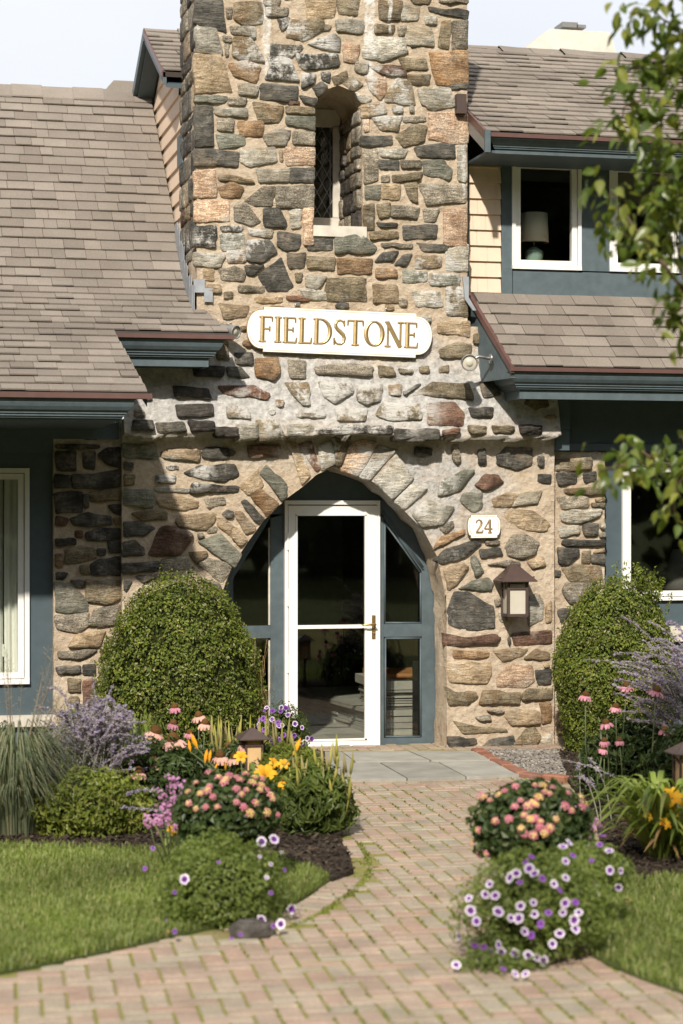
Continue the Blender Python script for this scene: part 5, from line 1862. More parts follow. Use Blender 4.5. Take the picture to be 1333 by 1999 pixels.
TH, TN = 0.135, 0.042
def glyph(ch):
    """strokes of a roman capital, unit height: (points, widths), and its advance"""
    def st(x0, z0, x1, z1, w_):
        return ([(x0, z0), (x1, z1)], [w_, w_])
    def serif(x, z, L=0.26, s=1):
        return ([(x - L / 2, z), (x, z), (x + L / 2, z)], [TN * 0.8, TN * 1.5, TN * 0.8])
    hb, ht = TN / 2, 1 - TN / 2
    if ch == 'F':
        return [st(.15, 0, .15, 1, TH), serif(.15, hb, .32), serif(.13, ht, .26), st(.15, ht, .56, ht, TN * 1.1), ([(.56, 1.0), (.575, .80)], [TN, .02]), st(.15, .52, .46, .52, TN), ([(.46, .62), (.46, .42)], [.03, .03])], .66
    if ch == 'I':
        return [st(.16, 0, .16, 1, TH), serif(.16, hb, .32), serif(.16, ht, .32)], .36
    if ch == 'E':
        return [st(.15, 0, .15, 1, TH), serif(.13, hb, .26), serif(.13, ht, .26), st(.15, ht, .54, ht, TN * 1.1), ([(.54, 1.0), (.555, .80)], [TN, .02]), st(.15, .52, .45, .52, TN), ([(.45, .62), (.45, .42)], [.03, .03]),
                st(.15, hb, .58, hb, TN * 1.1), ([(.575, .0), (.61, .22)], [TN, .02])], .68
    if ch == 'L':
        return [st(.15, 0, .15, 1, TH), serif(.13, hb, .26), serif(.15, ht, .32), st(.15, hb, .55, hb, TN * 1.1), ([(.545, .0), (.58, .24)], [TN, .02])], .64
    if ch == 'D':
        pts = arc(.30, .5, .44, .5 - TN / 2, 90, -90, 24)
        wd = [TN + (TH - TN) * max(0, math.cos(R_(90 - 180 * i / 24))) ** 1.2 for i in range(25)]
        return [st(.15, 0, .15, 1, TH), serif(.12, hb, .24), serif(.12, ht, .24), st(.15, ht, .31, ht, TN), st(.15, hb, .31, hb, TN), (pts, wd)], .86
    if ch == 'S':
        pts = [(.50, .80), (.44, .92), (.32, .975), (.19, .94), (.12, .83), (.13, .70), (.22, .60), (.34, .51), (.45, .41), (.51, .28), (.48, .13), (.37, .035), (.23, .025), (.12, .09), (.07, .22)]
        wd = [.02, TN, TN * 1.1, TN * 1.6, .085, .105, .12, .13, .125, .105, .085, TN * 1.6, TN * 1.1, TN, .02]
        return [(pts, wd), ([(.50, .98), (.50, .74)], [.03, .03]), ([(.07, .0), (.06, .28)], [.03, .03])], .63
    if ch == 'T':
        return [st(.36, 0, .36, 1, TH), serif(.36, hb, .34), st(.03, ht, .69, ht, TN * 1.1), ([(.04, 1.0), (.02, .78)], [TN, .02]), ([(.68, 1.0), (.70, .78)], [TN, .02])], .75
    if ch == 'O':
        pts = arc(.44, .5, .365, .475, 0, 360 - 360 / 40, 39)
        wd = [TN + (TH * 1.05 - TN) * abs(math.cos(R_(9 * i))) ** 1.3 for i in range(40)]
        return [('closed', pts, wd)], .90
    if ch == 'N':
        return [st(.14, 0, .14, 1, TN * 1.2), st(.70, 0, .70, 1, TN * 1.2), ([(.10, 1.0), (.70, .0)], [TH, TH]), serif(.14, hb, .28), serif(.09, ht, .18), serif(.70, ht, .28)], .86
    if ch == '2':
        pts = [(.10, .74), (.15, .90), (.30, .975), (.44, .91), (.50, .77), (.46, .60), (.32, .37), (.09, .06)]
        wd = [.05, .05, .055, .09, .12, .10, .07, .05]
        return [(pts, wd), ([(.07, .05), (.56, .05)], [.09, .09]), ([(.55, .03), (.60, .24)], [.05, .02])], .68
    if ch == '4':
        return [st(.44, 0, .44, 1, TH * .9), ([(.44, 1.0), (.03, .30)], [TN, TN]), st(.03, .30, .64, .30, TN * 1.2), serif(.44, hb, .30)], .70
    return [], .3

def letters(text, height, width, place, parent, dep=0.0045):
    adv = [glyph(c)[1] for c in text]
    tot = sum(adv)
    sx = width / (tot * height)
    x = -tot / 2
    for c, a in zip(text, adv):
        g = MB()
        for lay in (0, 1):
            for i, stk_ in enumerate(glyph(c)[0]):
                closed = stk_[0] == 'closed'
                pts, wd = (stk_[1], stk_[2]) if closed else stk_
                P_ = [((x + p[0]) * height * sx, (p[1] - 0.5) * height) for p in pts]
                if lay == 0:
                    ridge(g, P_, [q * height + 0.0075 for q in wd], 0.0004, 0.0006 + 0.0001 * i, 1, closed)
                else:
                    ridge(g, P_, [q * height for q in wd], dep * (0.7 if max(wd) < 0.08 else 1), 0.0016 + 0.00013 * i, 0, closed)
        me_v = [place(Vector(v)) for v in g.v]
        g.v = [tuple(v) for v in me_v]
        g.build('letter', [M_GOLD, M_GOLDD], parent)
        x += a

def board_outline(hw, hh, notch, ends, n=14):
    """signboard with stepped corners and rounded ends, half sizes in metres"""
    r = []
    bx = hw - ends
    top = hh - notch
    r.append((bx, hh))
    for i in range(n + 1):
        a = PI / 2 - PI * i / n
        r.append((bx + ends * math.cos(a) ** 0.8 if math.cos(a) > 1e-6 else bx + 0.0, top * math.sin(a)))
    r.append((bx, -hh))
    left = [(-x, z) for x, z in reversed(r)]
    return r + left

def sign_obj(name, label, cx, cy, hw, hh, notch, ends, text, th, tw_, Y, tilt, thick, text_dx=0.0):
    c = W(cx, cy, Y)
    root = E(name, c, label, 'sign')
    ct, st_ = math.cos(tilt), math.sin(tilt)
    def place_at(y):
        def f(v):
            return Vector((c.x + v.x * ct + v.z * st_, Y + v.y + y, c.z - v.x * st_ + v.z * ct))
        return f
    def plate(nm, sc, y0, y1, m):
        pts = board_outline(hw + sc, hh + sc, notch, ends)
        pts = [p for i, p in enumerate(pts) if i == 0 or (abs(p[0] - pts[i - 1][0]) + abs(p[1] - pts[i - 1][1])) > 1e-5]
        pts.reverse()
        g = MB()
        g.prism(pts, y0, y1)
        f = place_at(0)
        g.v = [tuple(f(Vector(v))) for v in g.v]
        return g.build(nm, m, root)
    plate('gilt_edge', 0.004, -thick + 0.006, 0.0, M_GOLD)
    plate('board', 0.0, -thick, -thick + 0.005, M_SIGNW)
    # thin gilt line just inside the edge
    pts = board_outline(hw - 0.014, hh - 0.014, notch, ends - 0.002)
    pts = [p for i, p in enumerate(pts) if i == 0 or (abs(p[0] - pts[i - 1][0]) + abs(p[1] - pts[i - 1][1])) > 1e-4]
    g = MB()
    ridge(g, pts, [0.0035] * len(pts), 0.0006, 0.0005, 0, True)
    f = place_at(-thick)
    g.v = [tuple(f(Vector(v))) for v in g.v]
    g.build('gilt_line', M_GOLD, root)
    f2 = place_at(-thick)
    letters(text, th, tw_, lambda v: f2(Vector((v.x + text_dx, v.y, v.z))), root)
    return root, place_at(0)
s1, pl = sign_obj('name_sign', 'white scalloped signboard with gold capital letters reading FIELDSTONE', 663, 649.5, 0.768, 0.180, 0.024, 0.135, 'FIELDSTONE', 0.205, 1.335, -0.03, R_(1.25), 0.03, -0.005)
for xx in (-0.37, 0.385):
    g = MB()
    p = pl(Vector((xx, 0.01, 0.17)))
    g.tube([p, p + Vector((0, 0, 0.045)), p + Vector((0.012, 0.012, 0.06)), p + Vector((0.03, 0.02, 0.05))], 0.006, 8)
    g.box(p.x + 0.012, p.x + 0.04, p.y + 0.005, p.y + 0.03, p.z + 0.035, p.z + 0.065)
    g.build('hook', M_STEEL, s1)
sign_obj('number_sign', 'small white scalloped plaque with the gold house number 24', 943.5, 1027.5, 0.139, 0.094, 0.020, 0.028, '24', 0.112, 0.158, -0.035, R_(-0.5), 0.022)

# ------------------------------------------------------------------ wall lantern
YLn = -0.02
lb = W(1005, 1203, YLn - 0.10)
lan = E('wall_lantern', lb, 'bronze mission style wall lantern with cream glass beside the arch', 'lantern')
lx = W(1004, 1160, YLn - 0.11).x
lw2 = 0.090
yc = YLn - 0.115
zt = W(1005, 1133, yc).z
zb = W(1005, 1201, yc).z
zp = W(1005, 1101, yc).z
mb = MB()
hw_ = 0.150
mb.add([(lx - hw_, yc - hw_, zt - 0.008), (lx + hw_, yc - hw_, zt - 0.008), (lx + hw_, YLn, zt - 0.008), (lx - hw_, YLn, zt - 0.008), (lx - hw_, yc - hw_, zt), (lx + hw_, yc - hw_, zt), (lx + hw_, YLn, zt), (lx - hw_, YLn, zt),
        (lx - 0.02, yc, zp), (lx + 0.02, yc, zp), (lx + 0.02, yc + 0.05, zp), (lx - 0.02, yc + 0.05, zp)],
       [(0, 3, 2, 1), (0, 1, 5, 4), (1, 2, 6, 5), (2, 3, 7, 6), (3, 0, 4, 7), (4, 5, 9, 8), (5, 6, 10, 9), (6, 7, 11, 10), (7, 4, 8, 11), (8, 9, 10, 11)])
mb.build('lantern_roof', M_COPPER, lan)
mb = MB()
e = 0.011
zm = W(1005, 1150, yc).z
for sx in (-1, 1):
    for sy in (-1, 1):
        cx_, cy_ = lx + sx * (lw2 - e), yc + sy * (lw2 - e)
        mb.box(cx_ - e, cx_ + e, cy_ - e, cy_ + e, zb, zt - 0.009)
for z_ in (zb, zm, zt - 0.024):
    for sgn in (-1, 1):
        mb.box(lx - lw2 + 2 * e, lx + lw2 - 2 * e, yc + sgn * (lw2 - e) - e * 0.9, yc + sgn * (lw2 - e) + e * 0.9, z_, z_ + 0.015)
        mb.box(lx + sgn * (lw2 - e) - e * 0.9, lx + sgn * (lw2 - e) + e * 0.9, yc - lw2 + 2 * e, yc + lw2 - 2 * e, z_, z_ + 0.015)
mb.box(lx - lw2 + 0.001, lx + lw2 - 0.001, yc - lw2 + 0.001, yc + lw2 - 0.001, zb - 0.008, zb - 0.0005)
mb.build('lantern_frame', M_BRONZE, lan)
mb = MB()
q = lw2 - 0.014
mb.box(lx - q, lx + q, yc - q, yc + q, zb + 0.001, zt - 0.03)
mb.build('lantern_glass', M_CREAM, lan)
mb = MB()
mb.box(lx - 0.05, lx + 0.05, yc + lw2, YLn + 0.03, zb + 0.05, zt - 0.02)
mb.build('wall_plate', M_BRONZE, lan)
for sx in (-1, 1):
    mb = MB()
    p0 = Vector((lx + sx * lw2, yc - 0.05, zm + 0.01))
    mb.tube([p0, p0 + Vector((sx * 0.012, 0, 0.05)), p0 + Vector((sx * 0.04, 0, 0.085)), p0 + Vector((sx * 0.065, 0, 0.092))], 0.007, 6)
    mb.build('bracket', M_BRONZE, lan)

# ------------------------------------------------------------------ flood lights
def flood(px, py, Y, r, aim, label, arm_to):
    c = W(px, py, Y)
    t = E('flood_light', c, label, 'flood light', 'flood lights on the tower')
    ax = Vector(aim).normalized()
    def ring(prof, n=24):
        u = ax.cross(Vector((0, 0, 1))).normalized()
        v_ = u.cross(ax)
        g = MB()
        vs, fs = [], []
        for (rr, d_) in prof:
            for k in range(n):
                a = 2 * PI * k / n
                p = c + ax * d_ + (u * math.cos(a) + v_ * math.sin(a)) * rr
                vs.append(p)
        for i in range(len(prof) - 1):
            for k in range(n):
                fs.append((i * n + k, i * n + (k + 1) % n, (i + 1) * n + (k + 1) % n, (i + 1) * n + k))
        g.add(vs, fs, 0, True)
        return g
    ring([(0.02, -0.15), (0.05, -0.15), (r * 0.7, -0.10), (r * 0.92, -0.02), (r, 0.012), (r, 0.02), (r * 0.86, 0.02), (r * 0.84, 0.0)]).build('housing', M_GREYMETAL, t)
    ring([(r * 0.84, 0.004), (r * 0.7, 0.010), (r * 0.45, 0.004), (r * 0.40, 0.012), (r * 0.2, 0.014), (0.001, 0.016)]).build('lens', M_CREAM, t)
    g = MB()
    a_, b_ = c - ax * 0.13, Vector(arm_to)
    g.tube([a_, a_.lerp(b_, 0.5) + Vector((0, 0, 0.03)), b_], [0.018, 0.014, 0.016], 8)
    g.tube([b_ + Vector((-0.008, 0, 0)), b_ + Vector((0.008, 0, 0))], 0.04, 12)
    g.build('arm', M_STEEL, t)
flood(916, 708, -0.42, 0.068, (-0.15, -1, -0.12), 'round flood light with a pale lens under the right eave corner', W(958, 700, -0.30))
flood(458, 648, -0.20, 0.055, (0.75, -1, -0.25), 'half hidden grey flood light between the left eave and the signboard', W(450, 640, -0.04))
# ------------------------------------------------------------------ ground
def st(o, kind='structure'):
    o['kind'] = kind
    return o
def gpoly(name, pxs, z, m, base=-0.06, parent=None):
    """ground patch given by photo pixels (or world points), with a real edge down to the base"""
    pts = [G(p[0], p[1], z) if len(p) == 2 else Vector((p[0], p[1], z)) for p in pxs]
    bm = bmesh.new()
    vs = [bm.verts.new(p) for p in pts]
    f = bm.faces.new(vs)
    f.normal_update()
    if f.normal.z < 0:
        f.normal_flip()
    ex = bmesh.ops.extrude_face_region(bm, geom=[f])
    for g in ex['geom']:
        if isinstance(g, bmesh.types.BMVert):
            g.co.z = base
    bmesh.ops.triangulate(bm, faces=bm.faces[:])
    me = bpy.data.meshes.new(name)
    bm.to_mesh(me)
    bm.free()
    me.materials.append(m)
    o = link(name, me, Vector((0, 0, 0)), parent)
    return o, [(p.x, p.y) for p in pts]

mb = MB()
mb.add([(-400, -400, -0.05), (400, -400, -0.05), (400, 600, -0.05), (-400, 600, -0.05)], [(0, 1, 2, 3)])
st(mb.build('ground', M_GROUND))
path_o, _ = gpoly('brick_path', [(-9, -17.5, 0), (9, -17.5, 0), (9, -3, 0), (3.4, 0.2, 0), (-1.0, 0.36, 0), (-9, -3, 0)], -0.003, M_JOINT, -0.049)
st(path_o)
lawnL = [(-9.5, -2.2, 0), (-9.5, -8.7, 0), (-300, 1930), (0, 1897), (100, 1880), (180, 1862), (260, 1845), (330, 1828), (400, 1812), (470, 1800), (540, 1782), (600, 1748), (648, 1714), (600, 1692), (520, 1676), (420, 1664), (300, 1659), (150, 1654), (0, 1650), (-200, 1648)]
lawnR = [(9.5, -1.2, 0), (9.5, -9.6, 0), (1700, 2040), (1500, 1985), (1333, 1937), (1250, 1907), (1180, 1877), (1128, 1850), (1112, 1810), (1125, 1765), (1180, 1728), (1260, 1712), (1333, 1706), (1600, 1690)]
bedL = [(-9.5, 0.3, 0), (-9.5, -2.2, 0), (-200, 1648), (0, 1650), (150, 1654), (300, 1659), (420, 1664), (520, 1676), (600, 1692), (648, 1714), (690, 1698), (684, 1672), (665, 1640), (648, 1600), (640, 1540), (632, 1468), (436, 1466), (430, 1464), (110, 1462)]
bedR = [(9.5, 0.3, 0), (9.5, -1.2, 0), (1600, 1690), (1333, 1706), (1260, 1712), (1180, 1728), (1160, 1690), (1172, 1640), (1160, 1590), (1130, 1550), (1108, 1521), (1100, 1500), (1090, 1466), (1180, 1462)]
grav = [(938, 1466), (1022, 1510), (1106, 1520), (1100, 1500), (1090, 1466)]
lo, LPL = gpoly('lawn', lawnL, 0.012, M_SOIL)
st(lo)
ro, LPR = gpoly('lawn', lawnR, 0.012, M_SOIL)
st(ro)
bo, BPL = gpoly('flower_bed', bedL, 0.022, M_MULCH)
st(bo)
bo2, BPR = gpoly('flower_bed', bedR, 0.022, M_MULCH)
st(bo2)
go, GP = gpoly('gravel', grav, 0.016, M_GRAVEL)
st(go)
for (nm, lab, par) in (('lawn', None, None),):
    pass
# slate landing at the door
slabs = [[(600, 1468), (665, 1467), (690, 1485), (598, 1489)], [(668, 1467), (795, 1466), (838, 1484), (694, 1486)], [(800, 1466), (936, 1466), (968, 1483), (842, 1484)],
         [(596, 1491), (738, 1488), (793, 1519), (590, 1523)], [(742, 1488), (852, 1487), (908, 1516), (796, 1519)], [(856, 1487), (970, 1485), (1018, 1511), (911, 1516)]]
lp_all = [(590, 1525), (596, 1466), (936, 1465), (1020, 1511), (910, 1519)]
lan_o, LPS = gpoly('slate_landing', lp_all, 0.004, M_JOINT, -0.04)
st(lan_o)
for s_ in slabs:
    o, _ = gpoly('slab', s_, 0.022 + 0.004 * random.random(), M_SLATE, -0.02)
    loc = o.location.copy()
    o.parent = lan_o
# red brick edging along the gravel
edge = [G(930, 1464, 0.02), G(1020, 1511, 0.02), G(1112, 1521, 0.02)]
eo = E('brick_edging', edge[1], 'row of worn red bricks edging the gravel beside the slate landing', 'edging')
for a, b in zip(edge[:-1], edge[1:]):
    L = (b - a).length
    n = max(1, int(L / 0.2))
    for i in range(n):
        p = a.lerp(b, (i + 0.5) / n)
        an = math.atan2(b.y - a.y, b.x - a.x) + 0.08 * (random.random() - 0.5)
        mb = MB()
        hl, hw_ = L / n / 2 - 0.005, 0.05
        mb.add([(-hl, -hw_, -0.05), (hl, -hw_, -0.05), (hl, hw_, -0.05), (-hl, hw_, -0.05), (-hl, -hw_, 0.02), (hl, -hw_, 0.02), (hl, hw_, 0.02), (-hl, hw_, 0.02),
                (-hl + .008, -hw_ + .008, 0.03), (hl - .008, -hw_ + .008, 0.03), (hl - .008, hw_ - .008, 0.03), (-hl + .008, hw_ - .008, 0.03)],
               [(0, 1, 5, 4), (1, 2, 6, 5), (2, 3, 7, 6), (3, 0, 4, 7), (4, 5, 9, 8), (5, 6, 10, 9), (6, 7, 11, 10), (7, 4, 8, 11), (8, 9, 10, 11)])
        me = mb.mesh('brick', [M_REDBRICK], (0, 0, 0))
        o = link('brick', me, Vector((p.x, p.y, 0.0 + 0.012 * random.random())), eo)
        o.rotation_euler = (0.05 * (random.random() - 0.5), 0.05 * (random.random() - 0.5), an)

# herringbone paving
BW, BL = 0.100, 0.200
def brick_mesh():
    mb = MB()
    hl, hw_, c = BL / 2 - 0.006, BW / 2 - 0.006, 0.005
    mb.add([(-hl, -hw_, -0.04), (hl, -hw_, -0.04), (hl, hw_, -0.04), (-hl, hw_, -0.04), (-hl, -hw_, -c), (hl, -hw_, -c), (hl, hw_, -c), (-hl, hw_, -c),
            (-hl + c, -hw_ + c, 0), (hl - c, -hw_ + c, 0), (hl - c, hw_ - c, 0), (-hl + c, hw_ - c, 0)],
           [(0, 1, 5, 4), (1, 2, 6, 5), (2, 3, 7, 6), (3, 0, 4, 7), (4, 5, 9, 8), (5, 6, 10, 9), (6, 7, 11, 10), (7, 4, 8, 11), (8, 9, 10, 11)])
    return mb
BME = brick_mesh().mesh('brick', [M_BRICK], (0, 0, 0))
bank = R_(-3.6)
polys = [LPL, LPR, BPL, BPR, GP, LPS]
# curved border course beside the left bed
bord = [(470, 1815), (545, 1797), (590, 1775), (640, 1742), (672, 1715), (684, 1690), (678, 1668), (662, 1640)]
bw_ = [G(a, b) for a, b in bord]
border_pts = []
for a, b in zip(bw_[:-1], bw_[1:]):
    n = max(1, int((b - a).length / 0.02))
    border_pts += [(a.lerp(b, i / n), math.atan2(b.y - a.y, b.x - a.x)) for i in range(n)]
def near_border(p, r):
    return min((q.x - p.x) ** 2 + (q.y - p.y) ** 2 for q, _ in border_pts) < r * r
items = []
ca, sa = math.cos(bank), math.sin(bank)
for i in range(-75, 76):
    for j in range(-170, 12):
        s_ = (i - j) % 4
        if s_ == 0:
            u, v_, an = (i + 1) * BW, (j + 0.5) * BW, 0.0
        elif s_ == 2:
            u, v_, an = (i + 0.5) * BW, j * BW, PI / 2
        else:
            continue
        x, y = u * ca - v_ * sa, u * sa + v_ * ca
        if y < -14.5 or y > 0.3:
            continue
        p = Vector((x, y, 0))
        px, py, d = PX(p)
        if d < 2 or not (-420 < px < 1760):
            continue
        cor = [(x + 0.0, y)]
        if any(in_poly(x, y, q) for q in polys):
            continue
        if near_border(p, 0.15):
            continue
        vis = -30 < px < 1363 and py < 2010
        items.append((d if vis else d + 100, x, y, an))
dist = 0
last = None
acc = 0.0
for q, an in border_pts:
    if last is None or (q - last).length > BW:
        last = q
        cor = Vector((math.cos(an + PI / 2), math.sin(an + PI / 2), 0))
        x, y = q.x + cor.x * -0.0, q.y
        px, py, d = PX((x, y, 0))
        if not any(in_poly(x, y, k_) for k_ in polys):
            items.append((d - 0.3, x, y, an + PI / 2))
items.sort()
V, F = [], []
tmpl = brick_mesh()
for n_, (d, x, y, an) in enumerate(items):
    z = 0.002 + 0.005 * noise.noise(Vector((x * 2, y * 2, 0))) + 0.003 * (random.random() - 0.5)
    rx, ry, rz = 0.018 * (random.random() - 0.5), 0.018 * (random.random() - 0.5), an + bank + 0.02 * (random.random() - 0.5)
    if n_ < 300:
        o = link('brick', BME, Vector((x, y, z)), path_o)
        o.rotation_euler = (rx, ry, rz)
    else:
        M = Matrix.Translation((x, y, z)) @ Matrix.Rotation(rz, 4, 'Z') @ Matrix.Rotation(rx, 4, 'X')
        b0 = len(V)
        V += [tuple(M @ Vector(v_)) for v_ in tmpl.v]
        F += [tuple(b0 + k for k in f) for f in tmpl.f]
np_mesh('brick_field', V, F, M_BRICK, path_o, kind='stuff')
print('bricks', len(items))

# ------------------------------------------------------------------ blades, leaves, petals in bulk
def tri_area_sample(poly, n, keep=None):
    xs, ys = [p[0] for p in poly], [p[1] for p in poly]
    out = []
    P = np.array(poly)
    while len(out) < n:
        c = np.column_stack((RNG.uniform(min(xs), max(xs), 20000), RNG.uniform(min(ys), max(ys), 20000)))
        ins = np.zeros(len(c), bool)
        m = len(P)
        for i in range(m):
            a, b = P[i], P[(i + 1) % m]
            if a[1] == b[1]:
                continue
            cond = ((a[1] > c[:, 1]) != (b[1] > c[:, 1])) & (c[:, 0] < (b[0] - a[0]) * (c[:, 1] - a[1]) / (b[1] - a[1]) + a[0])
            ins ^= cond
        c = c[ins]
        if keep is not None:
            c = c[keep(c)]
        out += list(c)
        if len(c) == 0:
            break
    return np.array(out[:n])

def view_keep(c, mx=120, dmax=99):
    dx = c - np.array([CAM.x, CAM.y])
    d = dx @ np.array([FW.x, FW.y])
    px = 666.5 + (dx @ np.array([RT.x, RT.y])) / d * FPX
    return (px > -mx) & (px < 1333 + mx) & (d > 5.5) & (d < dmax)

def blades(name, base, h, wd, lean, m, parent=None, kind=None, z0=0.012, curve=1.0):
    """curved grass blades: base (n,2), two segments each"""
    n = len(base)
    an = RNG.uniform(0, 2 * PI, n)
    dirv = np.column_stack((np.cos(an), np.sin(an), np.zeros(n)))
    side = np.column_stack((-np.sin(an), np.cos(an), np.zeros(n)))
    b = np.column_stack((base, np.full(n, z0)))
    H = h * RNG.uniform(0.6, 1.25, n)[:, None]
    Ln = lean * RNG.uniform(0.2, 1.3, n)[:, None]
    up = np.array([0, 0, 1.0])
    w_ = wd * RNG.uniform(0.7, 1.3, n)[:, None]
    p0, p1, p2 = b, b + up * H * 0.6 + dirv * Ln * 0.35, b + up * H * (0.95 - 0.1 * curve) + dirv * Ln
    V = np.stack([p0 - side * w_ / 2, p0 + side * w_ / 2, p1 + side * w_ / 2.4, p1 - side * w_ / 2.4, p2], 1).reshape(-1, 3)
    k = np.arange(n)[:, None] * 5
    T1 = np.hstack([k, k + 1, k + 2])
    T2 = np.hstack([k, k + 2, k + 3])
    T3 = np.hstack([k + 3, k + 2, k + 4])
    F = np.vstack([T1, T2, T3])
    return np_mesh(name, V, F, m, parent, kind=kind)

gL = tri_area_sample(LPL, 60000, lambda c: view_keep(c, 700))
gR = tri_area_sample(LPR, 40000, lambda c: view_keep(c, 900))
tag(blades('grass', gL, 0.045, 0.006, 0.035, M_GRASS), 'short mown grass of the left lawn', None, None, 'stuff')
tag(blades('grass', gR, 0.045, 0.006, 0.035, M_GRASS), 'short mown grass of the right lawn', None, None, 'stuff')
# moss and weeds in the joints
bx = RNG.uniform(-2.2, 2.4, 9000)
by = RNG.uniform(-9.5, -1.6, 9000)
u = (bx * ca + by * sa) / BW
v_ = (-bx * sa + by * ca) / BW
u = np.round(u) + RNG.normal(0, 0.05, len(u))
cl = np.array([noise.noise(Vector((a * 1.6, b * 1.6, 5))) for a, b in zip(bx, by)])
ok = cl > -0.05
mx_, my_ = u * BW * ca - v_ * BW * sa, u * BW * sa + v_ * BW * ca
ins = np.array([not any(in_poly(a, b, q) for q in polys) for a, b in zip(mx_, my_)])
mo = np.column_stack((mx_, my_))[ok & ins]
tag(blades('moss', mo, 0.013, 0.010, 0.014, M_LIME, z0=-0.002), 'moss and tiny weeds growing in the joints of the brick path', None, None, 'stuff')
bq = np.array([(q.x + RNG.normal(0, 0.012) + 0.09, q.y + RNG.normal(0, 0.012) - 0.09) for q, _ in border_pts for _k in range(5)])
tag(blades('moss', bq, 0.014, 0.008, 0.014, M_LIME, z0=-0.004), 'curved line of moss along the border course', None, None, 'stuff')

def chips(name, poly, n, size, m, z):
    c = tri_area_sample(poly, n, lambda q: view_keep(q, 60))
    n = len(c)
    th = RNG.uniform(0, PI, n)
    L = size * RNG.uniform(0.5, 1.5, n)
    wd = size * RNG.uniform(0.2, 0.6, n)
    d = np.column_stack((np.cos(th), np.sin(th), RNG.uniform(-0.5, 0.5, n)))
    s = np.column_stack((-np.sin(th), np.cos(th), RNG.uniform(-0.5, 0.5, n)))
    p = np.column_stack((c, z + RNG.uniform(0, 0.02, n)))
    t = np.array([0, 0, 0.006])
    q = [p - d * L[:, None] - s * wd[:, None], p + d * L[:, None] - s * wd[:, None], p + d * L[:, None] * 0.8 + s * wd[:, None], p - d * L[:, None] * 0.9 + s * wd[:, None]]
    V = np.stack(q + [x + t for x in q], 1).reshape(-1, 3)
    k = np.arange(n)[:, None] * 8
    F = np.vstack([k + np.array(f) for f in ((4, 5, 6, 7), (0, 1, 5, 4), (1, 2, 6, 5), (2, 3, 7, 6), (3, 0, 4, 7))])
    return np_mesh(name, V, F, m, kind='stuff')
M_CHIP = leaf_mat('bark_chip', [(0.02, 0.015, 0.012), (0.06, 0.045, 0.034), (0.035, 0.026, 0.02), (0.10, 0.075, 0.055)], 0.0, 0.9, 0.1)
M_PEB = leaf_mat('pebble', [(0.10, 0.09, 0.08), (0.30, 0.27, 0.24), (0.2, 0.18, 0.16), (0.36, 0.33, 0.29)], 0.0, 0.8, 0.2)
tag(chips('mulch', BPL, 9000, 0.016, M_CHIP, 0.022), 'dark bark mulch of the left flower bed')
tag(chips('mulch', BPR, 5000, 0.016, M_CHIP, 0.022), 'dark bark mulch of the right flower bed')
tag(chips('gravel_stones', GP, 2500, 0.010, M_PEB, 0.014), 'loose grey gravel beside the landing')

def leaf_cloud(name, P, N, L, m, parent=None, kind=None, aspect=0.5, fold=0.25, updir=0.3, mi=None, tips=True):
    """one folded leaf per point: P (n,3), N (n,3) facing, L (n,) length"""
    n = len(P)
    N = N + RNG.normal(0, 0.55, (n, 3))
    N /= np.linalg.norm(N, axis=1)[:, None] + 1e-9
    r = RNG.normal(0, 1, (n, 3))
    r[:, 2] += updir * 2
    d = r - (r * N).sum(1)[:, None] * N
    d /= np.linalg.norm(d, axis=1)[:, None] + 1e-9
    s = np.cross(N, d)
    L = np.asarray(L)[:, None]
    w_ = L * aspect
    b = P - d * L * 0.5
    V = np.stack([b, P + s * w_ * 0.5 - d * L * 0.05 + N * L * fold * 0.5, P + d * L * 0.5 - N * L * fold * 0.3, P - s * w_ * 0.5 - d * L * 0.05 + N * L * fold * 0.5], 1).reshape(-1, 3)
    k = np.arange(n)[:, None] * 4
    F = np.vstack([np.hstack([k, k + 1, k + 2]), np.hstack([k, k + 2, k + 3])])
    return np_mesh(name, V, F, m, parent, kind=kind)

def nz3(P, f, s=0.0):
    return np.array([noise.noise(Vector((p[0] * f + s, p[1] * f, p[2] * f))) for p in P])

def dome_points(c, R, H, n, prof, depth=0.10, lump=0.06, freq=3.5, seed=0.0, R2=None):
    """points in the outer layer of a solid of revolution; prof(t) radius share at height share t"""
    t = RNG.uniform(0, 1, n * 3)
    rr = np.array([prof(x) for x in t])
    keep = RNG.uniform(0, 1, n * 3) < (rr * 0.85 + 0.15)
    t, rr = t[keep][:n], rr[keep][:n]
    a = RNG.uniform(0, 2 * PI, len(t))
    q = np.column_stack((np.cos(a), np.sin(a), t * 2))
    lu = 1 + lump * nz3(q, freq, seed) + lump * 0.6 * nz3(q, freq * 2.7, seed + 9) + 0.045 * nz3(q, freq * 6.5, seed + 3)
    de = 1 - depth * RNG.uniform(0, 1, len(t)) ** 1.6
    r = rr * lu * de
    Ry = R if R2 is None else R2
    P = np.column_stack((c[0] + np.cos(a) * r * R, c[1] + np.sin(a) * r * Ry, c[2] + t * H * (1 - 0.5 * depth * RNG.uniform(0, 1, len(t))) * (1 + 0.3 * (lu - 1))))
    e = 0.02
    dr = np.array([(prof(min(1, x + e)) - prof(max(0, x - e))) / (min(1, x + e) - max(0, x - e)) for x in t])
    N = np.column_stack((np.cos(a), np.sin(a), np.clip(-dr * R / H, -0.6, 4)))
    N /= np.linalg.norm(N, axis=1)[:, None]
    return P, N

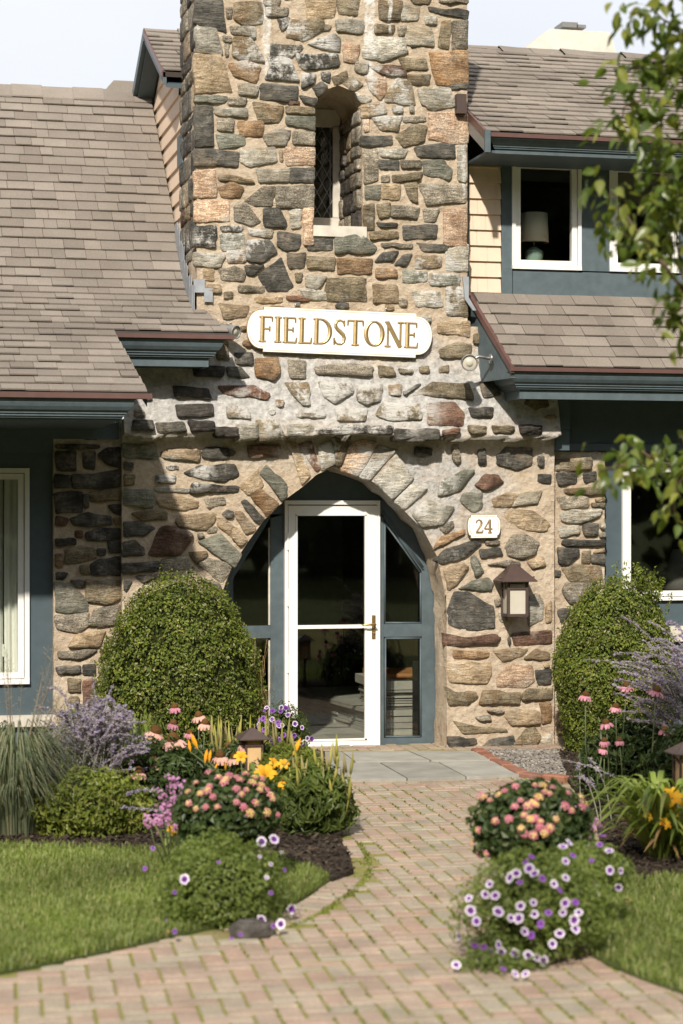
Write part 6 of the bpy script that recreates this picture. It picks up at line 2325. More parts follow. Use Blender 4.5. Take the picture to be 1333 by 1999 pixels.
def core(c, R, H, prof, parent, sc=0.86, R2=None):
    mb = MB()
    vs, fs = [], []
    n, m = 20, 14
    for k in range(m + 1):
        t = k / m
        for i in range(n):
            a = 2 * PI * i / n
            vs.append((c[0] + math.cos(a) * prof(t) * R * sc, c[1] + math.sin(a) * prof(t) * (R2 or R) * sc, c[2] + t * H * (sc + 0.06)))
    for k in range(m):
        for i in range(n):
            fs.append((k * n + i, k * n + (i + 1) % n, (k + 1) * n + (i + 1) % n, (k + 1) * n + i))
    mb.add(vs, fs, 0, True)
    return mb.build('shade_core', M_CORE, parent)  # dark solid standing for the shade inside the shrub

# ------------------------------------------------------------------ clipped boxwoods
def boxwood(px, pyt, pyb, R, Y, prof, label, n, lump, R2=None, sprigs=0):
    b = W(px, pyb, Y)
    b.z = 0.02
    H = W(px, pyt, Y).z - 0.02
    t = E('boxwood_shrub', b, label, 'shrub', 'clipped boxwoods beside the entrance')
    mb = MB()
    for k in range(5):
        an = k * 1.3
        mb.tube([b + Vector((0.05 * math.cos(an), 0.05 * math.sin(an), -0.02)), b + Vector((0.2 * math.cos(an), 0.2 * math.sin(an), H * 0.35)), b + Vector((0.3 * math.cos(an), 0.3 * math.sin(an), H * 0.6))], [0.025, 0.018, 0.008], 6)
    mb.build('stem', M_BARK, t)
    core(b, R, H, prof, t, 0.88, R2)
    P, N = dome_points(b, R, H, n, prof, 0.13, lump, 3.2, px * 0.1, R2)
    if sprigs:                                    # ungroomed shoots at the top
        sp = []
        sn = []
        for k in range(sprigs):
            a0 = RNG.uniform(-0.2, 0.9)
            rr = RNG.uniform(0.05, 0.8) * R
            base = np.array([b.x + rr * 0.9, b.y + RNG.uniform(-0.3, 0.1), 0.0])
            tt = math.sqrt(max(0, 1 - (rr / R) ** 2)) * 0.5 + 0.45
            base[2] = b.z + H * min(0.97, tt)
            for q in range(34):
                u = q / 33
                sp.append(base + np.array([0.06 * u * a0, 0, 0.17 * u]) + RNG.normal(0, 0.012, 3))
                sn.append(RNG.normal(0, 1, 3) + np.array([0, -0.5, 0.3]))
        P = np.vstack([P, np.array(sp)])
        N = np.vstack([N, np.array(sn)])
    g = nz3(P, 6.5, px) + 0.5 * nz3(P, 15, px + 4)          # thin spots where the inside shows
    keep = (g < 0.30) | (RNG.uniform(0, 1, len(P)) < 0.30)
    P, N = P[keep], N[keep]
    cx_ = np.array([b.x, b.y, b.z + H * 0.4])
    sp, sn = [], []
    for k in RNG.integers(0, len(P), 170):                   # stray shoots
        dv = P[k] - cx_
        dv = dv / np.linalg.norm(dv) + RNG.normal(0, 0.35, 3) + np.array([0, 0, 0.5])
        ln = RNG.uniform(0.03, 0.085)
        for q in range(9):
            sp.append(P[k] + dv * ln * q / 8 + RNG.normal(0, 0.006, 3))
            sn.append(RNG.normal(0, 1, 3) + np.array([0, -0.5, 0.3]))
    P, N = np.vstack([P, np.array(sp)]), np.vstack([N, np.array(sn)])
    leaf_cloud('foliage', P, N, RNG.uniform(0.015, 0.034, len(P)), M_BOX, t, 'stuff', 0.58, 0.2, 0.3)
    return t
def pl_(t):
    s = 0.30
    return (0.86 + 0.14 * min(1, t / s)) if t < s else math.sqrt(max(0, 1 - ((t - s) / (1 - s)) ** 2.05)) * (1 - 0.05 * ((t - s) / (1 - s)))
boxwood(350, 1112, 1500, 0.655, -0.80, pl_, 'rounded clipped boxwood left of the door, full and dome shaped', 38000, 0.05)
def pr_(t):
    s = 0.42
    return (0.80 + 0.20 * min(1, t / s)) if t < s else math.sqrt(max(0, 1 - ((t - s) / (1 - s)) ** 2.0)) * (1 - 0.06 * ((t - s) / (1 - s)))
boxwood(1203, 1122, 1510, 0.50, -0.75, pr_, 'taller ragged topped boxwood right of the door under the window', 40000, 0.06, 0.5, 26)
# ------------------------------------------------------------------ flowers
def basis(nrm):
    n = Vector(nrm).normalized()
    u = n.cross(Vector((0, 0, 1)))
    if u.length < 0.05:
        u = n.cross(Vector((1, 0, 0)))
    u.normalize()
    return n, u, n.cross(u)

PET = {}
def petunia_mesh(kind):
    """five-lobed ruffled trumpet opening along +z of its own axes, 1 unit wide; five variants of each colour"""
    key = (kind, random.randrange(5))
    if key in PET:
        return PET[key]
    r = random.Random(str(key))
    mb = MB()
    n = 30
    sx, ph = r.uniform(0.82, 1.0), r.uniform(0, 6)
    droop = r.uniform(-0.14, 0.02)
    def ring(rad, z, lob, ruf):
        out = []
        for k in range(n):
            a = 2 * PI * k / n
            q = rad * (1 + lob * math.cos(5 * a) + ruf * 0.5 * math.sin(7 * a + ph))
            out.append((q * math.cos(a) * sx, q * math.sin(a), z - 0.02 * math.cos(5 * a) + ruf * math.sin(9 * a + ph) + droop * ruf * 8 * math.cos(a + ph)))
        return out
    rs = [ring(0.05, -0.22, 0, 0), ring(0.13, -0.10, 0, 0), ring(r.uniform(0.27, 0.34), 0.0, 0.05, 0.02), ring(0.41, 0.04, 0.03, 0.04), ring(0.49, 0.01, 0.05, 0.07)]
    mis = [2, 1, 0 if kind == 'white' else 1, 0]
    for i in range(4):
        vs = rs[i] + rs[i + 1]
        mb.add(vs, [(k, (k + 1) % n, n + (k + 1) % n, n + k) for k in range(n)], mis[i], True)
    mb.tube([(0, 0, -0.62), (0, 0, -0.22)], [0.05, 0.06], 6, 3)
    mats = [M_PWHITE, M_PPURP, M_PDARK, M_HERB] if kind == 'white' else [M_PVIOLET, M_PPURP, M_PDARK, M_HERB]
    PET[key] = mb.mesh('flower', mats, (0, 0, 0))
    return PET[key]

def put(name, me, p, nrm, size, parent, roll=None):
    o = bpy.data.objects.new(name, me)
    COL.objects.link(o)
    o.parent = parent
    o.location = Vector(p) - worg(parent)
    q = Vector(nrm).normalized().to_track_quat('Z', 'Y')
    o.rotation_mode = 'QUATERNION'
    from mathutils import Quaternion
    o.rotation_quaternion = q @ Quaternion((0, 0, 1), random.random() * 6.28 if roll is None else roll)
    o.scale = (size, size, size)
    return o

def on_blob(px, py, c, R):
    """where the sight line through a photo pixel meets an ellipsoid; else the point nearest to it"""
    k, m = (px - 666.5) / FPX, (999.5 - py) / FPX
    dv = (FW + k * RT + Vector((0, 0, m)))
    o = CAM - Vector(c)
    a = Vector((o.x / R[0], o.y / R[1], o.z / R[2]))
    b = Vector((dv.x / R[0], dv.y / R[1], dv.z / R[2]))
    A, B, C_ = b.dot(b), 2 * a.dot(b), a.dot(a) - 1
    D = B * B - 4 * A * C_
    t = (-B - math.sqrt(D)) / (2 * A) if D > 0 else -B / (2 * A)
    p = CAM + dv * t
    q = p - Vector(c)
    n = Vector((q.x / R[0] ** 2, q.y / R[1] ** 2, q.z / R[2] ** 2)).normalized()
    return p, n

def blob_points(c, R, n, depth=0.25, lump=0.16, freq=4.0, zmin=-0.9):
    d = RNG.normal(0, 1, (n * 2, 3))
    d /= np.linalg.norm(d, axis=1)[:, None]
    d = d[d[:, 2] > zmin][:n]
    lu = 1 + lump * nz3(d, freq * 0.6, c[0] * 7) + lump * 0.6 * nz3(d, freq * 1.5, c[0] * 3 + 5)
    r = lu * (1 - depth * RNG.uniform(0, 1, len(d)) ** 1.4)
    P = np.array(c) + d * r[:, None] * np.array(R)
    return P, d

def mound(name, label, cat, px, pyc, d, R, leafmat, nleaf, leafL, aspect=0.6, group=None, corek=0.62, lump=0.26):
    c = AT(px, pyc, d)
    t = E(name, (c.x, c.y, 0.02), label, cat, group)
    P, N = blob_points(c, R, nleaf, 0.4, lump, 4.5, -0.97)
    ok = P[:, 2] > 0.02
    leaf_cloud('foliage', P[ok], N[ok], RNG.uniform(leafL * 0.6, leafL * 1.3, ok.sum()), leafmat, t, 'stuff', aspect)
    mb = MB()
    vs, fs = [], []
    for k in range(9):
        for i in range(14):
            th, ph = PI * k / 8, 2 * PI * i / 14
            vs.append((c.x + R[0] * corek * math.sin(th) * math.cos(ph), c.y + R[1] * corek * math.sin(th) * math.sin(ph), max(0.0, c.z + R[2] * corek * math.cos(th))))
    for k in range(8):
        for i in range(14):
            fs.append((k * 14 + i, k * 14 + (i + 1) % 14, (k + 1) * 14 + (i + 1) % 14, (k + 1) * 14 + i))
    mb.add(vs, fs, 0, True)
    mb.build('mound_shade_core', M_CORE, t)  # dark filler, the mound's inner shade put into its colour
    return t, c

def conv(txt, ox, oy, s):
    return [(ox + float(a.split(',')[0]) / s, oy + float(a.split(',')[1]) / s) for a in txt.split()]

# right petunias
R1 = (0.335, 0.30, 0.235)
tR, cR = mound('petunia_plant', 'big petunia mound right of the path covered in white flowers with purple throats', 'petunias', 1048, 1782, 8.95, (0.345, 0.27, 0.27), M_PETL, 9000, 0.026, 0.45)
P2, N2 = blob_points(AT(1150, 1700, 9.5), (0.20, 0.2, 0.13), 2600, 0.4, 0.2, 4.5, -0.9)
leaf_cloud('foliage', P2, N2, RNG.uniform(0.016, 0.033, len(P2)), M_PETL, tR, 'stuff', 0.45)
P2, N2 = blob_points(AT(985, 1876, 8.72), (0.21, 0.14, 0.06), 1500, 0.6, 0.35, 4.5, -0.5)
leaf_cloud('foliage', P2[P2[:, 2] > .01], N2[P2[:, 2] > .01], RNG.uniform(0.016, 0.033, (P2[:, 2] > .01).sum()), M_PETL, tR, 'stuff', 0.45)
fl = conv('703,478 722,548 683,578 500,555 468,583 487,617 515,642 557,670 418,643 383,665 437,690 683,665 620,698 650,730 770,718 862,733 830,570 925,620 983,622 873,488 923,520 970,705 275,700 252,755 305,760 165,775 175,840 322,845 206,895 440,815 510,797 515,858 390,878 430,880 590,850 667,850 735,795 752,848 548,910 735,935 728,890 650,960 498,970 463,950 612,1015 275,1058 245,1030 338,1060 323,1020 410,1065 483,1075 565,1105 528,1088 330,1108 213,1118 340,1172 405,1200 460,1200 80,1150 112,975 197,1022 670,500 888,440 680,800', 860, 1480, 2.818)
rn = random.Random(77)
small = {(165, 775), (112, 975), (197, 1022)}
for i, (x, y) in enumerate(fl):
    p, n = on_blob(x, y, cR, (0.375, 0.30, 0.295)) if not (x > 1120 and y < 1760) else on_blob(x, y, AT(1150, 1700, 9.5), (0.22, 0.22, 0.15))
    if p.z < 0.035:
        p = G(x, y, 0.028)
        n = Vector((0.3, -0.3, 0.9))
    tw = (CAM - p).normalized()
    nn = (n * 0.8 + tw * 0.4 + Vector((rn.uniform(-.8, .8), rn.uniform(-.4, .4), rn.uniform(-.2, .8)))).normalized()
    vio = rn.random() < 0.24
    put('flower', petunia_mesh('violet' if vio else 'white'), p + n * 0.012, nn, rn.uniform(0.036, 0.052) * (0.75 if vio else 1), tR)
# left petunias
tL, cL = mound('petunia_plant', 'rounded petunia mound left of the path, mostly leaves with a few white and purple flowers', 'petunias', 432, 1742, 9.7, (0.315, 0.27, 0.275), M_PETL, 11500, 0.024, 0.45)
fl = conv('967,90 1013,80 1040,128 960,143 1000,170 985,217 813,163 690,224 547,185 655,270 575,112 625,372 648,420 1075,330 966,368 1042,393 1015,400 893,432 858,445 1050,190 1000,272', 0, 1600, 1.904)
for i, (x, y) in enumerate(fl):
    p, n = on_blob(x, y, cL, (0.32, 0.285, 0.28))
    if p.z < 0.035:
        p = G(x, y, 0.05)
        n = Vector((0, -0.6, 0.6))
    tw = (CAM - p).normalized()
    nn = (n * 0.4 + tw * 0.9 + Vector((rn.uniform(-.4, .4), rn.uniform(-.3, .3), rn.uniform(-.1, .4)))).normalized()
    big = (i in (0, 1, 7, 13, 14, 15))
    put('flower', petunia_mesh('white' if big or i in (2, 3, 4, 5) else 'violet'), p + n * 0.012, nn, 0.052 if big else rn.uniform(0.016, 0.026), tL)
# potted petunias by the door
tD, cD = mound('petunia_plant', 'small violet petunias spilling beside the white door', 'petunias', 556, 1432, 15.2, (0.19, 0.17, 0.22), M_HERB, 2600, 0.026, 0.5)
for i in range(44):
    x, y = rn.uniform(505, 606), 0
    y = 1383 + max(0, (x - 560)) * 1.1 + rn.uniform(0, 75)
    p, n = on_blob(x, y, cD, (0.20, 0.18, 0.23))
    put('flower', petunia_mesh('violet' if rn.random() < .55 else 'white'), p + n * 0.012, (n + (CAM - p).normalized() * 0.6 + Vector((rn.uniform(-.4, .4), 0, rn.uniform(-.2, .4)))), rn.uniform(0.036, 0.048), tD)
mb = MB()
mb.lathe((cD.x, cD.y, 0.02), [(0.09, 0.0), (0.13, 0.18), (0.14, 0.19), (0.14, 0.21), (0.12, 0.21), (0.11, 0.17)], 18)
tag(mb.build('flower_pot', M_REDBRICK), 'terracotta pot under the violet petunias by the door', 'pot')

# lantana: clusters of tiny florets
LAN = {}
def lantana_mesh(k):
    if k in LAN:
        return LAN[k]
    r = random.Random(k)
    mb = MB()
    n = 15
    for i in range(n):
        a = i * 2.399
        q = math.sqrt((i + 0.5) / n)
        p = Vector((q * math.cos(a) * 0.45, q * math.sin(a) * 0.45, 0.26 * (1 - q * q)))
        nn, u, v = basis(p + Vector((0, 0, 0.35)))
        s = 0.14
        inner = q < (0.5 + 0.35 * ((k % 3) - 1))
        vs = [p + nn * 0.02]
        for j in range(8):
            rr = s * (1.0 if j % 2 == 0 else 0.62)
            vs.append(p + u * math.cos(j * PI / 4 + r.random() * 0.2) * rr + v * math.sin(j * PI / 4) * rr + nn * 0.03 * r.random())
        mb.add(vs, [(0, 1 + j, 1 + (j + 1) % 8) for j in range(8)], 1 if inner else 0)
    mb.tube([(0, 0, -0.5), (0, 0, 0.1)], 0.035, 5, 2)
    LAN[k] = mb.mesh('flower_cluster', [M_LPINK, M_LYEL, M_HERB], (0, 0, 0))
    return LAN[k]
def lantana(label, px, pyc, d, R, fl, n):
    t, c = mound('lantana_plant', label, 'lantana', px, pyc, d, R, M_DARKLEAF, n, 0.046, 0.62, None, 0.65, 0.2)
    mb = MB()
    for k in range(7):
        an = k * 0.9
        mb.tube([(c.x + 0.02 * math.cos(an), c.y + 0.02 * math.sin(an), 0.0), (c.x + 0.06 * math.cos(an), c.y + 0.06 * math.sin(an), c.z * 0.5), (c.x + 0.16 * math.cos(an), c.y + 0.16 * math.sin(an), c.z)], [0.009, 0.007, 0.004], 5)
    mb.build('stem', M_STEM, t)
    for i, (x, y) in enumerate(fl):
        p, nn = on_blob(x, y, c, (R[0] * 1.06, R[1] * 1.06, R[2] * 1.08))
        tw = (CAM - p).normalized()
        put('flower_cluster', lantana_mesh(i % 6), p, nn + tw * 0.35 + Vector((0, 0, 0.3)), rn.uniform(0.034, 0.056), t)
    return t, c
fl = conv('225,205 270,230 320,200 412,155 518,147 563,150 617,160 600,195 540,215 440,232 480,262 525,255 408,265 460,315 495,335 375,335 550,350 635,335 545,380 600,385 445,388 460,415 510,425 570,412 685,262 720,288 790,250 700,190 205,395 175,468 215,530 250,525 770,212 350,180 575,185 505,240 520,330 300,345 240,215 780,270', 860, 1480, 2.818)
lantana('pink and yellow lantana bush right of the brick path behind the white petunias', 1036, 1613, 9.9, (0.285, 0.26, 0.215), fl, 5200)
fl = conv('445,505 500,530 540,540 600,530 650,510 700,530 740,540 375,560 400,620 450,580 440,605 330,610 600,595 630,625 740,575 770,600 790,630 800,650 600,670 705,672 675,730 640,695 335,675 375,705 430,695 495,695 770,725 830,740 530,560 730,600 560,520 620,545 690,560 470,640 655,600', 250, 1330, 2.836)
lantana('pink and yellow lantana bush left of the path above the leafy petunia mound', 448, 1585, 10.6, (0.275, 0.25, 0.195), fl, 5200)

# rock and dark lump under the mounds
def rock(px, py, r, label, sz):
    p = G(px, py, 0)
    t = bmesh.new()
    bmesh.ops.create_icosphere(t, subdivisions=3, radius=1)
    for v in t.verts:
        k = 1 + 0.25 * noise.noise(v.co * 1.3 + Vector((px, 0, 0))) + 0.1 * noise.noise(v.co * 3.3)
        v.co = Vector((v.co.x * r[0] * k, v.co.y * r[1] * k, max(-0.02, v.co.z * r[2] * k)))
    me = bpy.data.meshes.new('rock')
    t.to_mesh(me)
    t.free()
    me.materials.append(MS['k'] if sz > 1 else M_ROCK)
    o = link('rock', me, Vector((p.x, p.y, 0.01)))
    tag(o, label, 'rock')
rock(1085, 1862, (0.16, 0.13, 0.11), 'rough tan rock under the white petunias at the lawn corner', 1)
rock(492, 1826, (0.10, 0.09, 0.07), 'dark lump half hidden under the left petunia mound', 2)  # small lump in the black stone material at the mound's foot

# phlox tufts
def phlox(label, pts, base, d):
    b = AT(base[0], base[1], d)
    t = E('phlox', (b.x, b.y, 0.02), label, 'phlox')
    for (x, y) in pts:
        p = AT(x, y, d)
        mb = MB()
        mb.tube([(b.x + (p.x - b.x) * 0.3, b.y, 0.02), (b.x + (p.x - b.x) * 0.8, b.y + 0.02, p.z * 0.6), p], [0.004, 0.004, 0.003], 4)
        mb.build('stem', M_STEM, t)
        o = MB()
        for i in range(26):
            q = p + Vector((rn.gauss(0, .022), rn.gauss(0, .022), rn.gauss(0, .026)))
            n_, u, v = basis(q - p + (CAM - p).normalized() * 0.04)
            s = rn.uniform(0.008, 0.013)
            vs = [q] + [q + (u * math.cos(j * 2 * PI / 10) + v * math.sin(j * 2 * PI / 10)) * s * (1 if j % 2 == 0 else .5) for j in range(10)]
            o.add(vs, [(0, 1 + j, 1 + (j + 1) % 10) for j in range(10)])
        o.build('flower_cluster', M_PHLOX, t)['kind'] = 'stuff'
    return t
phlox('magenta pink phlox leaning out left of the lantana bush', [(318, 1555), (338, 1528), (355, 1580), (330, 1600), (310, 1598), (345, 1560), (352, 1535), (330, 1575), (362, 1600), (290, 1600), (312, 1606), (322, 1580), (347, 1612)], (340, 1640), 11.0)
phlox('magenta pink phlox peeping out right of the right lantana bush', [(1130, 1583), (1128, 1610), (1161, 1608), (1133, 1643), (1120, 1600), (1142, 1600), (1110, 1575), (1150, 1620)], (1125, 1690), 10.3)

# coneflowers, each plant one thing
def coneflower(px, py, d, size, label, petal, droop, base=None, tilt=0.0):
    p = AT(px, py, d)
    if base is None:
        bx_, by_ = p.x + rn.uniform(-0.06, 0.06), p.y + rn.uniform(0.0, 0.12)
    else:
        bx_, by_ = base
    t = E('coneflower', (bx_, by_, 0.02), label, 'coneflower', 'coneflowers in the flower beds')
    ax = Vector((math.sin(tilt), -0.15, 1)).normalized()
    mid = Vector((bx_, by_, 0.02)).lerp(p, 0.55) + Vector((rn.uniform(-.02, .02), 0.015, 0))
    mb = MB()
    mb.tube([(bx_, by_, 0.02), mid, p - ax * size * 0.1], [0.005, 0.0045, 0.004], 5)
    mb.build('stem', M_STEM, t)
    n_, u, v = basis(ax)
    R = size * 0.24
    mb = MB()
    vs, fs = [], []
    for k, (rr, hh) in enumerate(((0.75, -0.1), (1.0, 0.15), (0.92, 0.6), (0.66, 0.95), (0.3, 1.15))):
        for i in range(12):
            a = 2 * PI * i / 12 + 0.26 * (k % 2)
            vs.append(p + (u * math.cos(a) + v * math.sin(a)) * rr * R * (1 + 0.06 * ((i + k) % 2)) + ax * hh * R * 1.15)
    for k in range(4):
        for i in range(12):
            fs.append((k * 12 + i, k * 12 + (i + 1) % 12, (k + 1) * 12 + (i + 1) % 12, (k + 1) * 12 + i))
    fs.append(tuple(range(48, 60)))
    mb.add(vs, fs, 0, False)
    mb.build('cone', M_CCONE, t)
    mb = MB()
    m = 12
    for i in range(m):
        a = 2 * PI * i / m + rn.uniform(-.1, .1)
        dr = u * math.cos(a) + v * math.sin(a)
        sd = u * -math.sin(a) + v * math.cos(a)
        L = size * 0.42 * rn.uniform(0.85, 1.1)
        w_ = size * 0.105
        dd = droop * rn.uniform(0.8, 1.2)
        q0 = p + dr * R * 0.8
        q1 = q0 + (dr * math.cos(dd * 0.6) - ax * math.sin(dd * 0.6)) * L * 0.5
        q2 = q1 + (dr * math.cos(dd * 1.2) - ax * math.sin(dd * 1.2)) * L * 0.5
        mb.add([q0 - sd * w_ * .6, q0 + sd * w_ * .6, q1 + sd * w_, q1 - ax * 0.003, q1 - sd * w_, q2 + sd * w_ * .55, q2 - sd * w_ * .55], [(0, 1, 2, 3), (0, 3, 4), (3, 2, 5, 6), (4, 3, 6)])
    mb.build('petals', petal, t)
    for q in range(3):
        f = 0.15 + 0.25 * q + rn.uniform(-.05, .05)
        s0 = Vector((bx_, by_, 0.02)).lerp(p, f)
        a = rn.uniform(0, 6.28)
        dr = Vector((math.cos(a), math.sin(a), 0.25))
        sd = Vector((-math.sin(a), math.cos(a), 0))
        L, w_ = 0.13 - 0.025 * q, 0.022
        mb = MB()
        mb.add([s0, s0 + dr * L * .4 + sd * w_, s0 + dr * L - Vector((0, 0, .03)), s0 + dr * L * .4 - sd * w_, s0 + dr * L * .45 - Vector((0, 0, .006))], [(0, 1, 4), (1, 2, 4), (2, 3, 4), (3, 0, 4)])
        mb.build('leaf', M_DARKLEAF, t)
    return t
CL = [(341, 1381, 13.9, .11, 1.0, 'highest coneflower in front of the left boxwood'), (388, 1398, 13.8, .12, .9, 'coneflower second from the top, lit against the left boxwood'),
      (400, 1413, 13.6, .12, 1.1, 'mauve pink coneflower just under the lit one by the boxwood'), (338, 1413, 13.7, .11, 1.1, 'drooping coneflower straight below the highest one'),
      (370, 1432, 13.6, .10, 1.2, 'small mauve coneflower between the large pair and the boxwood'), (303, 1430, 13.0, .165, 1.0, 'large peach pink coneflower on the left of the big pair'),
      (338, 1445, 12.9, .175, .8, 'largest coneflower with a tall brown cone and wide peach petals'), (353, 1457, 13.1, .11, 1.1, 'coneflower half behind the largest one'),
      (300, 1487, 12.8, .14, 1.1, 'deep pink coneflower above the magenta phlox'), (270, 1508, 12.6, .13, 1.2, 'coneflower with folded petals near the lavender spires'),
      (430, 1477, 12.9, .14, 1.0, 'coneflower left of the path light, one of two overlapping heads'), (447, 1459, 13.2, .12, 1.1, 'coneflower above the yellow lily buds left of the path light'),
      (479, 1452, 12.9, .14, .9, 'coneflower in front of the left path light'), (458, 1480, 12.8, .12, .9, 'low coneflower with few petals under the left path light')]
for (x, y, d, s, dr, lab) in CL:
    coneflower(x, y, d, s * .92, lab, M_CPETAL if s > .115 else M_CPINK, dr, None, rn.uniform(-.3, .3))
CR = [(1143, 1358, 13.4, .115, 1.0, 'leftmost pink coneflower against the right boxwood'), (1223, 1340, 13.3, .12, .8, 'pink coneflower crossed by a lavender stem near the right boxwood'),
      (1281, 1349, 13.0, .135, .7, 'open pink coneflower highest on the right among lavender spires'), (1202, 1381, 13.3, .11, .9, 'side turned pink coneflower in the middle of the right bed'),
      (1183, 1412, 13.2, .11, .8, 'pink coneflower with wide flat petals in the right bed'), (1180, 1447, 13.1, .095, 1.1, 'upper of two small faded coneflowers low in the right bed'),
      (1177, 1462, 13.1, .095, 1.1, 'lower of two small faded coneflowers low in the right bed'), (1297, 1426, 12.9, .10, 1.0, 'dark pink coneflower above the right path light'),
      (1209, 1446, 13.2, .09, 1.1, 'tiny pink coneflower bud in the right bed')]
for (x, y, d, s, dr, lab) in CR:
    coneflower(x, y, d, s * .88, lab, M_CPINK, dr, None, rn.uniform(-.3, .3))

# Russian sage
def sage(label, base_px, d, tips, n_fuzz, wid=1.0):
    b = AT(base_px[0], base_px[1], d)
    t = E('sage_plant', (b.x, b.y, 0.02), label, 'sage')
    for (x, y, dd) in tips:
        p = AT(x, y, d + dd)
        s0 = Vector((b.x + rn.uniform(-.16, .16), b.y + rn.uniform(-.12, .12), 0.02))
        c1 = s0 + Vector(((p.x - s0.x) * rn.uniform(-.3, .6), (p.y - s0.y) * .3, (p.z - s0.z) * rn.uniform(.7, 1.15)))
        path = []
        for i in range(13):
            u = i / 12
            path.append((1 - u) ** 2 * s0 + 2 * u * (1 - u) * c1 + u * u * p)
        mb = MB()
        mb.tube(path, [0.0042 - 0.002 * i / 12 for i in range(13)], 4)
        mb.build('stem', M_SILVER, t)
        mb = MB()
        for i in range(n_fuzz):
            u = 0.55 + 0.45 * i / n_fuzz
            k = min(11, int(u * 12))
            q = path[k].lerp(path[k + 1], u * 12 - k)
            rr = 0.016 * (1.15 - u * 0.6)
            whorl = (math.sin(u * 95) > -0.3)
            if not whorl and rn.random() < .7:
                continue
            c = q + Vector((rn.gauss(0, rr * .6), rn.gauss(0, rr * .6), rn.gauss(0, rr * .5)))
            s = rn.uniform(.006, .011) * wid
            n_, uu, vv = basis((rn.gauss(0, 1), rn.gauss(0, 1), rn.gauss(0, 1)))
            mb.add([c - uu * s, c + vv * s * .7, c + uu * s, c - vv * s * .7], [(0, 1, 2, 3)])
        mb.build('flower_spike', M_LAV, t)['kind'] = 'stuff'
    return t, b
tips = []
for i in range(120):
    a = rn.uniform(-1.0, 1.0)
    x = 180 + 118 * a + rn.gauss(0, 8)
    y = 1352 + 80 * a * a + abs(rn.gauss(0, 1)) * 60
    tips.append((x, min(y, 1500), rn.uniform(-.35, .35)))
tips += [(92, 1345, 0), (222, 1335, .1), (180, 1320, .1), (250, 1398, -.2), (290, 1468, -.3), (45, 1468, -.3), (70, 1382, 0), (292, 1462, -.2), (240, 1470, -.3), (318, 1545, -1.2), (330, 1585, -1.3)]
sageL, sb = sage('wide clump of lavender sage spires left of the left boxwood', (185, 1600), 12.6, tips, 130)
# its grey-green leaves and the low shrub below
P, N = blob_points(AT(190, 1452, 12.7), (0.34, 0.24, 0.17), 3800, 0.9, 0.2, 4, -0.9)
leaf_cloud('foliage', P, N, RNG.uniform(0.015, 0.035, len(P)), M_GREYLEAF, sageL, 'stuff', 0.28)
tips = [(1212, 1201, 0), (1265, 1212, .2), (1300, 1218, .1), (1325, 1240, 0), (1140, 1287, -.2), (1262, 1265, .1), (1290, 1290, .2), (1315, 1262, 0), (1218, 1290, .2), (1236, 1295, .2), (1280, 1320, 0), (1305, 1330, .1), (1325, 1300, .1), (1245, 1330, .1), (1270, 1345, .2),
        (1330, 1350, 0), (1310, 1380, 0), (1290, 1400, .1), (1338, 1270, .1), (1350, 1220, .1), (1360, 1300, 0), (1340, 1390, 0), (1240, 1370, .1), (1255, 1405, .1), (1320, 1420, 0), (1225, 1340, 0), (1346, 1330, 0), (1258, 1318, 0), (1287, 1352, .1), (1316, 1345, -.1), (1300, 1362, 0), (1275, 1388, 0), (1334, 1318, 0)]
tips += [(rn.uniform(1195, 1345), rn.uniform(1235, 1420), rn.uniform(-.1, .3)) for _ in range(42)]
sageR, _ = sage('loose lavender sage spires leaning left in front of the right boxwood', (1395, 1540), 13.2, tips, 150, 1.1)
sage('few short lavender sprigs lying low at the foot of the right boxwood', (1190, 1560), 12.6, [(1092, 1482, 0), (1128, 1492, .1), (1135, 1510, .1), (1148, 1478, .1), (1120, 1515, 0)], 60)

def herb(name, label, cat, px, pyc, d, R, m, n, L, aspect, ck=0.5, lump=0.34):
    return mound(name, label, cat, px, pyc, d, R, m, n, L, aspect, None, ck, lump)
herb('leafy_shrub', 'low yellow green leafy shrub under the lavender sage at the lawn edge', 'shrub', 180, 1578, 12.2, (0.36, 0.26, 0.235), M_LIME, 5200, 0.040, 0.5)
herb('leafy_shrub', 'dark leafy undergrowth between the sage and the coneflowers', 'shrub', 330, 1535, 12.9, (0.30, 0.25, 0.30), M_DARKLEAF, 4600, 0.055, 0.35)
herb('leafy_shrub', 'dark leafy undergrowth around the left path light', 'shrub', 490, 1520, 13.1, (0.30, 0.25, 0.24), M_DARKLEAF, 4200, 0.055, 0.3)
herb('leafy_shrub', 'deep green leafy clump below the pink coneflowers in the right bed', 'shrub', 1240, 1498, 13.75, (0.38, 0.22, 0.31), M_DARKLEAF, 4600, 0.075, 0.3)
herb('leafy_shrub', 'deep green leaves filling the right edge of the right bed', 'shrub', 1350, 1520, 12.8, (0.28, 0.3, 0.31), M_DARKLEAF, 3200, 0.075, 0.3)

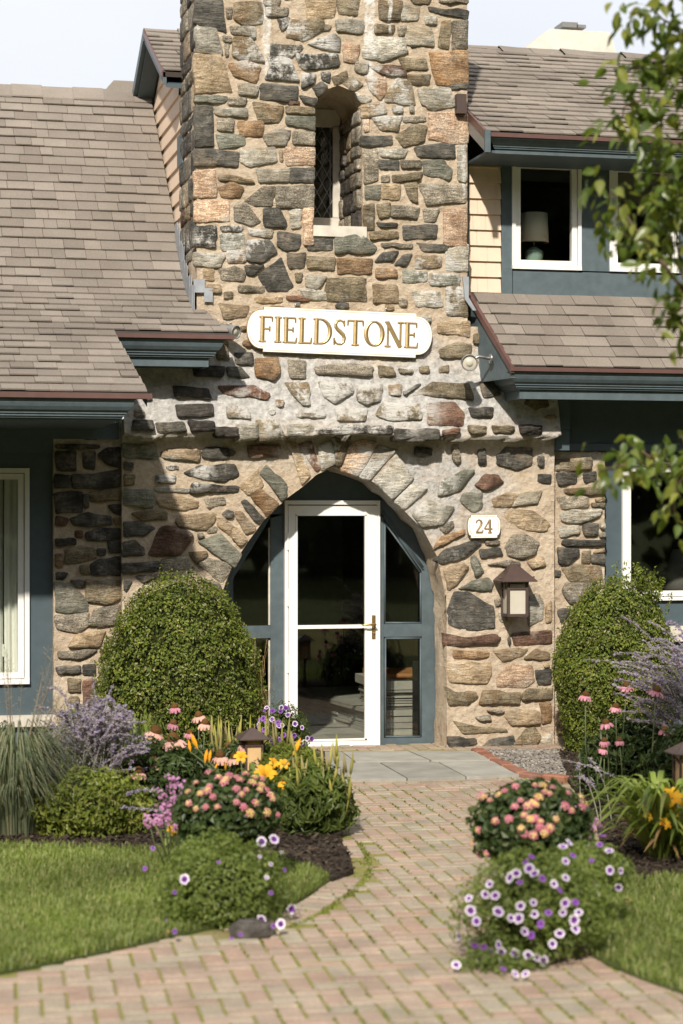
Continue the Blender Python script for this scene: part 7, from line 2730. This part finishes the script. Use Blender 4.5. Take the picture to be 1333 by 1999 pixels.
# speedwell bush with upright seed spikes
tv, cv = herb('speedwell_bush', 'bushy green speedwell with upright seed spikes at the edge of the brick path', 'bush', 612, 1575, 12.3, (0.235, 0.23, 0.235), M_HERB, 2700, 0.078, 0.28, 0.45, 0.34)
P, N = blob_points(AT(570, 1500, 12.7), (0.20, 0.2, 0.16), 1800, 0.5, 0.2, 4, -0.9)
leaf_cloud('foliage', P, N, RNG.uniform(0.03, 0.06, len(P)), M_LIME, tv, 'stuff', 0.25)
def spikes(parent, pts, d, h, m):
    for (x, y) in pts:
        p = AT(x, y, d + rn.uniform(-.15, .15))
        le = Vector((rn.uniform(-.03, .03), 0, 0))
        mb = MB()
        mb.tube([p - Vector((0, 0, h * 1.6)) - le * 2, p - Vector((0, 0, h)) - le], [0.003, 0.004], 4)
        mb.tube([p - Vector((0, 0, h)) - le, p - Vector((0, 0, h * .6)) - le * .5, p], [0.007, 0.010, 0.002], 6)
        for q in range(24):
            u = q / 24
            c = p - Vector((0, 0, h * (1 - u))) - le * (1 - u)
            a = q * 2.4
            dv = Vector((math.cos(a), math.sin(a), .5)) * 0.012 * (1 - .7 * u)
            mb.add([c, c + dv + Vector((0, 0, .006)), c + Vector((0, 0, .012))], [(0, 1, 2)])
        mb.build('seed_spike', m, parent)
spikes(tv, [(rn.uniform(560, 690), rn.uniform(1425, 1520)) for _ in range(34)], 12.3, 0.13, M_SPIKE)
spk = E('spiky_plant', AT(490, 1640, 13.6).to_tuple()[:2] + (0.02,), 'row of yellow green upright flower spikes behind the left path light', 'plant')
spikes(spk, [(rn.uniform(408, 568), 1395 + rn.uniform(0, 30)) for _ in range(40)], 13.7, 0.20, M_SPIKE)
P, N = blob_points(AT(490, 1480, 13.7), (0.27, 0.2, 0.16), 2200, 0.6, 0.2, 4, -0.9)
leaf_cloud('foliage', P, N, RNG.uniform(0.03, 0.06, len(P)), M_LIME, spk, 'stuff', 0.25)

# arching strap leaves, flowers of the daylilies
def strap(mb, b, an, L, H, wd, mi=0, tipdrop=0.35):
    d = Vector((math.cos(an), math.sin(an), 0))
    s = Vector((-math.sin(an), math.cos(an), 0))
    vs, fs = [], []
    n = 9
    for i in range(n + 1):
        u = i / n
        q = b + d * L * u + Vector((0, 0, H * (1 - (1 - min(1, u * 1.35)) ** 2) - tipdrop * H * max(0, u - .55) ** 1.5 * 3.2))
        w_ = wd * (1 - u ** 2.2) * (0.6 + 0.8 * min(1, u * 3)) / 2
        vs += [q - s * w_, q + Vector((0, 0, -0.25 * w_)), q + s * w_]
    for i in range(n):
        fs += [(i * 3, i * 3 + 1, i * 3 + 4, i * 3 + 3), (i * 3 + 1, i * 3 + 2, i * 3 + 5, i * 3 + 4)]
    mb.add(vs, fs, mi, True)
def lily_flower(p, nrm, size, parent, name='flower', closed=False):
    n_, u, v = basis(nrm)
    mb = MB()
    for k in range(6):
        a = k * PI / 3
        d = u * math.cos(a) + v * math.sin(a)
        s = u * -math.sin(a) + v * math.cos(a)
        wd = (0.22 if k % 2 == 0 else 0.17) * size
        if closed:
            pts = [(0.02, 0, .06), (0.10, .4, .5), (0.09, .75, .5), (0.01, 1.1, .1)]
        else:
            pts = [(0.03, -.3, .25), (0.12, .0, .6), (0.34, .16, 1.0), (0.52, .10, .7), (0.60, -.02, .1)]
        vs, fs = [], []
        for (r, h, w_) in pts:
            q = p + d * r * size + n_ * h * size
            vs += [q - s * wd * w_ * .9, q + n_ * 0.02 * size, q + s * wd * w_ * .9]
        for i in range(len(pts) - 1):
            fs += [(i * 3, i * 3 + 1, i * 3 + 4, i * 3 + 3), (i * 3 + 1, i * 3 + 2, i * 3 + 5, i * 3 + 4)]
        mb.add(vs, fs, 0, True)
    return mb.build(name, M_LILY, parent)
def daylily(label, base_px, d, flowers, n, L, H, dry=0.1):
    b = AT(base_px[0], base_px[1], d)
    b = Vector((b.x, b.y, 0.02))
    t = E('daylily', b, label, 'daylily')
    for i in range(n):
        mb = MB()
        an = rn.uniform(0, 2 * PI)
        dr = rn.random() < dry
        strap(mb, b + Vector((rn.uniform(-.1, .1), rn.uniform(-.1, .1), 0)), an, L * rn.uniform(.55, 1.15), H * rn.uniform(.5, 1.15) * (0.5 if dr else 1), 0.030 * rn.uniform(.7, 1.2), 0, 0.55 if dr else .35)
        mb.build('leaf', M_DRYLEAF if dr else M_STRAP, t)
    for (x, y, s, cl, dd) in flowers:
        p = AT(x, y, d + dd)
        mb = MB()
        m_ = b.lerp(p, .6) + Vector((rn.uniform(-.03, .03), 0, .06))
        mb.tube([b, m_, p], [.005, .0045, .004], 5)
        mb.build('flower_stem', M_STEM, t)
        lily_flower(p, (rn.uniform(-.5, .5), -0.5 if not cl else -.1, 1.0 if cl else .45), s, t, 'bud' if cl else 'flower', cl)
    return t
daylily('yellow daylilies in bloom behind the left lantana bush', (500, 1610), 12.4, [(518, 1512, .13, False, -.1), (562, 1534, .11, False, -.1), (572, 1474, .10, True, 0), (386, 1462, .10, True, .2), (372, 1468, .07, True, .2), (400, 1490, .08, True, .1), (408, 1488, .07, True, .1), (418, 1504, .05, True, .1), (440, 1504, .05, True, .1), (470, 1478, .08, False, .1), (534, 1490, .07, False, .1), (553, 1492, .07, False, .1)], 46, .42, .34, .16)
daylily('arching daylily clump with yellow flowers at the right lawn edge', (1300, 1672), 11.4, [(1313, 1557, .12, False, -.2), (1263, 1592, .07, False, -.3), (1298, 1608, .07, False, -.3), (1316, 1586, .06, False, -.2)], 170, .52, .42, .10)
daylily('low orange daylily beside the magenta phlox', (352, 1650), 11.6, [(336, 1620, .07, False, 0)], 12, .25, .22, .2)

# ornamental grasses
def grass_clump(name, label, px, py, d, n, H, spread, m, wd, wisps=0):
    b = AT(px, py, d)
    b = Vector((b.x, b.y, 0.02))
    t = E(name, b, label, 'ornamental grass')
    V, F = [], []
    for i in range(n):
        a = rn.uniform(0, 2 * PI)
        dr = Vector((math.cos(a), math.sin(a), 0))
        s = Vector((-math.sin(a), math.cos(a), 0))
        q0 = b + dr * rn.uniform(0, .14)
        h, sp = H * rn.uniform(.45, 1.1), spread * rn.uniform(.3, 1.2)
        w_ = wd * rn.uniform(.6, 1.3)
        k0 = len(V)
        for j in range(7):
            u = j / 6
            z = h * (math.sin(min(1, u * 1.25) * PI / 2) - max(0, u - .55) ** 1.6 * 1.6 * sp / spread)
            q = q0 + dr * sp * u ** 1.7 + Vector((0, 0, max(0.0, z)))
            ww = w_ * (1 - u ** 3) * .5
            V += [tuple(q - s * ww), tuple(q + s * ww)]
        for j in range(6):
            F.append((k0 + 2 * j, k0 + 2 * j + 1, k0 + 2 * j + 3, k0 + 2 * j + 2))
    np_mesh('blades', V, F, m, t, kind='stuff')
    for i in range(wisps):
        a = rn.uniform(0, 2 * PI)
        q0 = b
        tip = b + Vector((math.cos(a) * spread * .7, math.sin(a) * spread * .5, H * rn.uniform(1.15, 1.75)))
        mid = q0.lerp(tip, .6) + Vector((0, 0, H * .12))
        mb = MB()
        mb.tube([q0, mid, tip], [.0028, .0022, .001], 3)
        for k in range(26):
            u = .6 + .4 * k / 26
            c = mid.lerp(tip, (u - .6) / .4)
            dv = Vector((rn.gauss(0, .014), rn.gauss(0, .014), rn.uniform(.0, .03)))
            mb.add([c, c + dv, c + dv + Vector((.002, .002, .004))], [(0, 1, 2)])
        mb.build('seed_plume', M_SEED, t)
    return t
M_SEED = leaf_mat('seed_plume', [(0.28, 0.22, 0.16), (0.22, 0.18, 0.14), (0.18, 0.19, 0.12)], 0.2, 0.8, 0.1)
grass_clump('ornamental_grass', 'blue green ornamental grass spilling at the left edge of the bed', 30, 1640, 12.2, 900, .66, .42, M_GREYLEAF, .0085, 30)
grass_clump('ornamental_grass', 'thin bright green grass tuft between the sage and the left boxwood', 262, 1590, 13.4, 120, .62, .16, M_STRAP, .011)
grass_clump('ornamental_grass', 'dry straw coloured grass wisps in front of the left sidelight', 500, 1480, 15.6, 70, .95, .28, M_DRYLEAF, .004)
grass_clump('ornamental_grass', 'small green grass tuft at the foot of the blue bay', 150, 1520, 14.6, 160, .55, .2, M_STRAP, .008)

# path lights
def path_light(px, py, d, label):
    p = AT(px, py, d)
    t = E('path_light', (p.x, p.y, 0.0), label, 'path light', 'bronze path lights in the flower beds')
    s = 240 / 240.0
    z1 = p.z
    mb = MB()
    hw, ze = 0.098, z1 - 0.062
    mb.add([(p.x - hw, p.y - hw, ze), (p.x + hw, p.y - hw, ze), (p.x + hw, p.y + hw, ze), (p.x - hw, p.y + hw, ze), (p.x - .012, p.y - .012, z1), (p.x + .012, p.y - .012, z1), (p.x + .012, p.y + .012, z1), (p.x - .012, p.y + .012, z1),
            (p.x - hw, p.y - hw, ze - .006), (p.x + hw, p.y - hw, ze - .006), (p.x + hw, p.y + hw, ze - .006), (p.x - hw, p.y + hw, ze - .006)],
           [(0, 1, 5, 4), (1, 2, 6, 5), (2, 3, 7, 6), (3, 0, 4, 7), (4, 5, 6, 7), (11, 10, 9, 8), (0, 8, 9, 1), (1, 9, 10, 2), (2, 10, 11, 3), (3, 11, 8, 0)])
    mb.build('light_roof', M_BRONZE, t)
    zb = ze - 0.20
    q = 0.052
    mb = MB()
    for sx in (-1, 1):
        for sy in (-1, 1):
            mb.box(p.x + sx * q - .006, p.x + sx * q + .006, p.y + sy * q - .006, p.y + sy * q + .006, zb, ze - .006)
    mb.box(p.x - .058, p.x + .058, p.y - .058, p.y + .058, zb - .012, zb)
    for zz in (ze - .05,):
        for sg in (-1, 1):
            mb.box(p.x - q + .006, p.x + q - .006, p.y + sg * q - .004, p.y + sg * q + .004, zz, zz + .01)
            mb.box(p.x + sg * q - .004, p.x + sg * q + .004, p.y - q + .006, p.y + q - .006, zz, zz + .01)
    mb.build('light_frame', M_BRONZE, t)
    mb = MB()
    mb.box(p.x - .045, p.x + .045, p.y - .045, p.y + .045, zb + .001, ze - .012)
    mb.build('lens', M_AMBER, t)
    mb = MB()
    mb.tube([(p.x, p.y, 0.0), (p.x, p.y, zb - .012)], .018, 10)
    mb.build('post', M_BRONZE, t)
    for sx in (-1, 1):
        mb = MB()
        a = Vector((p.x + sx * .058, p.y - .045, ze - .06))
        mb.tube([a, a + Vector((sx * .012, 0, .03)), a + Vector((sx * .03, 0, .045))], .004, 5)
        mb.build('bracket', M_BRONZE, t)
path_light(493, 1421, 12.9, 'bronze path light with amber lens among the coneflowers left of the path')
path_light(1338, 1448, 12.0, 'bronze path light with amber lens cut by the right edge of the picture')

# ------------------------------------------------------------------ tree at the right
D0 = 8.8
tp = G(1500, 2035)
tree = E('pear_tree', (AT(1520, 1000, D0).x, AT(1520, 1000, D0).y, 0.0), 'leafy tree whose blurred branches hang into the right side of the view', 'tree')
tb = Vector((AT(1520, 1000, D0).x, AT(1520, 1000, D0).y, 0))
mb = MB()
mb.tube([tb, tb + Vector((.02, .02, .9)), tb + Vector((-.01, .03, 1.8)), tb + Vector((.03, 0, 2.8)), tb + Vector((.0, .02, 4.2)), tb + Vector((.05, 0, 5.2))], [.085, .075, .066, .055, .035, .012], 10)
mb.build('trunk', M_BARK, tree)
BR = [
 ([(1520, 260), (1420, 150), (1330, 60), (1270, 20), (1228, 25)], 0, 1.0),
 ([(1520, 380), (1420, 280), (1340, 215), (1270, 190), (1222, 205), (1205, 255)], .15, 1.0),
 ([(1520, 420), (1430, 340), (1350, 290), (1290, 275), (1245, 262)], -.1, 1.0),
 ([(1420, 150), (1360, 110), (1300, 120), (1240, 130), (1212, 150)], .1, 1.0),
 ([(1430, 60), (1380, 0), (1320, -40), (1270, -60)], .1, 1.0),
 ([(1520, 800), (1420, 690), (1350, 590), (1300, 520), (1255, 462), (1205, 405), (1168, 352)], -.05, .75),
 ([(1300, 520), (1262, 480), (1225, 462), (1196, 440)], .05, .7),
 ([(1350, 590), (1325, 500), (1318, 430), (1300, 350), (1275, 318)], .1, .9),
 ([(1355, 590), (1330, 560), (1315, 590), (1310, 640)], .0, .5),
 ([(1420, 560), (1370, 480), (1340, 400), (1310, 395), (1278, 400)], .1, .8),
 ([(1520, 1010), (1420, 930), (1350, 905), (1290, 905), (1230, 905), (1165, 918)], -.05, .85),
 ([(1350, 905), (1322, 945), (1315, 985), (1318, 1005)], .05, .8),
 ([(1420, 930), (1360, 880), (1325, 850)], .0, .5),
 ([(1290, 905), (1262, 885), (1235, 870)], .05, .7),
 ([(1420, 690), (1380, 650), (1345, 640)], .1, .5),
 ([(1520, 120), (1440, 60), (1390, 90), (1335, 160)], -.1, 1.0),
 ([(1440, 330), (1390, 400), (1345, 330)], .15, .9),
] + [([(1520, y), (1600, y - 90), (1680, y - 150 + 30 * (k % 3)), (1760, y - 160)], .25 * ((k % 3) - 1), 1.0) for k, y in enumerate((-120, 60, 250, 420, 600, 760, 900))] + [
 ([(1520, y), (1540, y - 120), (1500 + 40 * (k % 3), y - 230)], .35 * (1 if k % 2 else -1), 1.0) for k, y in enumerate((-300, -120, 60, 240, 420, 620))]
LM = []
for k in range(4):
    mb = MB()
    r = random.Random(k)
    n = 6
    vs, fs = [], []
    for i in range(n + 1):
        u = i / n
        w_ = 0.30 * math.sin(PI * min(1, u * 1.08)) ** .8 * (1 - .25 * u) + .004
        z = -0.35 * u * u * (0.5 + .5 * r.random()) + .05 * math.sin(u * 5 + k)
        vs += [(-w_, u, z + .16 * w_ / .3 + .02 * math.sin(u * 9 + k)), (0, u, z), (w_, u, z + .14 * w_ / .3)]
    for i in range(n):
        fs += [(i * 3, i * 3 + 1, i * 3 + 4, i * 3 + 3), (i * 3 + 1, i * 3 + 2, i * 3 + 5, i * 3 + 4)]
    mb.add(vs, fs, 0, True)
    mb.tube([(0, -.3, .03), (0, 0, 0)], [.012, .014], 4)
    LM.append(mb)
LME = [m.mesh('leaf', [M_TREELEAF], (0, 0, 0)) for m in LM]
leaves_ = []
for (pts, dz, dens) in BR:
    path = []
    P3 = [AT(x, y, D0 + dz + 0.12 * math.sin(i * 1.7 + x)) for i, (x, y) in enumerate(pts)]
    for a, b in zip(P3[:-1], P3[1:]):
        m = max(1, int((b - a).length / .03))
        path += [a.lerp(b, i / m) + Vector((rn.gauss(0, .003), rn.gauss(0, .003), rn.gauss(0, .003))) for i in range(m)]
    path.append(P3[-1])
    n = len(path)
    mb = MB()
    mb.tube(path, [.013 * (1 - i / n) * (1.0 if pts[0][0] > 1400 else .6) + .0022 for i in range(n)], 6)
    mb.build('branch', M_BARK, tree)
    for i, q in enumerate(path):
        if i < n * .12:
            continue
        k = 5.6 * dens if i > n * .25 else 1.2
        for _ in range(int(k) + (1 if rn.random() < k % 1 else 0)):
            off = Vector((rn.gauss(0, .048), rn.gauss(0, .065), rn.gauss(-.01, .045)))
            leaves_.append((q + off, off))
rn.shuffle(leaves_)
def vis_leaf(p):
    x, y, d = PX(p)
    return 1 if (1100 < x < 1345 and -10 < y < 1990) else 0
leaves_.sort(key=lambda a: -vis_leaf(a[0]))
V, F = [], []
from mathutils import Euler
for i, (p, off) in enumerate(leaves_):
    dv = off.normalized() if off.length > 0 else Vector((1, 0, 0))
    an = math.atan2(-dv.x, dv.y) + rn.gauss(0, .6)
    eu = Euler((rn.gauss(-.7, .45), rn.gauss(0, .55), an))
    s = rn.uniform(.055, .084)
    if i < 300:
        o = link('leaf', LME[i % 4], p, tree)
        o.rotation_euler = eu
        o.scale = (s, s, s)
    else:
        M = Matrix.Translation(p) @ eu.to_matrix().to_4x4() @ Matrix.Scale(s, 4)
        b0 = len(V)
        g = LM[i % 4]
        V += [tuple(M @ Vector(v)) for v in g.v[:21]]
        F += [tuple(b0 + k for k in f) for f in g.f[:12]]
np_mesh('foliage', V, F, M_TREELEAF, tree, kind='stuff', smooth=True)
print('tree leaves', len(leaves_))

# fallen leaves on lawn and bricks
for (x, y, lab) in ((326, 1822, 'brown fallen leaf at the lawn edge by the left petunia mound'), (503, 1740, 'small red fallen leaf on the curved brick border'), (742, 1696, 'dark red fallen leaf on the bricks in mid path'), (1232, 1760, 'brown fallen leaf on the right lawn')):
    p = G(x, y, 0.04)
    o = link('fallen_leaf', LME[0].copy(), p)
    o.data.materials.clear()
    o.data.materials.append(M_DRYLEAF)
    o.scale = (.055, .055, .055)
    o.rotation_euler = (.2, .1, x)
    tag(o, lab, 'leaf')

# ------------------------------------------------------------------ wood behind the photographer (mirrored in the window glass; raised high to cut skylight)
V, F = [], []
P = []
for k in range(46):
    a = -2.2 + 4.4 * k / 45 + rn.uniform(-.05, .05)
    r = rn.uniform(30, 42)
    cx, cy = CAM.x + math.sin(a) * r, CAM.y - math.cos(a) * r
    h = rn.uniform(15, 21)
    d = RNG.normal(0, 1, (1500, 3))
    d /= np.linalg.norm(d, axis=1)[:, None]
    P.append(np.array([cx, cy, h * .5]) + d * np.array([3.6, 3.6, h * .52]) * RNG.uniform(.6, 1.05, 1500)[:, None])
P = np.vstack(P)
N = RNG.normal(0, 1, P.shape)
o = leaf_cloud('wood', P, N, RNG.uniform(.8, 1.5, len(P)), M_FARWOOD, None, 'stuff', .8)
tag(o, 'belt of trees behind the photographer')
